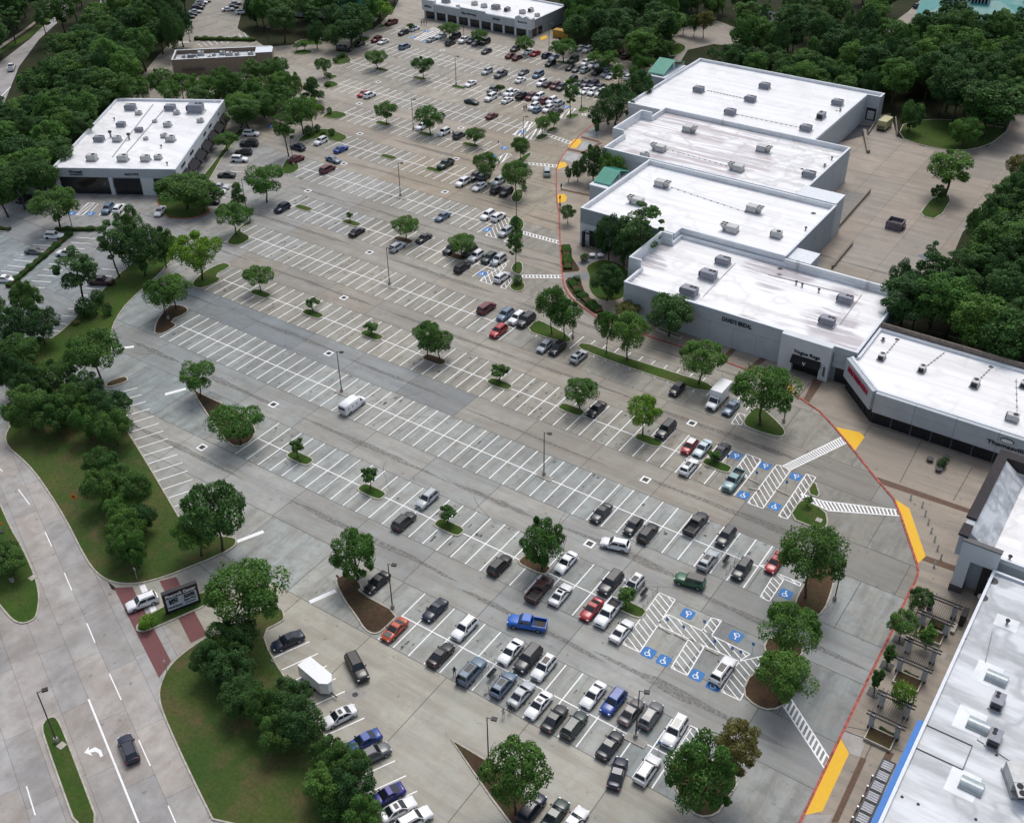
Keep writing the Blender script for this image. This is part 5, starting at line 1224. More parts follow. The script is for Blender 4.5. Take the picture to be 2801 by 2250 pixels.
# left-hand building and its car park
for p, k, lf, lb in (((-195.45,128.32,13.6,3.4),'pine','pine','tall pine at the head of the small left car park'),((-190.92,131.92,11.8,5.3),'oak','dark','massive dark tree beside the tall pine on the lawn'),((-198.58,136.54,12.4,4.1),'oak','oak','dark tree behind the massive one on the lawn'),((-190.11,137.26,9.4,3.1),'oak','oak','dark tree at the right end of the lawn clump'),((-190.52,115.35,13.6,4.5),'pine','pine','ragged pine above the clipped shrubs'),
        ((-209.60,161.28,8.2,6.5),'elm','oak','tree at the right front corner of the detached white building'),((-204.83,162.42,7.0,4.7),'elm','oak','second tree at the right front corner of the detached white building'),((-227.16,136.63,10.0,5.3),'elm','oak','tall thin-trunked tree before the detached white building'),((-245.46,146.44,8.4,4.3),'elm','mid','small tree at the left front corner of the detached white building'),((-228.54,193.23,4.8,3.1),'elm','mid','small tree under the awnings of the detached white building'),((-237.82,207.41,5.9,3.5),'elm','mid','small tree farther along the awnings of the detached white building'),((-198.51,168.45,6.7,2.2),'conifer','oak','slender tree on the island right of the detached white building')):
    tree(p, k, lf, lb)
for p, lf, lb in (((-187.53,113.45,3.8,2.7),'dark','large clipped dark shrub below the ragged pine'),((-184.06,116.01,2.7,1.2),'dark','round clipped shrub on the lawn by the drive'),((-190.24,118.25,2.8,1.8),'dark','clipped shrub behind the large clipped one'),((-186.62,109.71,0.9,0.9),'olive','low spiky plant on the lawn'),((-106.93,60.72,2.1,1.4),'lime','yellow-green shrub at the tip of the sign island'),
        ((-253.72,266.24,1.6,1.1),'dark','round shrub on the far-left island, left one'),((-255.46,269.50,1.3,0.9),'dark','round shrub on the far-left island, middle one'),((-255.48,271.69,1.6,1.2),'dark','round shrub on the far-left island, right one'),((-226.41,229.83,1.9,1.0),'dark','round shrub on the left grass island, left one'),((-223.66,229.84,1.9,1.0),'dark','round shrub on the left grass island, right one'),((-211.70,217.53,1.8,1.1),'dark','round shrub on the large left grass island, right one'),((-214.32,216.91,1.1,1.0),'oak','low shrub on the large left grass island'),((-217.01,217.34,2.0,1.2),'dark','tall round shrub on the large left grass island'),((-217.17,214.02,2.7,1.8),'dark','broad shrub on the large left grass island'),((-246.15,254.30,1.4,1.3),'dark','shrub at the foot of the dark tree by the left drive'),((-240.78,247.77,1.1,1.3),'dark','shrub on the pointed left island'),
        ((-118.65,174.62,1.9,1.2),'dark','round clipped shrub on the kerbed island by the crosswalk'),((-133.98,196.61,3.2,1.4),'dark','round clipped shrub on the island by the far crosswalk'),((-130.24,192.34,2.5,1.1),'dark','second clipped shrub on the island by the far crosswalk'),((-22.05,160.98,2.0,0.8),'dark','largest potted shrub on the plaza'),((-21.81,162.90,1.1,0.5),'dark','potted shrub behind the largest one on the plaza'),
        ((-15.86,125.53,1.2,0.5),'mid','small shrub by the far pergola'),((-111.78,191.62,1.9,1.2),'dark','flowering shrub in the garden bend'),((-108.76,183.31,0.9,1.0),'dark','dark shrub at the garden path'),((-144.79,216.45,1.2,0.9),'dark','shrub on the island by the silver van')):
    tree(p, 'shrub', lf, lb)

LOOK = {('wood','dark'): 'tall dark green tree', ('wood','oak'): 'tall green tree', ('wood','mid'): 'tall light green tree', ('pine','pine'): 'ragged pine', ('oak','dark'): 'squat dark tree', ('oak','oak'): 'squat green tree', ('oak','mid'): 'squat light green tree', ('elm','mid'): 'small open-crowned tree'}
# woods and verge thickets: every tree a thing of its own
def wood(poly, n, kinds, label, group, hmin=11, hmax=16, rmin=3.4, rmax=5, dmin=5.0, seed=1):
    rng = random.Random(seed); pts = []
    xs, ys = [p[0] for p in poly], [p[1] for p in poly]
    tries = 0
    while len(pts) < n and tries < 6000:
        tries += 1
        p = (rng.uniform(min(xs), max(xs)), rng.uniform(min(ys), max(ys)))
        if not inside(p, poly) or any((p[0]-q[0])**2+(p[1]-q[1])**2 < dmin**2 for q in pts): continue
        if any(inside((p[0]*e, p[1]*e), kp) for e in (1.0, 1.03) for kp in KEEP): continue
        pts.append(p)
        k, lf = rng.choice(kinds)
        h, r = rng.uniform(hmin, hmax), rng.uniform(rmin, rmax)
        if k == 'pine': r *= .8; h *= 1.1
        tree((p[0], p[1], h, r), k, lf, LOOK[k, lf]+label[label.index(' in ' if ' in ' in label else ' between ' if ' between ' in label else ' beyond ' if ' beyond ' in label else ' before '):], group)
    return len(pts)
WD = [('wood','dark'),('wood','oak'),('wood','dark'),('wood','mid'),('pine','pine'),('oak','dark')]
NW = 0
NW += wood([(-320.15,182.50),(-333.34,207.30),(-357.32,240.51),(-388.34,270.86),(-425.26,248.00)], 16, WD, 'dense dark tree in the wood at the top left corner', 'top left corner wood', seed=11)
NW += wood([(-276.84,163.28),(-307.69,190.39),(-318.32,205.24),(-337.99,235.57),(-343.92,245.39),(-312.58,214.56),(-290.55,191.15),(-266.00,166.03),(-254.30,150.00)], 22, WD, 'dark tree in the strip between the far carriageways', 'trees between the far carriageways', 9, 14, seed=12)
NW += wood([(-369.80,266.19),(-342.74,282.99),(-311.20,252.35),(-298.07,235.45),(-293.67,220.81),(-281.02,207.30),(-273.41,194.73),(-277.11,189.99),(-306.68,218.28),(-336.58,236.45)], 38, WD, 'dark tree in the wood beside the far road at top left', 'wood beside the far road', 11, 16, seed=13)
NW += wood([(-301.92,168.16),(-283.50,170.85),(-270.03,175.07),(-270.10,181.63),(-253.71,164.80),(-248.18,153.09),(-240.01,144.14),(-240.59,137.02),(-246.03,130.22)], 26, WD, 'dark tree in the wood left of the detached white building', 'wood left of the detached building', 10, 14, seed=14)
NW += wood([(-284.07,201.49),(-278.61,212.52),(-265.72,218.17),(-260.58,229.13),(-258.20,241.29),(-247.96,242.40),(-238.22,233.12),(-233.04,219.54),(-225.75,206.27),(-237.82,205.12),(-250.26,213.28),(-270.73,200.24)], 24, [('oak','mid'),('oak','oak'),('elm','mid'),('wood','oak')], 'leafy tree between the detached building and the tan restaurant', 'trees behind the detached building', 7, 10, 3.2, 4.6, 4.6, seed=15)
NW += wood([(-312.06,280.86),(-287.20,268.99),(-263.44,274.29),(-255.60,282.38),(-261.79,305.16),(-284.82,336.06),(-336.86,303.81)], 34, WD, 'dark tree in the belt at the top, left of the long shop row', 'top edge tree belt', 9, 13, seed=16)
NW += wood([(-194.91,316.50),(-226.68,367.48),(-170.29,402.43),(-153.40,389.96),(-150.36,370.58),(-161.85,356.63),(-164.00,335.91),(-160.18,320.22),(-166.22,310.64),(-181.54,312.67)], 52, WD+[('oak','mid')], 'dark tree in the wood right of the long shop row', 'wood right of the long shop row', 9, 14, seed=17)
NW += wood([(-142.42,320.03),(-135.77,341.47),(-126.68,335.58),(-112.27,339.06),(-89.93,326.91),(-82.58,321.82),(-76.88,330.27),(-65.44,314.38),(-57.93,310.53),(-52.18,322.83),(-52.12,355.91),(-62.10,399.89),(-87.02,384.24),(-94.35,367.54),(-116.06,366.01),(-124.70,354.44),(-138.90,364.40)], 80, WD+[('pine','pine'),('oak','oak')], 'dark tree in the wood behind the farthest white roof', 'wood behind the farthest white roof', 10, 16, seed=18)
NW += wood([(-141,316),(-92,316),(-90,330),(-110,336),(-141,331)], 24, WD, 'dark tree in the belt hard behind the farthest white roof', 'belt behind the farthest white roof', 8, 11, 3.0, 4.0, 4.4, seed=28)
NW += wood([(-273.78,169.51),(-286.02,184.33),(-295.89,197.87),(-314.69,219.04),(-336.99,242.88),(-306.02,218.70),(-282.66,196.16),(-269.62,183.19)], 16, WD, 'dark tree in the strip along the second far carriageway', 'trees along the second far carriageway', 9, 13, seed=29)
NW += wood([(-146.16,373.20),(-130.73,369.51),(-114.14,393.21),(-122.11,432.29),(-155.18,411.80)], 16, WD, 'dark tree beyond the turning circle at the top right', 'trees beyond the turning circle', 10, 14, seed=19)
NW += wood([(-104.31,420.52),(-89.01,402.21),(-79.36,401.70),(-62.10,399.89),(-56.31,374.39),(-90.72,375.80),(-100.91,388.19)], 12, WD, 'tall dark tree before the teal roofs at the top right', 'trees before the teal roofs', 11, 16, seed=20)
NW += wood([(-45.35,207.35),(-41.71,214.56),(-35.72,220.93),(-38.51,234.73),(-38.60,254.79),(-33.21,277.41),(-11.86,204.93),(-14.04,191.70),(-26.82,195.14),(-37.00,199.07),(-43.04,197.33)], 52, [('wood','dark'),('wood','oak'),('oak','dark'),('pine','pine'),('wood','mid')], 'dense dark tree in the wood behind the right-hand shops', 'wood behind the right-hand shops', 11, 15, dmin=4.6, seed=21)
for p, k, lf, lb in (((-53.67,271.04,11.1,4.9),'wood','mid','ragged tree standing alone in the service court'),((-54.58,267.12,3.9,1.9),'oak','oak','low tree at the foot of the ragged service-court tree'),((-58.86,305.25,7.9,4.7),'oak','mid','bright bushy tree on the service-court grass'),((-74.98,308.31,8.4,3.9),'oak','oak','blue-green tree beside the cream generator'),((-56.08,315.17,14.4,7.4),'wood','oak','large tree on the service-court grass'),((-52.45,323.80,12.8,5.7),'wood','oak','large tree at the bend of the service drive'),((-64.15,321.70,14.6,5.7),'wood','dark','tall tree behind the service-court grass'),
        ((-162.33,355.77,8.6,3.3),'elm','olive','yellow-brown tree by the back drive'),((-166.04,355.84,6.8,2.5),'elm','oak','slim tree left of the yellow-brown one by the back drive'),((-170.15,355.68,6.6,2.2),'pine','pine','slim pine by the back drive'),((-41.71,291.73,6.0,3.1),'oak','olive','tree on the dry bank at the right edge'),((-37.06,275.01,8.3,3.9),'wood','dark','dark tree on the bank at the right edge'),
        ((-162.28,325.53,6.8,3.7),'oak','oak','dark tree behind the farther green gable')):
    tree(p, k, lf, lb)
# thickets on the verges by the boulevard
VT = [('oak','dark'),('oak','oak'),('oak','oak'),('oak','mid')]
def thicket(pts, label, group, hm, rm, seed):
    rng = random.Random(seed)
    for p in pts:
        k, lf = rng.choice(VT)
        tree((p[0], p[1], hm*rng.uniform(.8, 1.2), rm*rng.uniform(.8, 1.2)), k, lf, LOOK[k, lf].replace('squat', 'low')+label[label.index(' in '):], group)
thicket([(-191.07,97.54),(-195.64,105.88),(-185.40,101.25),(-181.31,93.34),(-185.62,90.51),(-198.91,99.12)], 'dark tree in the clump at the left edge below the small car park', 'left edge clump', 8, 3.9, 31)
thicket([(-168.47,86.19),(-166.67,91.11),(-159.57,92.03),(-150.95,90.48),(-150.97,85.28),(-157.15,82.92),(-161.98,81.48),(-157.97,87.64),(-173.44,86.67),(-145.57,87.15)], 'dark tree in the clump at the top of the upper verge', 'upper verge clump', 7.6, 3.7, 32)
thicket([(-139.26,79.22),(-133.34,77.86),(-133.67,74.72),(-128.28,77.56),(-127.71,73.70),(-123.45,74.45),(-122.66,70.93),(-117.85,68.29),(-120.35,68.54)], 'dark tree in the clump on the middle of the upper verge', 'upper verge middle clump', 6, 2.8, 33)
thicket([(-92.37,62.26),(-91.39,64.48),(-91.51,59.24),(-88.45,60.27),(-83.83,57.52),(-79.53,57.58),(-78.30,60.73),(-73.82,58.66),(-75.58,55.71),(-67.83,56.56),(-65.13,57.52),(-65.50,53.97),(-62.14,55.41),(-58.77,52.79)], 'dark tree in the thicket along the lower verge', 'lower verge thicket', 6.2, 3.0, 34)
tree((*(-63.53,52.17), 3, 1.8), 'shrub', 'oak', 'low shrub at the bottom of the lower verge')
tree((*(-132.78,56.49), 4.5, 2.6), 'elm', 'oak', 'tree on the grass median at the left edge'); tree((*(-135.54,57.17), 4, 2.2), 'elm', 'oak', 'second tree on the grass median, at the very edge')
# a few heaped conifers and low underplanting along the lot margin
# hedges: leafy strips of clipped bushes
def hedge(a, b, w, h, label, lf='oak', n=None, seed=1):
    rng = np.random.default_rng(seed); L = math.hypot(b[0]-a[0], b[1]-a[1]); n = n or int(L*w*260)
    d = np.array([(b[0]-a[0])/L, (b[1]-a[1])/L]); nn = np.array([-d[1], d[0]])
    s = rng.uniform(0, L, n); c = rng.uniform(-1, 1, n); top = rng.uniform(size=n) < .6
    wob = .82+.25*np.sin(s*1.7+seed)*np.sin(s*.53)
    z = np.where(top, h*wob*rng.uniform(.85, 1.05, n), rng.uniform(.05, 1, n)*h*wob)
    cc = np.where(top, c, np.sign(c))*w/2*wob
    P = np.stack([d[0]*s+nn[0]*cc, d[1]*s+nn[1]*cc, z], 1)
    N = np.where(top[:, None], [[0, 0, 1.]], np.stack([nn[0]*np.sign(c), nn[1]*np.sign(c), np.full(n, .4)], 1))+rng.normal(size=(n, 3))*.5
    N /= np.linalg.norm(N, axis=1)[:, None]
    m, at = leaf_mesh('foliage', P, N, .24, rng); at.data.foreach_set('value', rng.uniform(0, 1, n).astype(np.float32))
    m.materials.append(LEAF[lf])
    o = empty('hedge', (a[0], a[1], .1)); tag(o, label, 'hedge'); link('foliage', m, o)
    MB().obox((0,0), (d[0]*L, d[1]*L), w*.7, 0, h*.7).build('branch_core', M['mulch'], o)
hedge((-212.41,111.57), (-222.54,136.15), 1.5, .9, 'long clipped hedge dividing the small left car park', 'oak', seed=2)
hedge((-227.32,135.32), (-218.78,141.24), 1.3, .8, 'short hedge at the head of the small left car park', 'oak', seed=3)
hedge((-119.18,195.55), (-112.88,186.19), 2.2, .7, 'hedge along the red kerb above the garden path', 'mid', seed=4)
hedge((-109.33,181.97), (-105.26,178.32), 1.8, .7, 'flowering hedge below the garden path', 'mid', seed=5)
hedge((-104.67,178.09), (-97.28,173.90), 2.4, .7, 'curved hedge end along the red kerb', 'oak', seed=6)
hedge((-313.06,258.48), (-293.73,269.05), 2.4, 1.0, 'hedge behind the tan restaurant', 'oak', seed=8)
hedge((-240.12,127.78), (-236.90,129.49), 1.2, .7, 'hedge on the island at the left edge', 'oak', seed=7)
for c, lb in (((-11.94,112.46),'low dark plants in the middle pergola planter'),((-11.57,101.31),'low dark plants in the nearest pergola planter'),((-11.79,124.41),'low dark plants in the farthest pergola planter')):
    hedge((c[0]-1.0, c[1]), (c[0]+1.0, c[1]), 2.0, .5, lb, 'dark', seed=9)
print('trees', len(TREES), 'wood', NW)


# ================================================================== VEHICLES
def lofted(st, w):
    """body below the windows: stations (x, top z, width factor, bottom z)"""
    mb = MB(); rings = []
    for x, zt, k, zb in st:
        W = w/2*k
        half = [(0, zt+.015), (W*.55, zt), (W*.86, zt-.05), (W*.97, zt-.16), (W, min(.62, zt-.2)), (W*.98, .36), (W*.9, zb)]
        rings.append([(x, -y, z) for y, z in reversed(half[1:])]+[(x, y, z) for y, z in half])
    n = len(rings[0]); vs = [v for r in rings for v in r]; fs = []
    for i in range(len(rings)-1):
        for j in range(n-1): fs.append((i*n+j, (i+1)*n+j, (i+1)*n+j+1, i*n+j+1))
        fs.append((i*n+n-1, (i+1)*n+n-1, (i+1)*n, i*n))
    fs.append(tuple(range(n))); fs.append(tuple(reversed(range((len(rings)-1)*n, len(rings)*n))))
    return mb.add(vs, fs)
def cabin_pts(c):
    (rb, rt, ft, fb, wb, wt, zb, H) = c
    b = [(rb,-wb,zb),(fb,-wb,zb),(fb,wb,zb),(rb,wb,zb)]
    t_ = [(rt,-wt,H-.06),(ft,-wt,H-.06),(ft,wt,H-.06),(rt,wt,H-.06)]
    return b, t_
def blerp(q, s, t_):                     # bilinear point on quad (bl, br, tr, tl)
    a = [Vector(p) for p in q]
    return (a[0].lerp(a[1], s)).lerp(a[3].lerp(a[2], s), t_)
def pane(q, s0, s1, t0, t1, off=.014):
    n = (Vector(q[1])-Vector(q[0])).cross(Vector(q[3])-Vector(q[0])).normalized()*off
    return MB().add([blerp(q, s0, t0)+n, blerp(q, s1, t0)+n, blerp(q, s1, t1)+n, blerp(q, s0, t1)+n], [(0,1,2,3)])
WH = {}
def wheel(o, x, y, r, rim=True):
    if r not in WH:
        m = MB().tube((0,-.12,0),(0,.12,0),r,n=14).mesh('wheel'); m.materials.append(M['tyre'])
        m2 = MB().tube((0,-.128,0),(0,.128,0),r*.62,n=10).mesh('rim'); m2.materials.append(M['rim'])
        WH[r] = (m, m2)
    w = link('wheel', WH[r][0], o, (x, y, r))
    if rim: link('rim', WH[r][1], w)
def make_car(name, L, W, H, clear, hood, belt, cab, tail, wb, wr, full, bed=None, rails=False, sunroof=False, tailz=None):
    """hood: nose z and cowl z; cab: rear base, roof rear, roof front, cowl x; tail: deck z"""
    o = empty(name); l, w = L/2, W
    rb, rt, ft, fb = cab; nz, cz = hood
    st = [(-l, tail-.22, .86, clear+.14), (-l+.06, tail-.06, .93, clear+.06), (-l+.35, tail, .99, clear)]
    if bed: st += [(bed-.02, tail, 1, clear), (rb-.02, tail, 1, clear), (rb, belt, 1, clear)]
    else: st += [(rb, belt if tail > belt-.1 else tail+.02, 1, clear)]
    st += [((rb+fb)/2, belt, 1, clear), (fb, cz, 1, clear), (l-.65, (nz+cz)/2+.06, .985, clear), (l-.22, nz, .95, clear+.03), (l-.04, nz-.12, .86, clear+.08), (l, nz-.26, .78, clear+.14)]
    st = sorted(st, key=lambda s: s[0])
    mb = lofted(st, w)
    wbm, wt = w*.455, w*.365
    b, t_ = cabin_pts((rb, rt, ft, fb, wbm, wt, belt-.03, H))
    top = [(rt+.09,-wt*.9,H),(ft-.1,-wt*.9,H),(ft-.1,wt*.9,H),(rt+.09,wt*.9,H)]
    mb.add(b+t_+top, [(0,1,5,4),(1,2,6,5),(2,3,7,6),(3,0,4,7),(4,5,9,8),(5,6,10,9),(6,7,11,10),(7,4,8,11),(8,9,10,11)])
    bod = mb.build('body', M['car_paint'], o, smooth=False)
    m = bod.data
    m.polygons.foreach_set('use_smooth', [i < len(m.polygons)-9 for i in range(len(m.polygons))])
    g = M['car_glass']
    front = [b[1], b[2], t_[2], t_[1]]; rear = [b[3], b[0], t_[0], t_[3]]; ls = [b[2], b[3], t_[3], t_[2]]; rs = [b[0], b[1], t_[1], t_[0]]
    pane(front, .05, .95, .1, .96).build('windshield', g, o); pane(rear, .07, .93, .2, .95).build('rear_window', g, o)
    for q in (ls, rs):
        if full:
            pane(q, .07, .47, .14, .9).build('side_window', g, o); pane(q, .51, .94, .14, .9).build('side_window', g, o)
        else: pane(q, .07, .94, .14, .9).build('side_window', g, o)
    ax = wb/2
    for x in (-ax, ax):
        for y in (-w/2+.1, w/2-.1): wheel(o, x, y, wr, full)
    if full:
        for s in (-1, 1):
            MB().box(l-.3, l-.05, min(s*w*.27, s*w*.42), max(s*w*.27, s*w*.42), nz-.22, nz-.06).build('headlight', M['headlight'], o, bevel=.02)
            MB().box(-l+.0, -l+.1, min(s*w*.3, s*w*.455), max(s*w*.3, s*w*.455), tail-.28, tail-.12).build('taillight', M['taillight'], o)
            MB().box(fb-.45, fb-.25, min(s*(w/2-.04), s*(w/2+.16)), max(s*(w/2-.04), s*(w/2+.16)), belt-.02, belt+.13).build('mirror', M['trim'], o)
            MB().box(-L*.27, L*.27, min(s*(w/2-.06), s*(w/2+.012)), max(s*(w/2-.06), s*(w/2+.012)), clear, clear+.16).build('sill_trim', M['trim'], o)
        MB().box(l-.06, l+.01, -w*.22, w*.22, nz-.42, nz-.18).build('grille', M['trim'], o)
        MB().box(-l-.012, -l+.05, -w*.36, w*.36, clear+.12, clear+.3).build('rear_bumper', M['trim'], o)
    if bed:
        MB().box(-l+.12, rb-.06, -w/2+.16, w/2-.16, tail-.02, tail+.02).build('bed_liner', M['trim'], o)
        for s in (-1, 1): MB().box(-l+.03, rb+.02, min(s*(w/2-.14), s*(w/2-.01)), max(s*(w/2-.14), s*(w/2-.01)), tail-.2, tail+.46).build('bed_wall', M['car_paint'], o)
        MB().box(-l+.02, -l+.12, -w/2+.14, w/2-.14, tail-.2, tail+.44).build('tailgate', M['car_paint'], o)
    if rails:
        for s in (-1, 1): MB().box(rt+.2, ft-.25, s*wt*.86-.025, s*wt*.86+.025, H-.02, H+.05).build('roof_rail', M['trim'], o)
    if sunroof: MB().box(rt+(ft-rt)*.35, ft-.2, -wt*.62, wt*.62, H-.02, H+.008).build('sunroof', g, o)
    return o
SPEC = {
 'sedan': dict(L=4.85, W=1.86, H=1.46, clear=.2, hood=(.78,.95), belt=.97, cab=(-1.75,-.85,.25,1.05), tail=1.03, wb=2.8, wr=.33),
 'coupe': dict(L=4.7, W=1.86, H=1.38, clear=.18, hood=(.76,.92), belt=.94, cab=(-1.85,-.75,.05,.9), tail=1.0, wb=2.72, wr=.34),
 'hatchback': dict(L=4.3, W=1.8, H=1.52, clear=.2, hood=(.82,.98), belt=1.0, cab=(-1.95,-1.5,.3,1.05), tail=1.02, wb=2.6, wr=.32),
 'suv': dict(L=4.75, W=1.9, H=1.72, clear=.24, hood=(.95,1.1), belt=1.12, cab=(-2.18,-1.85,.35,1.02), tail=1.12, wb=2.75, wr=.36, rails=True),
 'large suv': dict(L=5.25, W=2.02, H=1.92, clear=.28, hood=(1.08,1.22), belt=1.24, cab=(-2.45,-2.2,.45,1.05), tail=1.24, wb=3.0, wr=.39, rails=True),
 'minivan': dict(L=5.15, W=2.0, H=1.78, clear=.2, hood=(.88,1.06), belt=1.08, cab=(-2.42,-2.1,.65,1.6), tail=1.08, wb=3.05, wr=.34),
 'pickup truck': dict(L=5.8, W=2.02, H=1.92, clear=.3, hood=(1.12,1.24), belt=1.26, cab=(-.85,-.6,.75,1.3), tail=.86, wb=3.6, wr=.4, bed=-2.6),
 'off-roader': dict(L=4.7, W=1.95, H=1.88, clear=.32, hood=(1.12,1.18), belt=1.2, cab=(-2.15,-2.02,.45,.75), tail=1.2, wb=2.9, wr=.42),
}
PROT = {}
def proto(kind, full, sun):
    key = (kind, full, sun)
    if key not in PROT:
        nm = {'large suv': 'parked_car', 'pickup truck': 'pickup_truck', 'minivan': 'minivan', 'off-roader': 'off_road_vehicle'}.get(kind, 'parked_car')
        PROT[key] = [make_car(nm, full=full, sunroof=sun, **SPEC[kind]), False]
    p = PROT[key]
    if not p[1]: p[1] = True; return p[0]
    return copy_tree(p[0])
PAINT = {'white': (.78,.79,.8), 'silver': (.42,.45,.47), 'grey': (.11,.12,.13), 'dark grey': (.028,.031,.036), 'black': (.009,.009,.011), 'navy': (.009,.014,.036), 'blue': (.015,.06,.28), 'red': (.36,.02,.025), 'dark red': (.12,.012,.018),
         'steel blue': (.12,.18,.25), 'teal': (.2,.32,.33), 'orange-red': (.5,.08,.03), 'green': (.02,.11,.05), 'dark green': (.025,.045,.04), 'maroon': (.05,.016,.018), 'pale blue': (.55,.66,.7), 'bright blue': (.01,.12,.5), 'brown-grey': (.12,.11,.11), 'cobalt': (.012,.015,.2)}
HEAD = {'N': 90, 'S': -90, 'E': 0, 'W': 180}
def ang(a, b): return math.degrees(math.atan2(b[1]-a[1], b[0]-a[0]))
BL_A = ang((-85.44,71.72), (-87.59,66.69))      # nose towards the verge, bottom-left bays
LL_A = ang((-226.78,130.19), (-221.92,132.61))      # small left car park
LE_A = ang((-211.21,168.41), (-206.31,171.15))
LF_A = ang((-233.78,149.89), (-230.41,143.64))
TL_A = ang((-335.84,271.17), (-332.45,275.07))
CARS = []
def car(p, kind, col, hd, area=None, label=None, sun=False):
    d = math.dist((p[0], p[1], 0), (0, 0, 118))
    full = d < 235
    o = proto(kind, full, sun and full)
    a = HEAD[hd] if hd in HEAD else hd
    jit = random.Random(int(p[0]*31+p[1]*17)).uniform(-1.6, 1.6)
    o.location = (p[0], p[1], .004); o.rotation_euler.z = R(a+jit)
    c = PAINT[col]; v = random.Random(int(p[0]*13)).uniform(.92, 1.08)
    for ch in [o]+list(o.children): ch.color = (c[0]*v, c[1]*v, c[2]*v, 1)
    CARS.append((o, p, kind, col, area, label))
    return o
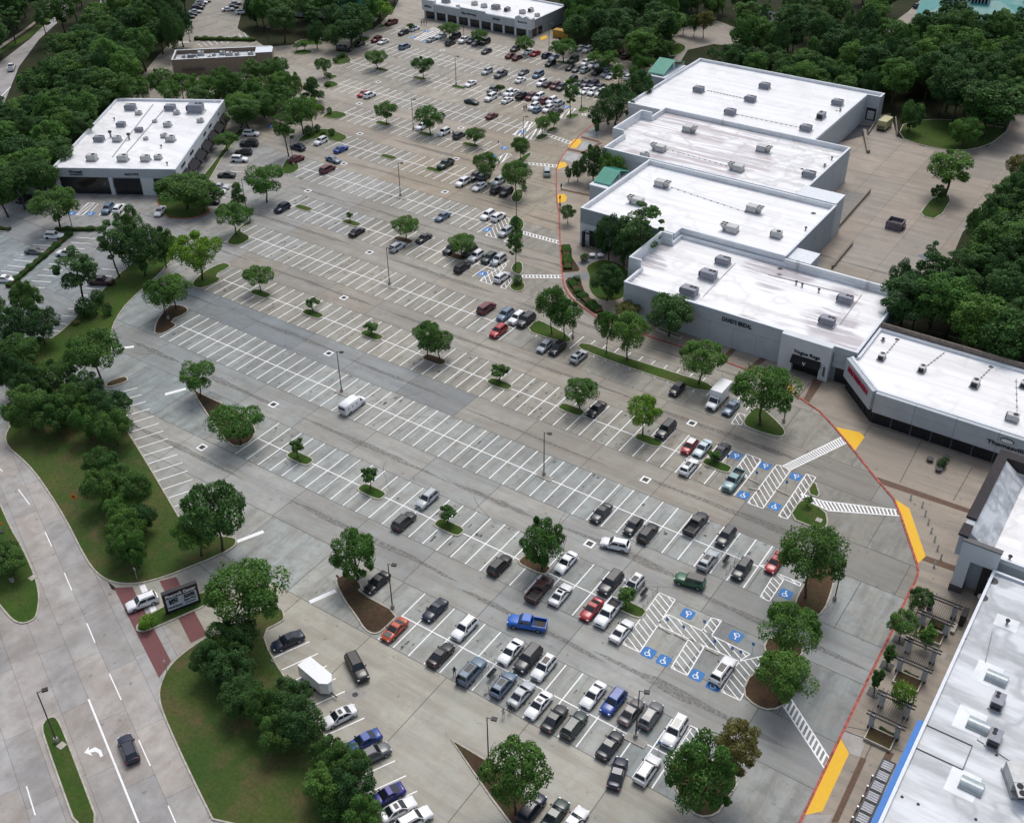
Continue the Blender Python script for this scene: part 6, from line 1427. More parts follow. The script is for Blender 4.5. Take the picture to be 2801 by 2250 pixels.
# --- nearest double row (row 1) and its neighbours
for p, k, c, h, s in (
 ((-84.60,85.76),'sedan','black','S',0),((-73.80,86.15),'coupe','navy','S',0),((-76.30,79.84),'coupe','orange-red','S',0),((-68.00,85.64),'suv','white','S',0),((-67.87,79.80),'sedan','black','N',0),((-62.42,79.69),'large suv','steel blue','N',1),
 ((-59.98,85.69),'sedan','white','S',0),((-57.19,85.87),'large suv','dark grey','S',0),((-54.51,85.86),'suv','white','S',1),((-57.46,80.22),'suv','steel blue','N',1),((-54.58,80.33),'sedan','silver','N',0),((-51.60,80.03),'sedan','white','S',1),((-48.66,79.40),'sedan','dark grey','N',0),((-45.90,79.86),'suv','dark green','N',0),
 ((-46.38,85.55),'sedan','white','S',0),((-43.51,86.02),'suv','blue','S',0),((-40.75,85.96),'sedan','brown-grey','N',0),((-38.26,86.80),'suv','grey','N',1),((-34.45,86.24),'large suv','white','S',1),((-40.45,79.77),'sedan','dark grey','N',0),((-37.53,76.65),'sedan','navy',ang((-37.05,74.99),(-38.09,78.40)),0),((-34.63,79.12),'suv','white','N',0),
 # row 2
 ((-90.12,105.33),'suv','silver','S',0),((-89.89,98.93),'suv','dark grey','N',0),((-71.19,99.13),'suv','black','N',0),((-63.03,105.33),'sedan','white','S',0),((-54.99,105.11),'large suv','dark grey','S',0),((-51.98,106.66),'suv','white','S',1),((-63.19,98.17),'pickup truck','maroon','N',0),((-60.07,99.05),'sedan','white','N',1),((-54.68,99.00),'coupe','red','S',0),((-52.23,99.63),'pickup truck','white','S',0),((-48.90,97.79),'sedan','white','N',0),((-33.63,99.00),'large suv','white','N',1),
 # row 3
 ((-64.37,118.26),'sedan','dark grey','S',0),((-58.47,118.35),'hatchback','dark grey','S',0),((-55.68,118.17),'suv','black','N',0),((-50.26,124.30),'pickup truck','dark grey','N',0),((-45.03,124.23),'suv','dark grey','S',0),((-44.99,117.77),'suv','silver','N',1),((-39.83,118.85),'suv','dark grey','S',0),((-36.21,123.06),'sedan','red','S',0),
 # row 4
 ((-66.06,144.02),'large suv','dark grey','S',0),((-60.38,142.13),'hatchback','red','S',0),((-58.24,142.92),'sedan','pale blue','S',0),((-55.17,144.13),'sedan','dark grey','N',0),((-57.83,136.82),'suv','white','N',1),((-49.91,137.64),'pickup truck','teal','S',0),((-79.75,142.73),'sedan','black','S',0),
 # row 5
 ((-117.86,161.59),'minivan','dark red','N',0),((-112.94,161.46),'suv','steel blue','S',0),((-110.16,161.66),'suv','white','S',0),((-108.00,161.82),'large suv','dark grey','S',0),((-110.42,155.29),'suv','red','S',0),((-99.44,155.70),'hatchback','silver','S',0),((-96.77,156.38),'suv','black','S',0),((-91.68,156.23),'suv','silver','N',1),((-70.34,156.75),'hatchback','black','S',0),((-59.29,156.87),'sedan','steel blue','S',0),
 # row 6
 ((-188.92,173.70),'suv','navy','S',0),((-164.66,174.01),'sedan','black','N',0),((-151.53,173.15),'suv','silver','N',1),((-149.10,179.95),'sedan','dark grey','S',0),((-140.26,178.91),'suv','dark grey','S',0),((-135.86,180.36),'suv','dark grey','S',0),((-133.36,179.34),'suv','white','S',0),((-130.32,180.14),'suv','dark green','S',0),((-128.07,180.71),'suv','silver','S',0),((-132.82,173.22),'suv','black','N',0),((-122.79,174.49),'suv','white','N',1),
 # row 7
 ((-152.40,191.73),'sedan','steel blue','S',0),((-143.48,198.30),'suv','white','S',0),((-140.78,199.02),'suv','white','N',0),((-134.69,193.22),'suv','silver','S',0),((-195.63,197.82),'minivan','dark red','N',0),((-207.21,198.44),'suv','dark red','N',0),
 # row 8
 ((-210.36,211.44),'suv','white','S',0),((-212.77,204.57),'suv','navy','W',0),((-201.81,210.29),'sedan','blue','N',0),((-170.92,217.48),'pickup truck','dark green','S',0),((-160.17,210.67),'suv','white','S',0),((-155.02,210.91),'sedan','white','S',0),((-159.55,215.37),'suv','dark grey','S',0),((-157.50,216.42),'suv','dark grey','N',0),((-152.71,216.19),'suv','silver','S',0),((-150.03,211.79),'suv','black','N',0),((-147.29,211.84),'suv','black','S',0),
 # row 9
 ((-193.15,235.54),'suv','white','S',0),((-185.14,235.49),'suv','white','S',0),((-179.98,235.93),'suv','dark grey','N',0),
 # row 10
 ((-225.33,247.41),'sedan','red','S',0),((-222.88,247.47),'suv','white','N',0),((-181.02,253.57),'sedan','dark red','N',0),((-174.60,266.36),'suv','white','S',0),((-172.31,265.12),'hatchback','steel blue','N',0),((-169.93,266.99),'suv','white','S',0),((-166.75,267.28),'sedan','dark grey','N',0),
 # row 11
 ((-202.68,272.67),'sedan','white','S',0),((-193.32,271.55),'suv','grey','S',0),((-189.92,265.62),'large suv','white','S',0),((-187.58,272.06),'suv','white','S',0),((-184.57,266.83),'sedan','white','N',0),((-186.79,273.19),'sedan','white','S',0),((-182.55,272.15),'pickup truck','black','N',0),((-180.00,272.92),'suv','dark red','S',0),((-177.66,273.67),'large suv','white','S',0),((-174.70,272.63),'suv','dark red','N',0),((-172.80,273.48),'suv','white','S',0),((-169.83,272.97),'suv','silver','N',0),
 # row 12
 ((-204.76,284.72),'suv','silver','S',0),((-199.38,284.73),'pickup truck','grey','S',0),((-256.93,291.40),'suv','dark red','S',0),((-253.68,291.06),'sedan','white','S',0),((-258.90,284.48),'sedan','black','S',0),((-194.41,290.60),'sedan','grey','S',0),((-189.26,291.14),'minivan','steel blue','S',0),((-191.34,284.08),'sedan','white','N',0),((-184.03,285.17),'suv','white','S',0),((-181.70,285.35),'sedan','maroon','N',0),((-178.93,285.17),'suv','dark red','S',0),((-176.66,285.07),'suv','dark grey','S',0),((-177.37,292.94),'suv','dark grey','S',0),((-174.13,292.11),'sedan','grey','S',0),((-171.70,291.70),'suv','grey','S',0),((-169.32,292.31),'large suv','navy','S',0),((-166.30,292.30),'suv','grey','N',0),((-162.99,292.49),'suv','dark green','S',0),((-168.74,286.30),'sedan','white','S',0),((-166.19,286.67),'suv','white','S',0),((-163.49,287.14),'large suv','white','S',0)):
    car(p, k, c, h, sun=bool(s))
# --- far rows before the long shop row
for p, k, c in (((-265.25,309.74),'pickup truck','dark red'),((-253.89,302.54),'suv','black'),((-253.82,308.90),'suv','white'),((-240.90,302.29),'sedan','silver'),((-240.30,307.00),'sedan','pale blue'),((-235.63,308.81),'large suv','black'),((-232.77,302.19),'suv','dark grey'),((-230.39,307.31),'pickup truck','white'),((-227.89,308.10),'suv','navy'),((-225.24,307.25),'sedan','grey'),((-223.25,309.44),'large suv','black'),((-217.08,301.80),'sedan','dark grey'),((-207.48,302.20),'sedan','dark red'),
   ((-209.99,308.84),'suv','dark grey'),((-204.60,308.78),'sedan','white'),((-201.69,308.52),'sedan','red'),((-204.48,301.75),'sedan','dark red'),((-197.15,308.73),'suv','navy'),((-194.33,308.60),'sedan','steel blue'),((-187.16,309.22),'large suv','dark green'),((-191.73,302.46),'suv','black'),((-184.05,302.68),'sedan','black'),((-181.55,302.46),'sedan','grey'),((-182.29,309.15),'suv','white'),((-178.79,303.11),'suv','silver'),((-179.08,308.49),'suv','white'),((-176.98,309.82),'large suv','white'),((-174.09,309.41),'suv','silver'),((-174.42,303.13),'suv','black'),((-171.42,303.68),'sedan','silver'),((-168.77,302.52),'sedan','white'),((-163.42,304.58),'suv','white'),((-165.93,309.06),'sedan','silver'),((-191.86,321.50),'sedan','silver'),((-188.88,321.26),'suv','white'),((-178.85,323.99),'sedan','dark red'),((-174.47,322.32),'suv','maroon')):
    car(p, k, c, 'S' if (int(p[0]*7)) % 3 else 'N', 'bays before the long shop row at the top')
# --- other places
for p, k, c, h in (((-87.71,69.71),'sedan','navy',BL_A),((-72.63,63.76),'sedan','white',BL_A),((-67.34,62.53),'sedan','blue',BL_A),((-64.98,61.64),'suv','grey',BL_A+180),((-59.67,57.95),'coupe','cobalt',BL_A),((-57.27,57.21),'sedan','white',BL_A+180),((-54.72,57.15),'suv','white',BL_A+180)):
    car(p, k, c, h, 'angled bays along the lower verge', sun=(k == 'sedan' and c == 'white'))
for p, k, c, h in (((-43.74,66.36),'suv','navy','N'),((-40.92,67.26),'sedan','dark green','N'),((-38.46,67.60),'sedan','white','N')): car(p, k, c, h, 'part-row cut by the bottom edge')
for p, k, c, h in (((-224.19,132.70),'suv','white',LL_A),((-221.25,125.22),'sedan','grey',LL_A),((-214.24,128.50),'suv','white',LL_A+180),((-215.41,113.16),'sedan','white',LL_A),((-207.20,111.37),'large suv','black',LL_A+180),((-196.35,124.16),'pickup truck','maroon',LL_A),((-204.35,137.41),'suv','dark grey',LL_A)): car(p, k, c, h, 'small hedged car park at left')
for p, k, c, h in (((-225.44,149.51),'suv','steel blue',LF_A),((-223.27,151.24),'suv','white',LF_A+180),((-213.40,155.84),'sedan','white',LF_A),((-231.25,204.89),'suv','white',LE_A),((-226.09,199.08),'large suv','black',LE_A+180),((-223.01,193.98),'suv','black',LE_A+180),((-220.46,189.83),'suv','white',LE_A),((-215.72,180.54),'sedan','dark grey',LE_A+180),((-211.62,174.31),'sedan','silver',LE_A),((-210.43,171.94),'sedan','white',LE_A),((-207.00,166.68),'suv','dark grey',LE_A)): car(p, k, c, h, 'bays beside the detached white building')
for p, k, c in (((-331.45,270.86),'sedan','navy'),((-334.56,275.13),'sedan','dark grey'),((-336.38,277.96),'sedan','black'),((-337.77,281.30),'sedan','silver'),((-340.61,285.10),'suv','black'),((-342.96,287.98),'sedan','black'),((-344.78,291.06),'suv','white'),((-345.66,293.42),'sedan','grey'),((-329.39,290.24),'sedan','white'),((-330.31,293.41),'sedan','dark grey'),((-333.00,297.45),'sedan','silver'),((-321.98,290.25),'suv','white')): car(p, k, c, TL_A, 'row of cars at the top left edge')
# --- moving or standing alone
solo = [
 ((-58.70,113.02),'suv','white',ang((-56.70,113.63),(-60.68,112.53)),'white crossover driving along the aisle past a drain inlet'),((-45.26,112.21),'off-roader','green',ang((-42.93,112.70),(-47.53,111.76)),'green off-roader with black top driving along an aisle'),((-60.98,91.44),'pickup truck','bright blue',ang((-58.71,92.31),(-63.16,90.52)),'bright blue pickup truck driving along an aisle'),
 ((-76.11,71.41),'large suv','black',ang((-78.23,72.59),(-74.32,70.58)),'black large suv with roof rails driving near the white trailer'),((-91.86,44.67),'suv','navy',ang((-90.24,43.89),(-93.15,45.25)),'dark blue suv driving up the boulevard'),((-111.09,63.25),'suv','white',ang((-110.36,64.77),(-111.72,61.67)),'white suv leaving across the brick crossing by the sign'),
 ((-192.91,259.82),'sedan','dark green',0,'dark green sedan driving along a far aisle'),((-198.70,203.62),'sedan','steel blue',-4,'steel blue sedan driving past the left grass islands'),((-259.46,277.18),'large suv','black',ang((-261.18,276.55),(-257.37,277.74)),'black suv turning in at the far left drive'),((-243.77,290.60),'minivan','steel blue','N','grey-blue van standing in the twelfth row'),
 ((-145.42,228.30),'minivan','silver',ang((-143.97,226.04),(-146.90,230.59)),'silver van driving away by the yellow kerb ramps'),((-248.50,141.96),'sedan','black',ang((-248.24,140.02),(-248.94,144.23)),'black sedan at the left edge by the detached building'),((-340.78,203.43),'pickup truck','white',ang((-338.15,201.57),(-342.39,205.26)),'white pickup on the far road at left'),
 ((-114.71,81.29),'sedan','black',BL_A,'black car half hidden under the tree at the stop bar'),((-155.57,394.31),'sedan','white',30,'white car on the turning circle at top right'),((-110.66,431.49),'suv','black',60,'black car in the far lot at top right'),((-101.11,338.49),'suv','white',0,'white car glimpsed behind the farthest white roof'),
]
for p, k, c, h, lb in solo: car(p, k, c, h, 'solo', lb)
# roof colours and bonnets that differ from the body
def recolour(label_part, name, box, col):
    for o, p, k, c, a, lb in CARS:
        if label_part(p, k, c, lb):
            q = MB().box(*box).build(name, M['car_paint'], o); q.color = (*col, 1); return
recolour(lambda p,k,c,lb: lb and 'off-roader' in lb, 'black_roof', (-2.05,.4,-.66,.66,1.86,1.895), (.014,.014,.015))
recolour(lambda p,k,c,lb: k == 'hatchback' and c == 'red', 'white_roof', (-1.4,.18,-.6,.6,1.5,1.535), (.75,.75,.75))
recolour(lambda p,k,c,lb: c == 'orange-red', 'black_bonnet', (1.0,1.85,-.55,.55,.84,.945), (.02,.02,.022))
# labels: which one, counted along its row
rows_ = {}
for it in CARS:
    o, p, k, c, a, lb = it
    if lb: tag(o, lb, 'car' if k not in ('pickup truck',) else 'truck', 'vehicles on the move' if a == 'solo' else None); continue
    if a: key = (a,)
    else:
        i = rowname(p[1]); key = (i, 'upper' if p[1] > ROWS[i] else 'lower')
    rows_.setdefault(key, []).append(it)
for key, its in rows_.items():
    its.sort(key=lambda t: t[1][0])
    for n, (o, p, k, c, a, lb) in enumerate(its):
        where = key[0] if len(key) == 1 else '%s side of %s parking row up' % (key[1], ordn(key[0]))
        tag(o, '%s %s, %s from left, %s' % (c, k, ordn(n), where), {'pickup truck': 'truck', 'minivan': 'van'}.get(k, 'car'), 'parked vehicles')

# --- white cargo van, box truck and enclosed trailer
def cargo_van(p, rz):
    o = empty('cargo_van', (*p, .004), R(rz)); tag(o, 'white high-roofed cargo van parked alone beside a light pole', 'van')
    st = [(-2.9,2.1,.93,.35),(-2.8,2.28,.98,.3),(-1,2.34,1,.28),(.7,2.3,1,.28),(1.15,2.2,.99,.28)]
    mb = lofted(st, 2.05)
    mb.build('cargo_body', M['trailer_white'], o, smooth=True)
    lofted([(1.13,1.25,.99,.3),(1.9,1.25,.99,.3),(2.5,1.1,.96,.32),(2.85,.95,.9,.36),(2.95,.7,.8,.4)], 2.05).build('bonnet', M['trailer_white'], o, smooth=True)
    b, t_ = cabin_pts((1.1,1.05,1.15,2.0,.95,.85,1.22,2.22)); MB().add(b+t_, [(0,1,5,4),(1,2,6,5),(2,3,7,6),(4,5,6,7)]).build('cab', M['trailer_white'], o)
    pane([b[1],b[2],t_[2],t_[1]], .06,.94,.1,.92).build('windshield', M['car_glass'], o)
    for q in ([b[2],b[3],t_[3],t_[2]], [b[0],b[1],t_[1],t_[0]]): pane(q, .1,.9,.1,.85).build('side_window', M['car_glass'], o)
    for s in (-1, 1):
        for i in range(3): MB().box(-2.3+i*1.1,-1.9+i*1.1,min(s*1.0,s*1.035),max(s*1.0,s*1.035),1.3,1.65).build('logo_panel', M['steel'], o)
        MB().box(2.6,2.9,min(s*.6,s*.85),max(s*.6,s*.85),.75,.95).build('headlight', M['headlight'], o)
    MB().box(-2.93,-2.89,-.75,.75,1.3,1.9).build('rear_window', M['car_glass'], o)
    for x in (-1.75, 1.85):
        for y in (-.93, .93): wheel(o, x, y, .36)
cargo_van((-118.14,118.87), 90)
o = empty('box_truck', (*(-62.41,157.76), .004), R(-90)); tag(o, 'white box truck with pale roof parked by the grass strip', 'truck')
MB().box(-3.4,1.3,-1.15,1.15,.75,3.3).build('cargo_box', M['trailer_white'], o, bevel=.04)
lofted([(1.4,1.3,.98,.45),(2.4,1.3,.98,.45),(3.1,1.15,.94,.45),(3.4,1.0,.85,.5)], 2.1).build('cab', M['trailer_white'], o, smooth=True)
b, t_ = cabin_pts((1.4,1.42,1.8,2.35,1.0,.88,1.28,2.2)); MB().add(b+t_, [(0,1,5,4),(1,2,6,5),(2,3,7,6),(4,5,6,7)]).build('cab_roof', M['trailer_white'], o)
pane([b[1],b[2],t_[2],t_[1]], .06,.94,.08,.94).build('windshield', M['car_glass'], o)
for q in ([b[2],b[3],t_[3],t_[2]], [b[0],b[1],t_[1],t_[0]]): pane(q, .1,.9,.1,.85).build('side_window', M['car_glass'], o)
MB().box(-3.2,3.0,-.45,.45,.45,.75).build('chassis', M['trim'], o); MB().box(3.36,3.43,-.5,.5,.55,.9).build('grille', M['trim'], o)
for s in (-1, 1): MB().box(3.2,3.42,min(s*.6,s*.9),max(s*.6,s*.9),.75,.95).build('headlight', M['headlight'], o)
for x in (-2.2, 2.4):
    for y in (-.98, .98): wheel(o, x, y, .4)
ta = ang((-79.93,66.15), (-76.64,65.63))
o = empty('enclosed_trailer', (*(-79.16,66.69), .004), R(ta)); tag(o, 'white V-nosed enclosed cargo trailer in the angled bays', 'trailer')
MB().prism([(-2.7,-1.08),(2.0,-1.08),(2.9,-.35),(2.9,.35),(2.0,1.08),(-2.7,1.08)], .5, 2.55, True).build('trailer_box', M['trailer_white'], o)
MB().prism([(-2.72,-1.1),(2.0,-1.1),(2.93,-.36),(2.93,.36),(2.0,1.1),(-2.72,1.1)], 2.55, 2.6, True).build('roof_cap', M['trailer_white'], o)
MB().box(2.9,4.1,-.08,.08,.42,.55).build('drawbar', M['trim'], o)
for y in (-1.16, 1.16):
    wheel(o, -.4, y, .34); wheel(o, .4, y, .34)
    MB().box(-.85,.85,min(y*.94,y*1.1),max(y*.94,y*1.1),.72,.8).build('fender', M['steel'], o)
print('cars', len(CARS))


# ================================================================== STREET FURNITURE AND SMALL THINGS
def lamp_post(h=9.1, arm=.55, heads=1):
    o = empty('light_pole')
    MB().tube((0,0,0),(0,0,.75),.3,n=12).build('footing', M['pole_base'], o)
    MB().tube((0,0,.75),(0,0,h),.1,.07,n=8).build('pole', M['pole'], o)
    for s in ((1,) if heads == 1 else (1, -1)):
        MB().tube((0,0,h-.12),(s*arm,0,h-.05),.045,n=6).build('arm', M['pole'], o)
        q = MB().box(min(s*arm,s*(arm+.75)),max(s*arm,s*(arm+.75)),-.3,.3,h-.16,h+.06).build('lamp_head', M['black_metal'], o, bevel=.03)
        MB().box(min(s*(arm+.1),s*(arm+.65)),max(s*(arm+.1),s*(arm+.65)),-.22,.22,h-.175,h-.162).build('lens', M['lamp_glass'], q)
    return o
LP = lamp_post()
poles = [((-101.08,40.42),9.9,60,'on the grass median of the boulevard'),((-131.65,55.37),9.9,60,'on the left-edge median by the small tree'),((-77.80,121.96),9.1,20,'in the third row, right of centre'),((-123.51,121.82),9.1,20,'next to the white cargo van'),((-142.34,159.05),9.1,20,'in the fifth row near its middle'),((-79.60,83.39),9.1,20,'on the mulch island by the orange-red car'),((-38.48,83.08),9.3,20,'among the cars of the nearest row'),((-194.71,233.57),9.1,20,'in the ninth row left of a tree'),((-52.43,69.55),8.5,20,'on the triangular mulch bed at the bottom'),
 ((-169.26,196.19),9.1,20,'in the seventh row near its middle'),((-206.83,270.64),9.1,20,'on an island in the eleventh row'),((-251.65,270.16),9.1,20,'by the clipped shrubs at the far left drive'),((-229.20,305.43),9.1,20,'before the long shop row'),((-200.09,314.58),9.1,20,'at the right end before the long shop row'),((-163.11,274.92),9.1,20,'on the grass island left of the dark shop-front clump'),((-164.50,312.89),9.1,20,'between two small trees left of the farther green gable'),((-96.79,162.24),9.1,20,'at the end of the grass strip beside two trees'),((-163.58,244.17),7,20,'by the far accessible bays'),((-25.90,121.20),9.1,200,'behind the wide tree at the mulch island'),((-49.71,158.81),9.1,200,'against the big tree by the yellow ramp'),((-172.14,121.94),8.5,20,'on the left mulch island between two trees'),((-206.06,195.82),8.5,20,'on the left grass island by the narrow tree'),((-224.60,138.16),8.5,20,'before the detached white building'),((-312.73,255.96),8.5,20,'beyond the tan restaurant'),((-280.55,262.57),8.5,20,'at the right end of the tan restaurant'),((-134.57,197.75),8.5,20,'on the island by the far crosswalk'),((-196.40,168.72),8.5,20,'on the island with two small trees'),((-182.63,357.77),9,20,'in the wood right of the long shop row')]
for i, (p, h, rz, w) in enumerate(poles):
    o = LP if i == 0 else copy_tree(LP)
    o.location = (*p, .0); o.rotation_euler.z = R(rz); o.scale = (1, 1, h/9.1); tag(o, 'dark metal light pole '+w, 'light pole', 'car park light poles')
# little kerb islands round two of the poles
for p in ((-77.43,121.58), (-123.00,121.40), (-141.61,158.37), (-38.22,82.62), (-168.60,195.52)):
    u, v = p; island('pole_island', [(u-1.5,v-.55),(u+1.5,v-.55),(u+1.5,v+.55),(u-1.5,v+.55)], M['pole_base'], 0, w=.15)

# bollards on the plaza
BO = empty('bollard'); MB().tube((0,0,0),(0,0,.95),.15,n=12).build('post', M['wall_white'], BO); MB().tube((0,0,.95),(0,0,1.05),.17,.1,n=12).build('cap', M['pole_base'], BO)
for i, p in enumerate(((-23.76,149.98),(-21.59,149.19),(-20.53,147.35),(-19.49,145.52),(-18.47,143.72),(-17.44,142.00),(-16.44,140.21),(-15.41,138.49),(-15.75,136.22))):
    o = BO if i == 0 else copy_tree(BO); o.location = (*p, .12)
    tag(o, 'short concrete bollard on the plaza, %s counting from the far end' % ordn(i), 'bollard', 'plaza bollards')
# round stone pots on the plaza
PT = empty('plant_pot'); MB().tube((0,0,0),(0,0,.75),.55,.75,n=16).build('bowl', M['dark_band'], PT); MB().tube((0,0,.7),(0,0,.72),.66,n=16).build('soil', M['mulch'], PT)
for i, (p, s, w) in enumerate((((-24.22,161.78),.85,'left'),((-22.24,161.63),1.25,'large middle'),((-22.08,163.71),.85,'rear'),((-22.16,159.86),.85,'front'))):
    o = PT if i == 0 else copy_tree(PT); o.location = (*p, .12); o.scale = (s, s, s); tag(o, 'dark round plant pot on the plaza, the %s one of four' % w, 'plant pot', 'plaza plant pots')
# square tree grates
for p, w in (((-15.35,118.49),'under the spreading tree'),((-15.22,112.85),'far of the two narrow trees'),((-15.09,107.28),'near of the two narrow trees')):
    o = MB().prism([(p[0]-.85,p[1]-.85),(p[0]+.85,p[1]-.85),(p[0]+.85,p[1]+.85),(p[0]-.85,p[1]+.85)], .11, .128).build('tree_grate', M['black_metal']); tag(o, 'dark square tree grate in the pavement, '+w, 'tree grate')
# pergolas over planters
def pergola(u0, u1, v0, v1, label):
    o = empty('pergola', (u0, v0, .12)); tag(o, label, 'pergola', 'pergolas by the blue-fascia shop'); L, W = u1-u0, v1-v0
    for x in (.35, L-.35):
        for y in (.4, W-.4):
            MB().box(x-.32,x+.32,y-.32,y+.32,.45,2.35).build('pier', M['wall_mid'], o); MB().box(x-.36,x+.36,y-.36,y+.36,0,.45).build('pier_base', M['dark_band'], o)
    for y in (.1, .7, W-.7, W-.1): MB().box(-.5,L+.5,y-.05,y+.05,2.4,2.62).build('beam', M['black_metal'], o)
    for x in (0.05, .65, L-.65, L-.05): MB().box(x-.04,x+.04,-.4,W+.4,2.62,2.78).build('cross_beam', M['black_metal'], o)
    for k in range(9):
        x = .9+(L-1.8)*k/8
        MB().box(x-.025,x+.025,-.3,W+.3,2.62,2.72).build('slat', M['black_metal'], o)
    MB().ring(ccw([(.3,-2.2),(L-.3,-2.2),(L-.3,.2),(.3,.2)]), ccw([(.45,-2.05),(L-.45,-2.05),(L-.45,.05),(.45,.05)]), 0, .5).build('planter_wall', M['kerb'], o)
    MB().box(.45,L-.45,-2.05,.05,0,.42).build('planter_soil', M['mulch'], o)
pergola(-14.0,-9.9,101.2,106.0,'pergola of black slats on white piers nearest the bottom')
pergola(-14.0,-9.9,112.5,117.3,'middle pergola of black slats on white piers')
pergola(-14.0,-9.9,122.6,127.4,'farthest pergola of black slats, below the portal leg')
# bench slabs by the pergolas
o = empty('bench', (*(-9.53,124.81), .12)); tag(o, 'pale stone bench beside the farthest pergola', 'bench')
MB().box(-.3,.3,-1.0,1.0,.38,.5).build('seat', M['kerb'], o)
for y in (-.7, .7): MB().box(-.22,.22,y-.15,y+.15,0,.38).build('leg', M['kerb'], o)
# accessible-bay sign posts
SP = empty('bay_sign'); MB().tube((0,0,0),(0,0,2.0),.035,n=6).build('post', M['steel'], SP); MB().box(-.2,.2,-.02,.02,1.5,2.1).build('sign_plate', M['blue_band'], SP)
for i, p in enumerate(((-44.02,102.37),(-41.43,102.36),(-39.40,104.94),(-36.55,102.38),(-33.94,102.54),(-31.82,104.87),(-47.03,140.45),(-41.85,140.88),(-32.69,102.59),(-34.93,82.82),(-166.32,235.76),(-127.74,177.85),(-53.02,141.90),(-249.77,306.44))):
    o = SP if i == 0 else copy_tree(SP); o.location = (*p, 0); tag(o, 'slim accessible-parking sign post, %s of these posts' % ordn(i), 'sign post', 'accessible bay signs')
# cart corrals of bent pipe
def corral(p, rz, label):
    o = empty('cart_corral', (*p, 0), R(rz)); tag(o, label, 'cart corral')
    for y in (-1.1, 1.1):
        for x in (-2.3, -.8, .8, 2.3): MB().tube((x,y,0),(x,y,1.0),.04,n=6).build('upright', M['steel'], o)
        for z in (.5, 1.0): MB().tube((-2.3,y,z),(2.3,y,z),.04,n=6).build('rail', M['steel'], o)
    MB().tube((2.3,-1.1,1.0),(2.3,1.1,1.0),.04,n=6).build('end_rail', M['steel'], o)
    for k in range(3): 
        c = MB().add([(-.9,-.3,.95),(-.1,-.25,.95),(-.1,.25,.95),(-.9,.3,.95),(-.8,-.2,.5),(-.2,-.2,.5),(-.2,.2,.5),(-.8,.2,.5)], [(0,4,5,1),(1,5,6,2),(2,6,7,3),(3,7,4,0),(4,7,6,5)]).build('nested_cart', M['rim'], o, loc=(k*.5, 0, 0))
corral((-42.72,119.49), 90, 'wire cart corral in the third row beside a charcoal suv'); corral((-49.83,106.16), 90, 'wire cart corral beside the hatched accessible aisle'); corral((-59.87,80.90), 90, 'wire cart corral between silver-blue cars in the nearest row')
# monument sign at the entrance
sa, sb = (-106.77,63.95), (-104.52,68.64)
o = empty('monument_sign'); tag(o, 'black monument sign for the shopping centre on its kerbed island', 'sign')
f = Facade(sa, sb, (-150, 95)); L = f.L
MBs = f.box(MB(), 0, L, .3, 4.1, -.35, .35).build('cabinet', M['sign_black'], o); f.box(MB(), .3, L-.3, 0, .3, -.3, .3).build('plinth', M['dark_band'], o)
f.part('sign_face', 'sign_face', o, .35, L-.35, .7, 2.95, .3, .38)
f.text(o, 'Pinecroft Center', L/2, 3.45, .55, 'sign_text_white', d=.36, width=L-.7)
f.text(o, 'BEST', L*.27, 2.55, .42, d=.39, width=L*.26); f.text(o, 'BUY', L*.27, 2.1, .42, d=.39, width=L*.26)
f.text(o, 'ROSS', L*.72, 2.62, .36, d=.39, width=L*.3); f.text(o, 'DRESS FOR LESS', L*.72, 2.25, .18, d=.39, width=L*.32); f.text(o, 'Cost Plus', L*.72, 1.75, .26, d=.39, width=L*.34)
f.text(o, 'World Market', L*.28, 1.25, .26, 'pole', d=.39, width=L*.4); f.text(o, 'Petco', L*.72, 1.2, .26, 'hvac_grey', d=.39, width=L*.3)
# orange diamond road signs
def warn(p, rz, label):
    o = empty('warning_sign', (*p, 0), R(rz)); tag(o, label, 'road sign'); MB().tube((0,0,0),(0,0,2.7),.05,n=6).build('post', M['steel'], o)
    MB().add([(0,-.04,2.0),(.62,-.04,2.62),(0,-.04,3.24),(-.62,-.04,2.62),(0,0,2.0),(.62,0,2.62),(0,0,3.24),(-.62,0,2.62)], [(0,1,2,3),(7,6,5,4),(0,4,5,1),(1,5,6,2),(2,6,7,3),(3,7,4,0)]).build('sign_plate', M['orange_sign'], o)
    MB().box(-.12,.12,-.05,-.042,2.35,2.9).build('sign_symbol', M['sign_black'], o)
warn((-137.55,71.93), 35, 'orange diamond road sign on the upper verge by the boulevard'); warn((-142.06,61.10), 35, 'orange diamond road sign on the left-edge median')
# street sign posts on the verges
for p, h, lb in (((-115.84,66.23),2.4,'thin sign post at the foot of the upper verge'),((-97.99,56.39),2.2,'thin sign post on the lower verge by the brick crossing'),((-199.76,147.21),2.4,'stop sign post at the tip of the lawn'),((-89.06,82.19),2.3,'sign post on the mulch island at the stop bar'),((-85.75,64.80),2.0,'thin white post on the lower verge')):
    o = empty('sign_post', (*p, .1)); tag(o, lb, 'sign post'); MB().tube((0,0,0),(0,0,h),.05,n=6).build('post', M['steel'], o); MB().tube((0,-.02,h),(0,.02,h),.33,n=8).build('sign_plate', M['red_sign'] if 'stop' in lb else M['steel'], o)
# small utility boxes let into the lawns
for p, lb in (((-100.01,40.35),'pale utility lid on the boulevard median'),((-34.38,136.69),'pale utility lid on the triangular grass island'),((-129.76,57.61),'white utility lid on the left-edge median')):
    o = MB().box(p[0]-.5,p[0]+.5,p[1]-.5,p[1]+.5,.1,.2).build('utility_box', M['kerb'], bevel=.04); tag(o, lb, 'utility box')

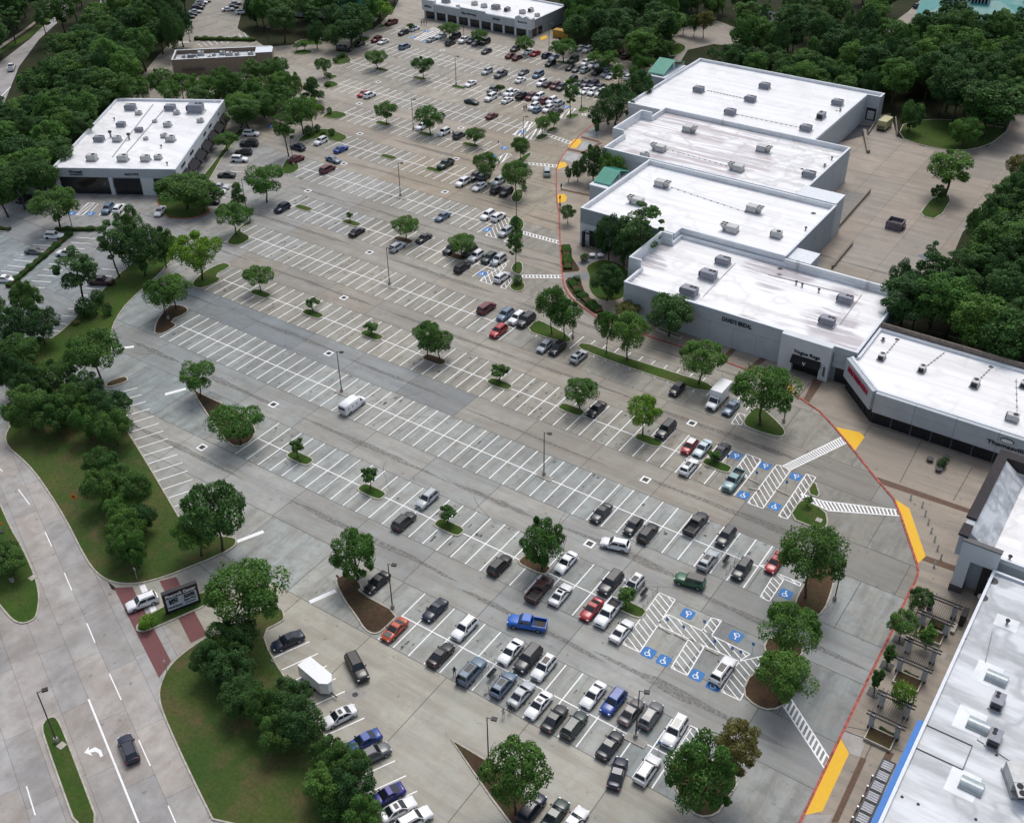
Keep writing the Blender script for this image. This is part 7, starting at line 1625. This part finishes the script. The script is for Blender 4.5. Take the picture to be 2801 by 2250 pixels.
# service court: dock walls, generator, dumpster enclosure, puddle, yellow rack
def wall_run(a, b, w, h, label, mat='court'):
    o = MB().obox(a, b, w, 0, h).build('retaining_wall', M[mat], bevel=.04); o.color = (.8,.8,.8,1); tag(o, label, 'wall')
wall_run((-85.41,301.63), (-79.16,287.27), .9, .9, 'dirty dock ramp wall below the dock door'); wall_run((-83.66,299.58), (-84.71,308.54), .3, 1.0, 'low wall left of the generator pad'); wall_run((-76.51,303.12), (-81.05,315.30), .3, 1.2, 'low wall right of the generator pad')
wall_run((-70.26,263.28), (-69.48,233.24), .35, 1.0, 'long yellowish dock ramp wall in the service court', 'plaza'); wall_run((-63.87,232.90), (-63.49,219.01), .4, .9, 'dark stained dock ramp wall near the bridal shop rear')
ground_poly('dock_pad', [(-75.94,260.90),(-69.91,261.39),(-70.58,239.23),(-75.60,242.14)], M['court'], .006, tint=(.72,.78,.84))
MB().sheet([(-88.43,306.16),(-84.40,307.65),(-84.22,299.22),(-88.24,290.44)], .006).build('dock_stain', M['asphalt'], court)
o = empty('generator', (*(-81.59,307.39), 0), R(-4)); tag(o, 'cream boxy generator on its pad beside the dock', 'generator'); MB().box(-1.3,1.3,-2.6,2.4,.5,2.9).build('casing', M['crate_yellow'], o, bevel=.08); MB().box(-1.2,1.2,-2.5,2.3,0,.5).build('skid', M['trim'], o)
for i in range(4): MB().box(-1.0+i*.55,-.65+i*.55,-2.66,-2.6,.7,1.5).build('louvre', M['trim'], o)
o = empty('dumpster_enclosure', (*(-58.48,246.93), 0)); tag(o, 'square dumpster enclosure with open lid in the service court', 'dumpster'); o.scale = (.72, .72, .85)
MB().ring(ccw([(-2.6,-2.3),(2.6,-2.3),(2.6,2.3),(-2.6,2.3)]), ccw([(-2.3,-2.0),(2.3,-2.0),(2.3,2.0),(-2.3,2.0)]), 0, 2.3).build('enclosure_wall', M['dumpster'], o); MB().box(-1.7,1.7,-1.2,1.3,.1,1.5).build('bin', M['black_metal'], o); MB().box(2.6,3.2,-1.2,1.2,.2,1.3).build('side_bin', M['maroon'] if 'maroon' in M else M['dark_band'], o)
pm = NT('standing_water'); pm.set(Base_Color=(.09,.11,.13,1), Roughness=.08, Specular_IOR_Level=.6)
ground_poly('puddle', chaikin([(-49.86,236.02),(-48.13,237.49),(-45.71,236.65),(-45.73,234.93),(-48.01,234.47)], 2), pm.m, .006)
o = empty('pallet_rack', (*(-62.25,215.32), 0)); tag(o, 'yellow slatted rack against the rear wall', 'rack')
for i in range(4): MB().box(-2,2,-.8+i*.5,-.5+i*.5,.9,1.0).build('slat', M['crate_yellow'], o)
for x in (-1.8, 1.8): MB().box(x-.05,x+.05,-.8,1.0,0,.9).build('leg', M['black_metal'], o)
o = MB().box((-204.31,329.91)[0]-3.2, (-204.31,329.91)[0]+3.2, (-204.31,329.91)[1]-1.3, (-204.31,329.91)[1]+1.3, .1, 2.6).build('storage_container', M['container'], bevel=.05); tag(o, 'yellow-brown storage container at the end of the long shop row', 'container')
on = MB().prism([(-210.96,325.97),(-210.29,328.81),(-208.27,326.05),(-208.57,322.68)], .0, .12).build('kerb_ramp', M['yellow_paint'], lot)
# black screen fence by the garden
o = empty('iron_fence', (0,0,0)); tag(o, 'black iron fence with heavy posts round the patio by the garden', 'fence')
fp = [(-115.80,197.74), (-114.41,197.58), (-110.20,197.49), (-106.34,197.91)]
for a, b in zip(fp, fp[1:]):
    for z in (.3, 1.6): MB().obox(a, b, .06, z+.12, z+.18).build('rail', M['black_metal'], o)
    for k in range(7):
        q = lerp(a, b, k/7); MB().tube((*q,.12),(*q,1.75),.03,n=4).build('picket', M['black_metal'], o)
for q in (fp[0], fp[2]): MB().box(q[0]-.3,q[0]+.3,q[1]-.3,q[1]+.3,.12,4.0).build('post', M['black_metal'], o)
MB().obox(fp[0], fp[2], .2, 3.6, 3.85).build('top_beam', M['black_metal'], o)
for k in range(6):
    q = lerp(fp[0], fp[2], k/5); MB().obox(q, (q[0], q[1]+2.0), .12, 3.85, 3.98).build('rafter', M['black_metal'], o)
TB = empty('patio_table'); MB().tube((0,0,.7),(0,0,.76),.75,n=16).build('top', M['sign_text_white'], TB); MB().tube((0,0,0),(0,0,.7),.08,n=8).build('leg', M['steel'], TB)
for i, (p, w) in enumerate((((-111.30,194.34),'left'),((-109.65,195.21),'right'))):
    o = TB if i == 0 else copy_tree(TB); o.location = (*p, .13); tag(o, 'white round patio table on the garden path, the %s one' % w, 'table', 'patio tables')
o = MB().ring(ccw([(-84.04,173.73),(-83.65,174.82),(-77.99,174.39),(-77.98,173.31)]), offset([(-84.04,173.73),(-83.65,174.82),(-77.99,174.39),(-77.98,173.31)], .3), .1, .6).build('planter', M['kerb']); tag(o, 'long low planter before the bridal shop', 'planter')
MB().sheet(offset([(-84.04,173.73),(-83.65,174.82),(-77.99,174.39),(-77.98,173.31)], .25), .5).build('soil', M['mulch'], o)

# ---------------------------------------------------------------- people
def person_mesh():
    me = bpy.data.meshes.new('body')
    J = [((0,0,.95),.15),((0,0,1.2),.145),((0,0,1.42),.16),((0,0,1.53),.06),((0,.01,1.62),.1),((0,.0,1.74),.085),
         ((.1,0,.88),.1),((.11,.04,.48),.07),((.11,0,.08),.05),((.11,.14,.04),.045),((-.1,0,.88),.1),((-.11,-.06,.48),.07),((-.11,-.14,.08),.05),((-.11,-.01,.04),.045),
         ((.2,0,1.42),.06),((.26,-.04,1.14),.045),((.25,.08,.9),.035),((.25,.11,.8),.04),((-.2,0,1.42),.06),((-.26,.02,1.14),.045),((-.25,.12,.92),.035),((-.24,.16,.83),.04)]
    E = [(0,1),(1,2),(2,3),(3,4),(4,5),(0,6),(6,7),(7,8),(8,9),(0,10),(10,11),(11,12),(12,13),(2,14),(14,15),(15,16),(16,17),(2,18),(18,19),(19,20),(20,21)]
    me.from_pydata([j[0] for j in J], E, []); me.update()
    o = bpy.data.objects.new('tmp', me); COL.objects.link(o)
    md = o.modifiers.new('skin', 'SKIN'); o.modifiers.new('sub', 'SUBSURF').levels = 1
    for i, (_, r) in enumerate(J):
        sv = me.skin_vertices[0].data[i]; sv.radius = (r, r*.85); sv.use_root = (i == 0)
    bpy.context.view_layer.update()
    m = bpy.data.meshes.new_from_object(o.evaluated_get(bpy.context.evaluated_depsgraph_get()))
    bpy.data.objects.remove(o); m.materials.clear(); m.materials.append(M['cloth']); return m
PM = person_mesh()
HM = MB().tube((0,-.01,1.66),(0,-.02,1.83),.105,.06,n=10).mesh('hair', True); HM.materials.append(M['hair'])
FM = MB().tube((0,.07,1.56),(0,.095,1.72),.07,.06,n=8).mesh('face', True); FM.materials.append(M['skin'])
HS = MB()
for s, y in ((.25,.12),(-.24,.17)): HS.tube((s,y-.01,.84),(s,y+.01,.73),.045,.03,n=6)
folk = [((-255.21,314.77),30,(.05,.04,.06),'person in dark clothes standing before the long shop row, left of three'),((-254.65,315.46),200,(.1,.02,.03),'person in a dark red top before the long shop row, middle of three'),((-253.74,315.70),100,(.04,.05,.08),'person in dark clothes before the long shop row, right of three'),((-176.03,263.16),60,(.02,.02,.03),'person in black walking by the far parked cars, left of a pair'),((-175.77,263.91),60,(.12,.03,.05),'person in a reddish top walking by the far parked cars, right of a pair'),((-181.87,235.59),90,(.02,.02,.03),'person in dark clothes behind a dark suv in the ninth row'),
        ((-64.35,78.29),40,(.02,.02,.02),'person in black at the tail of a steel blue suv, left one'),((-63.04,77.03),120,(.02,.02,.025),'person in black at the tail of a steel blue suv, right one'),((-54.64,76.12),10,(.5,.48,.45),'person in pale clothes walking behind the nearest row'),((-54.38,77.36),190,(.05,.04,.04),'person in dark clothes by a parked car in the nearest row'),((-141.30,244.40),150,(.02,.025,.03),'person in dark clothes on the pavement by the dark trees'),((-136.83,221.59),80,(.015,.015,.02),'person in black by the red kerb before the green gable'),((-133.30,215.41),80,(.02,.02,.02),'person in dark clothes on the yellow kerb ramp'),((-131.04,211.82),0,(.03,.02,.02),'person in dark clothes by the red kerb near the small round tree')]
for p, rz, col, lb in folk:
    o = empty('person', (*p, .13 if 'kerb' in lb or 'pavement' in lb else .005), R(rz)); tag(o, lb, 'person')
    b = link('body', PM, o); b.color = (*col, 1); link('hair', HM, o); link('face', FM, o)
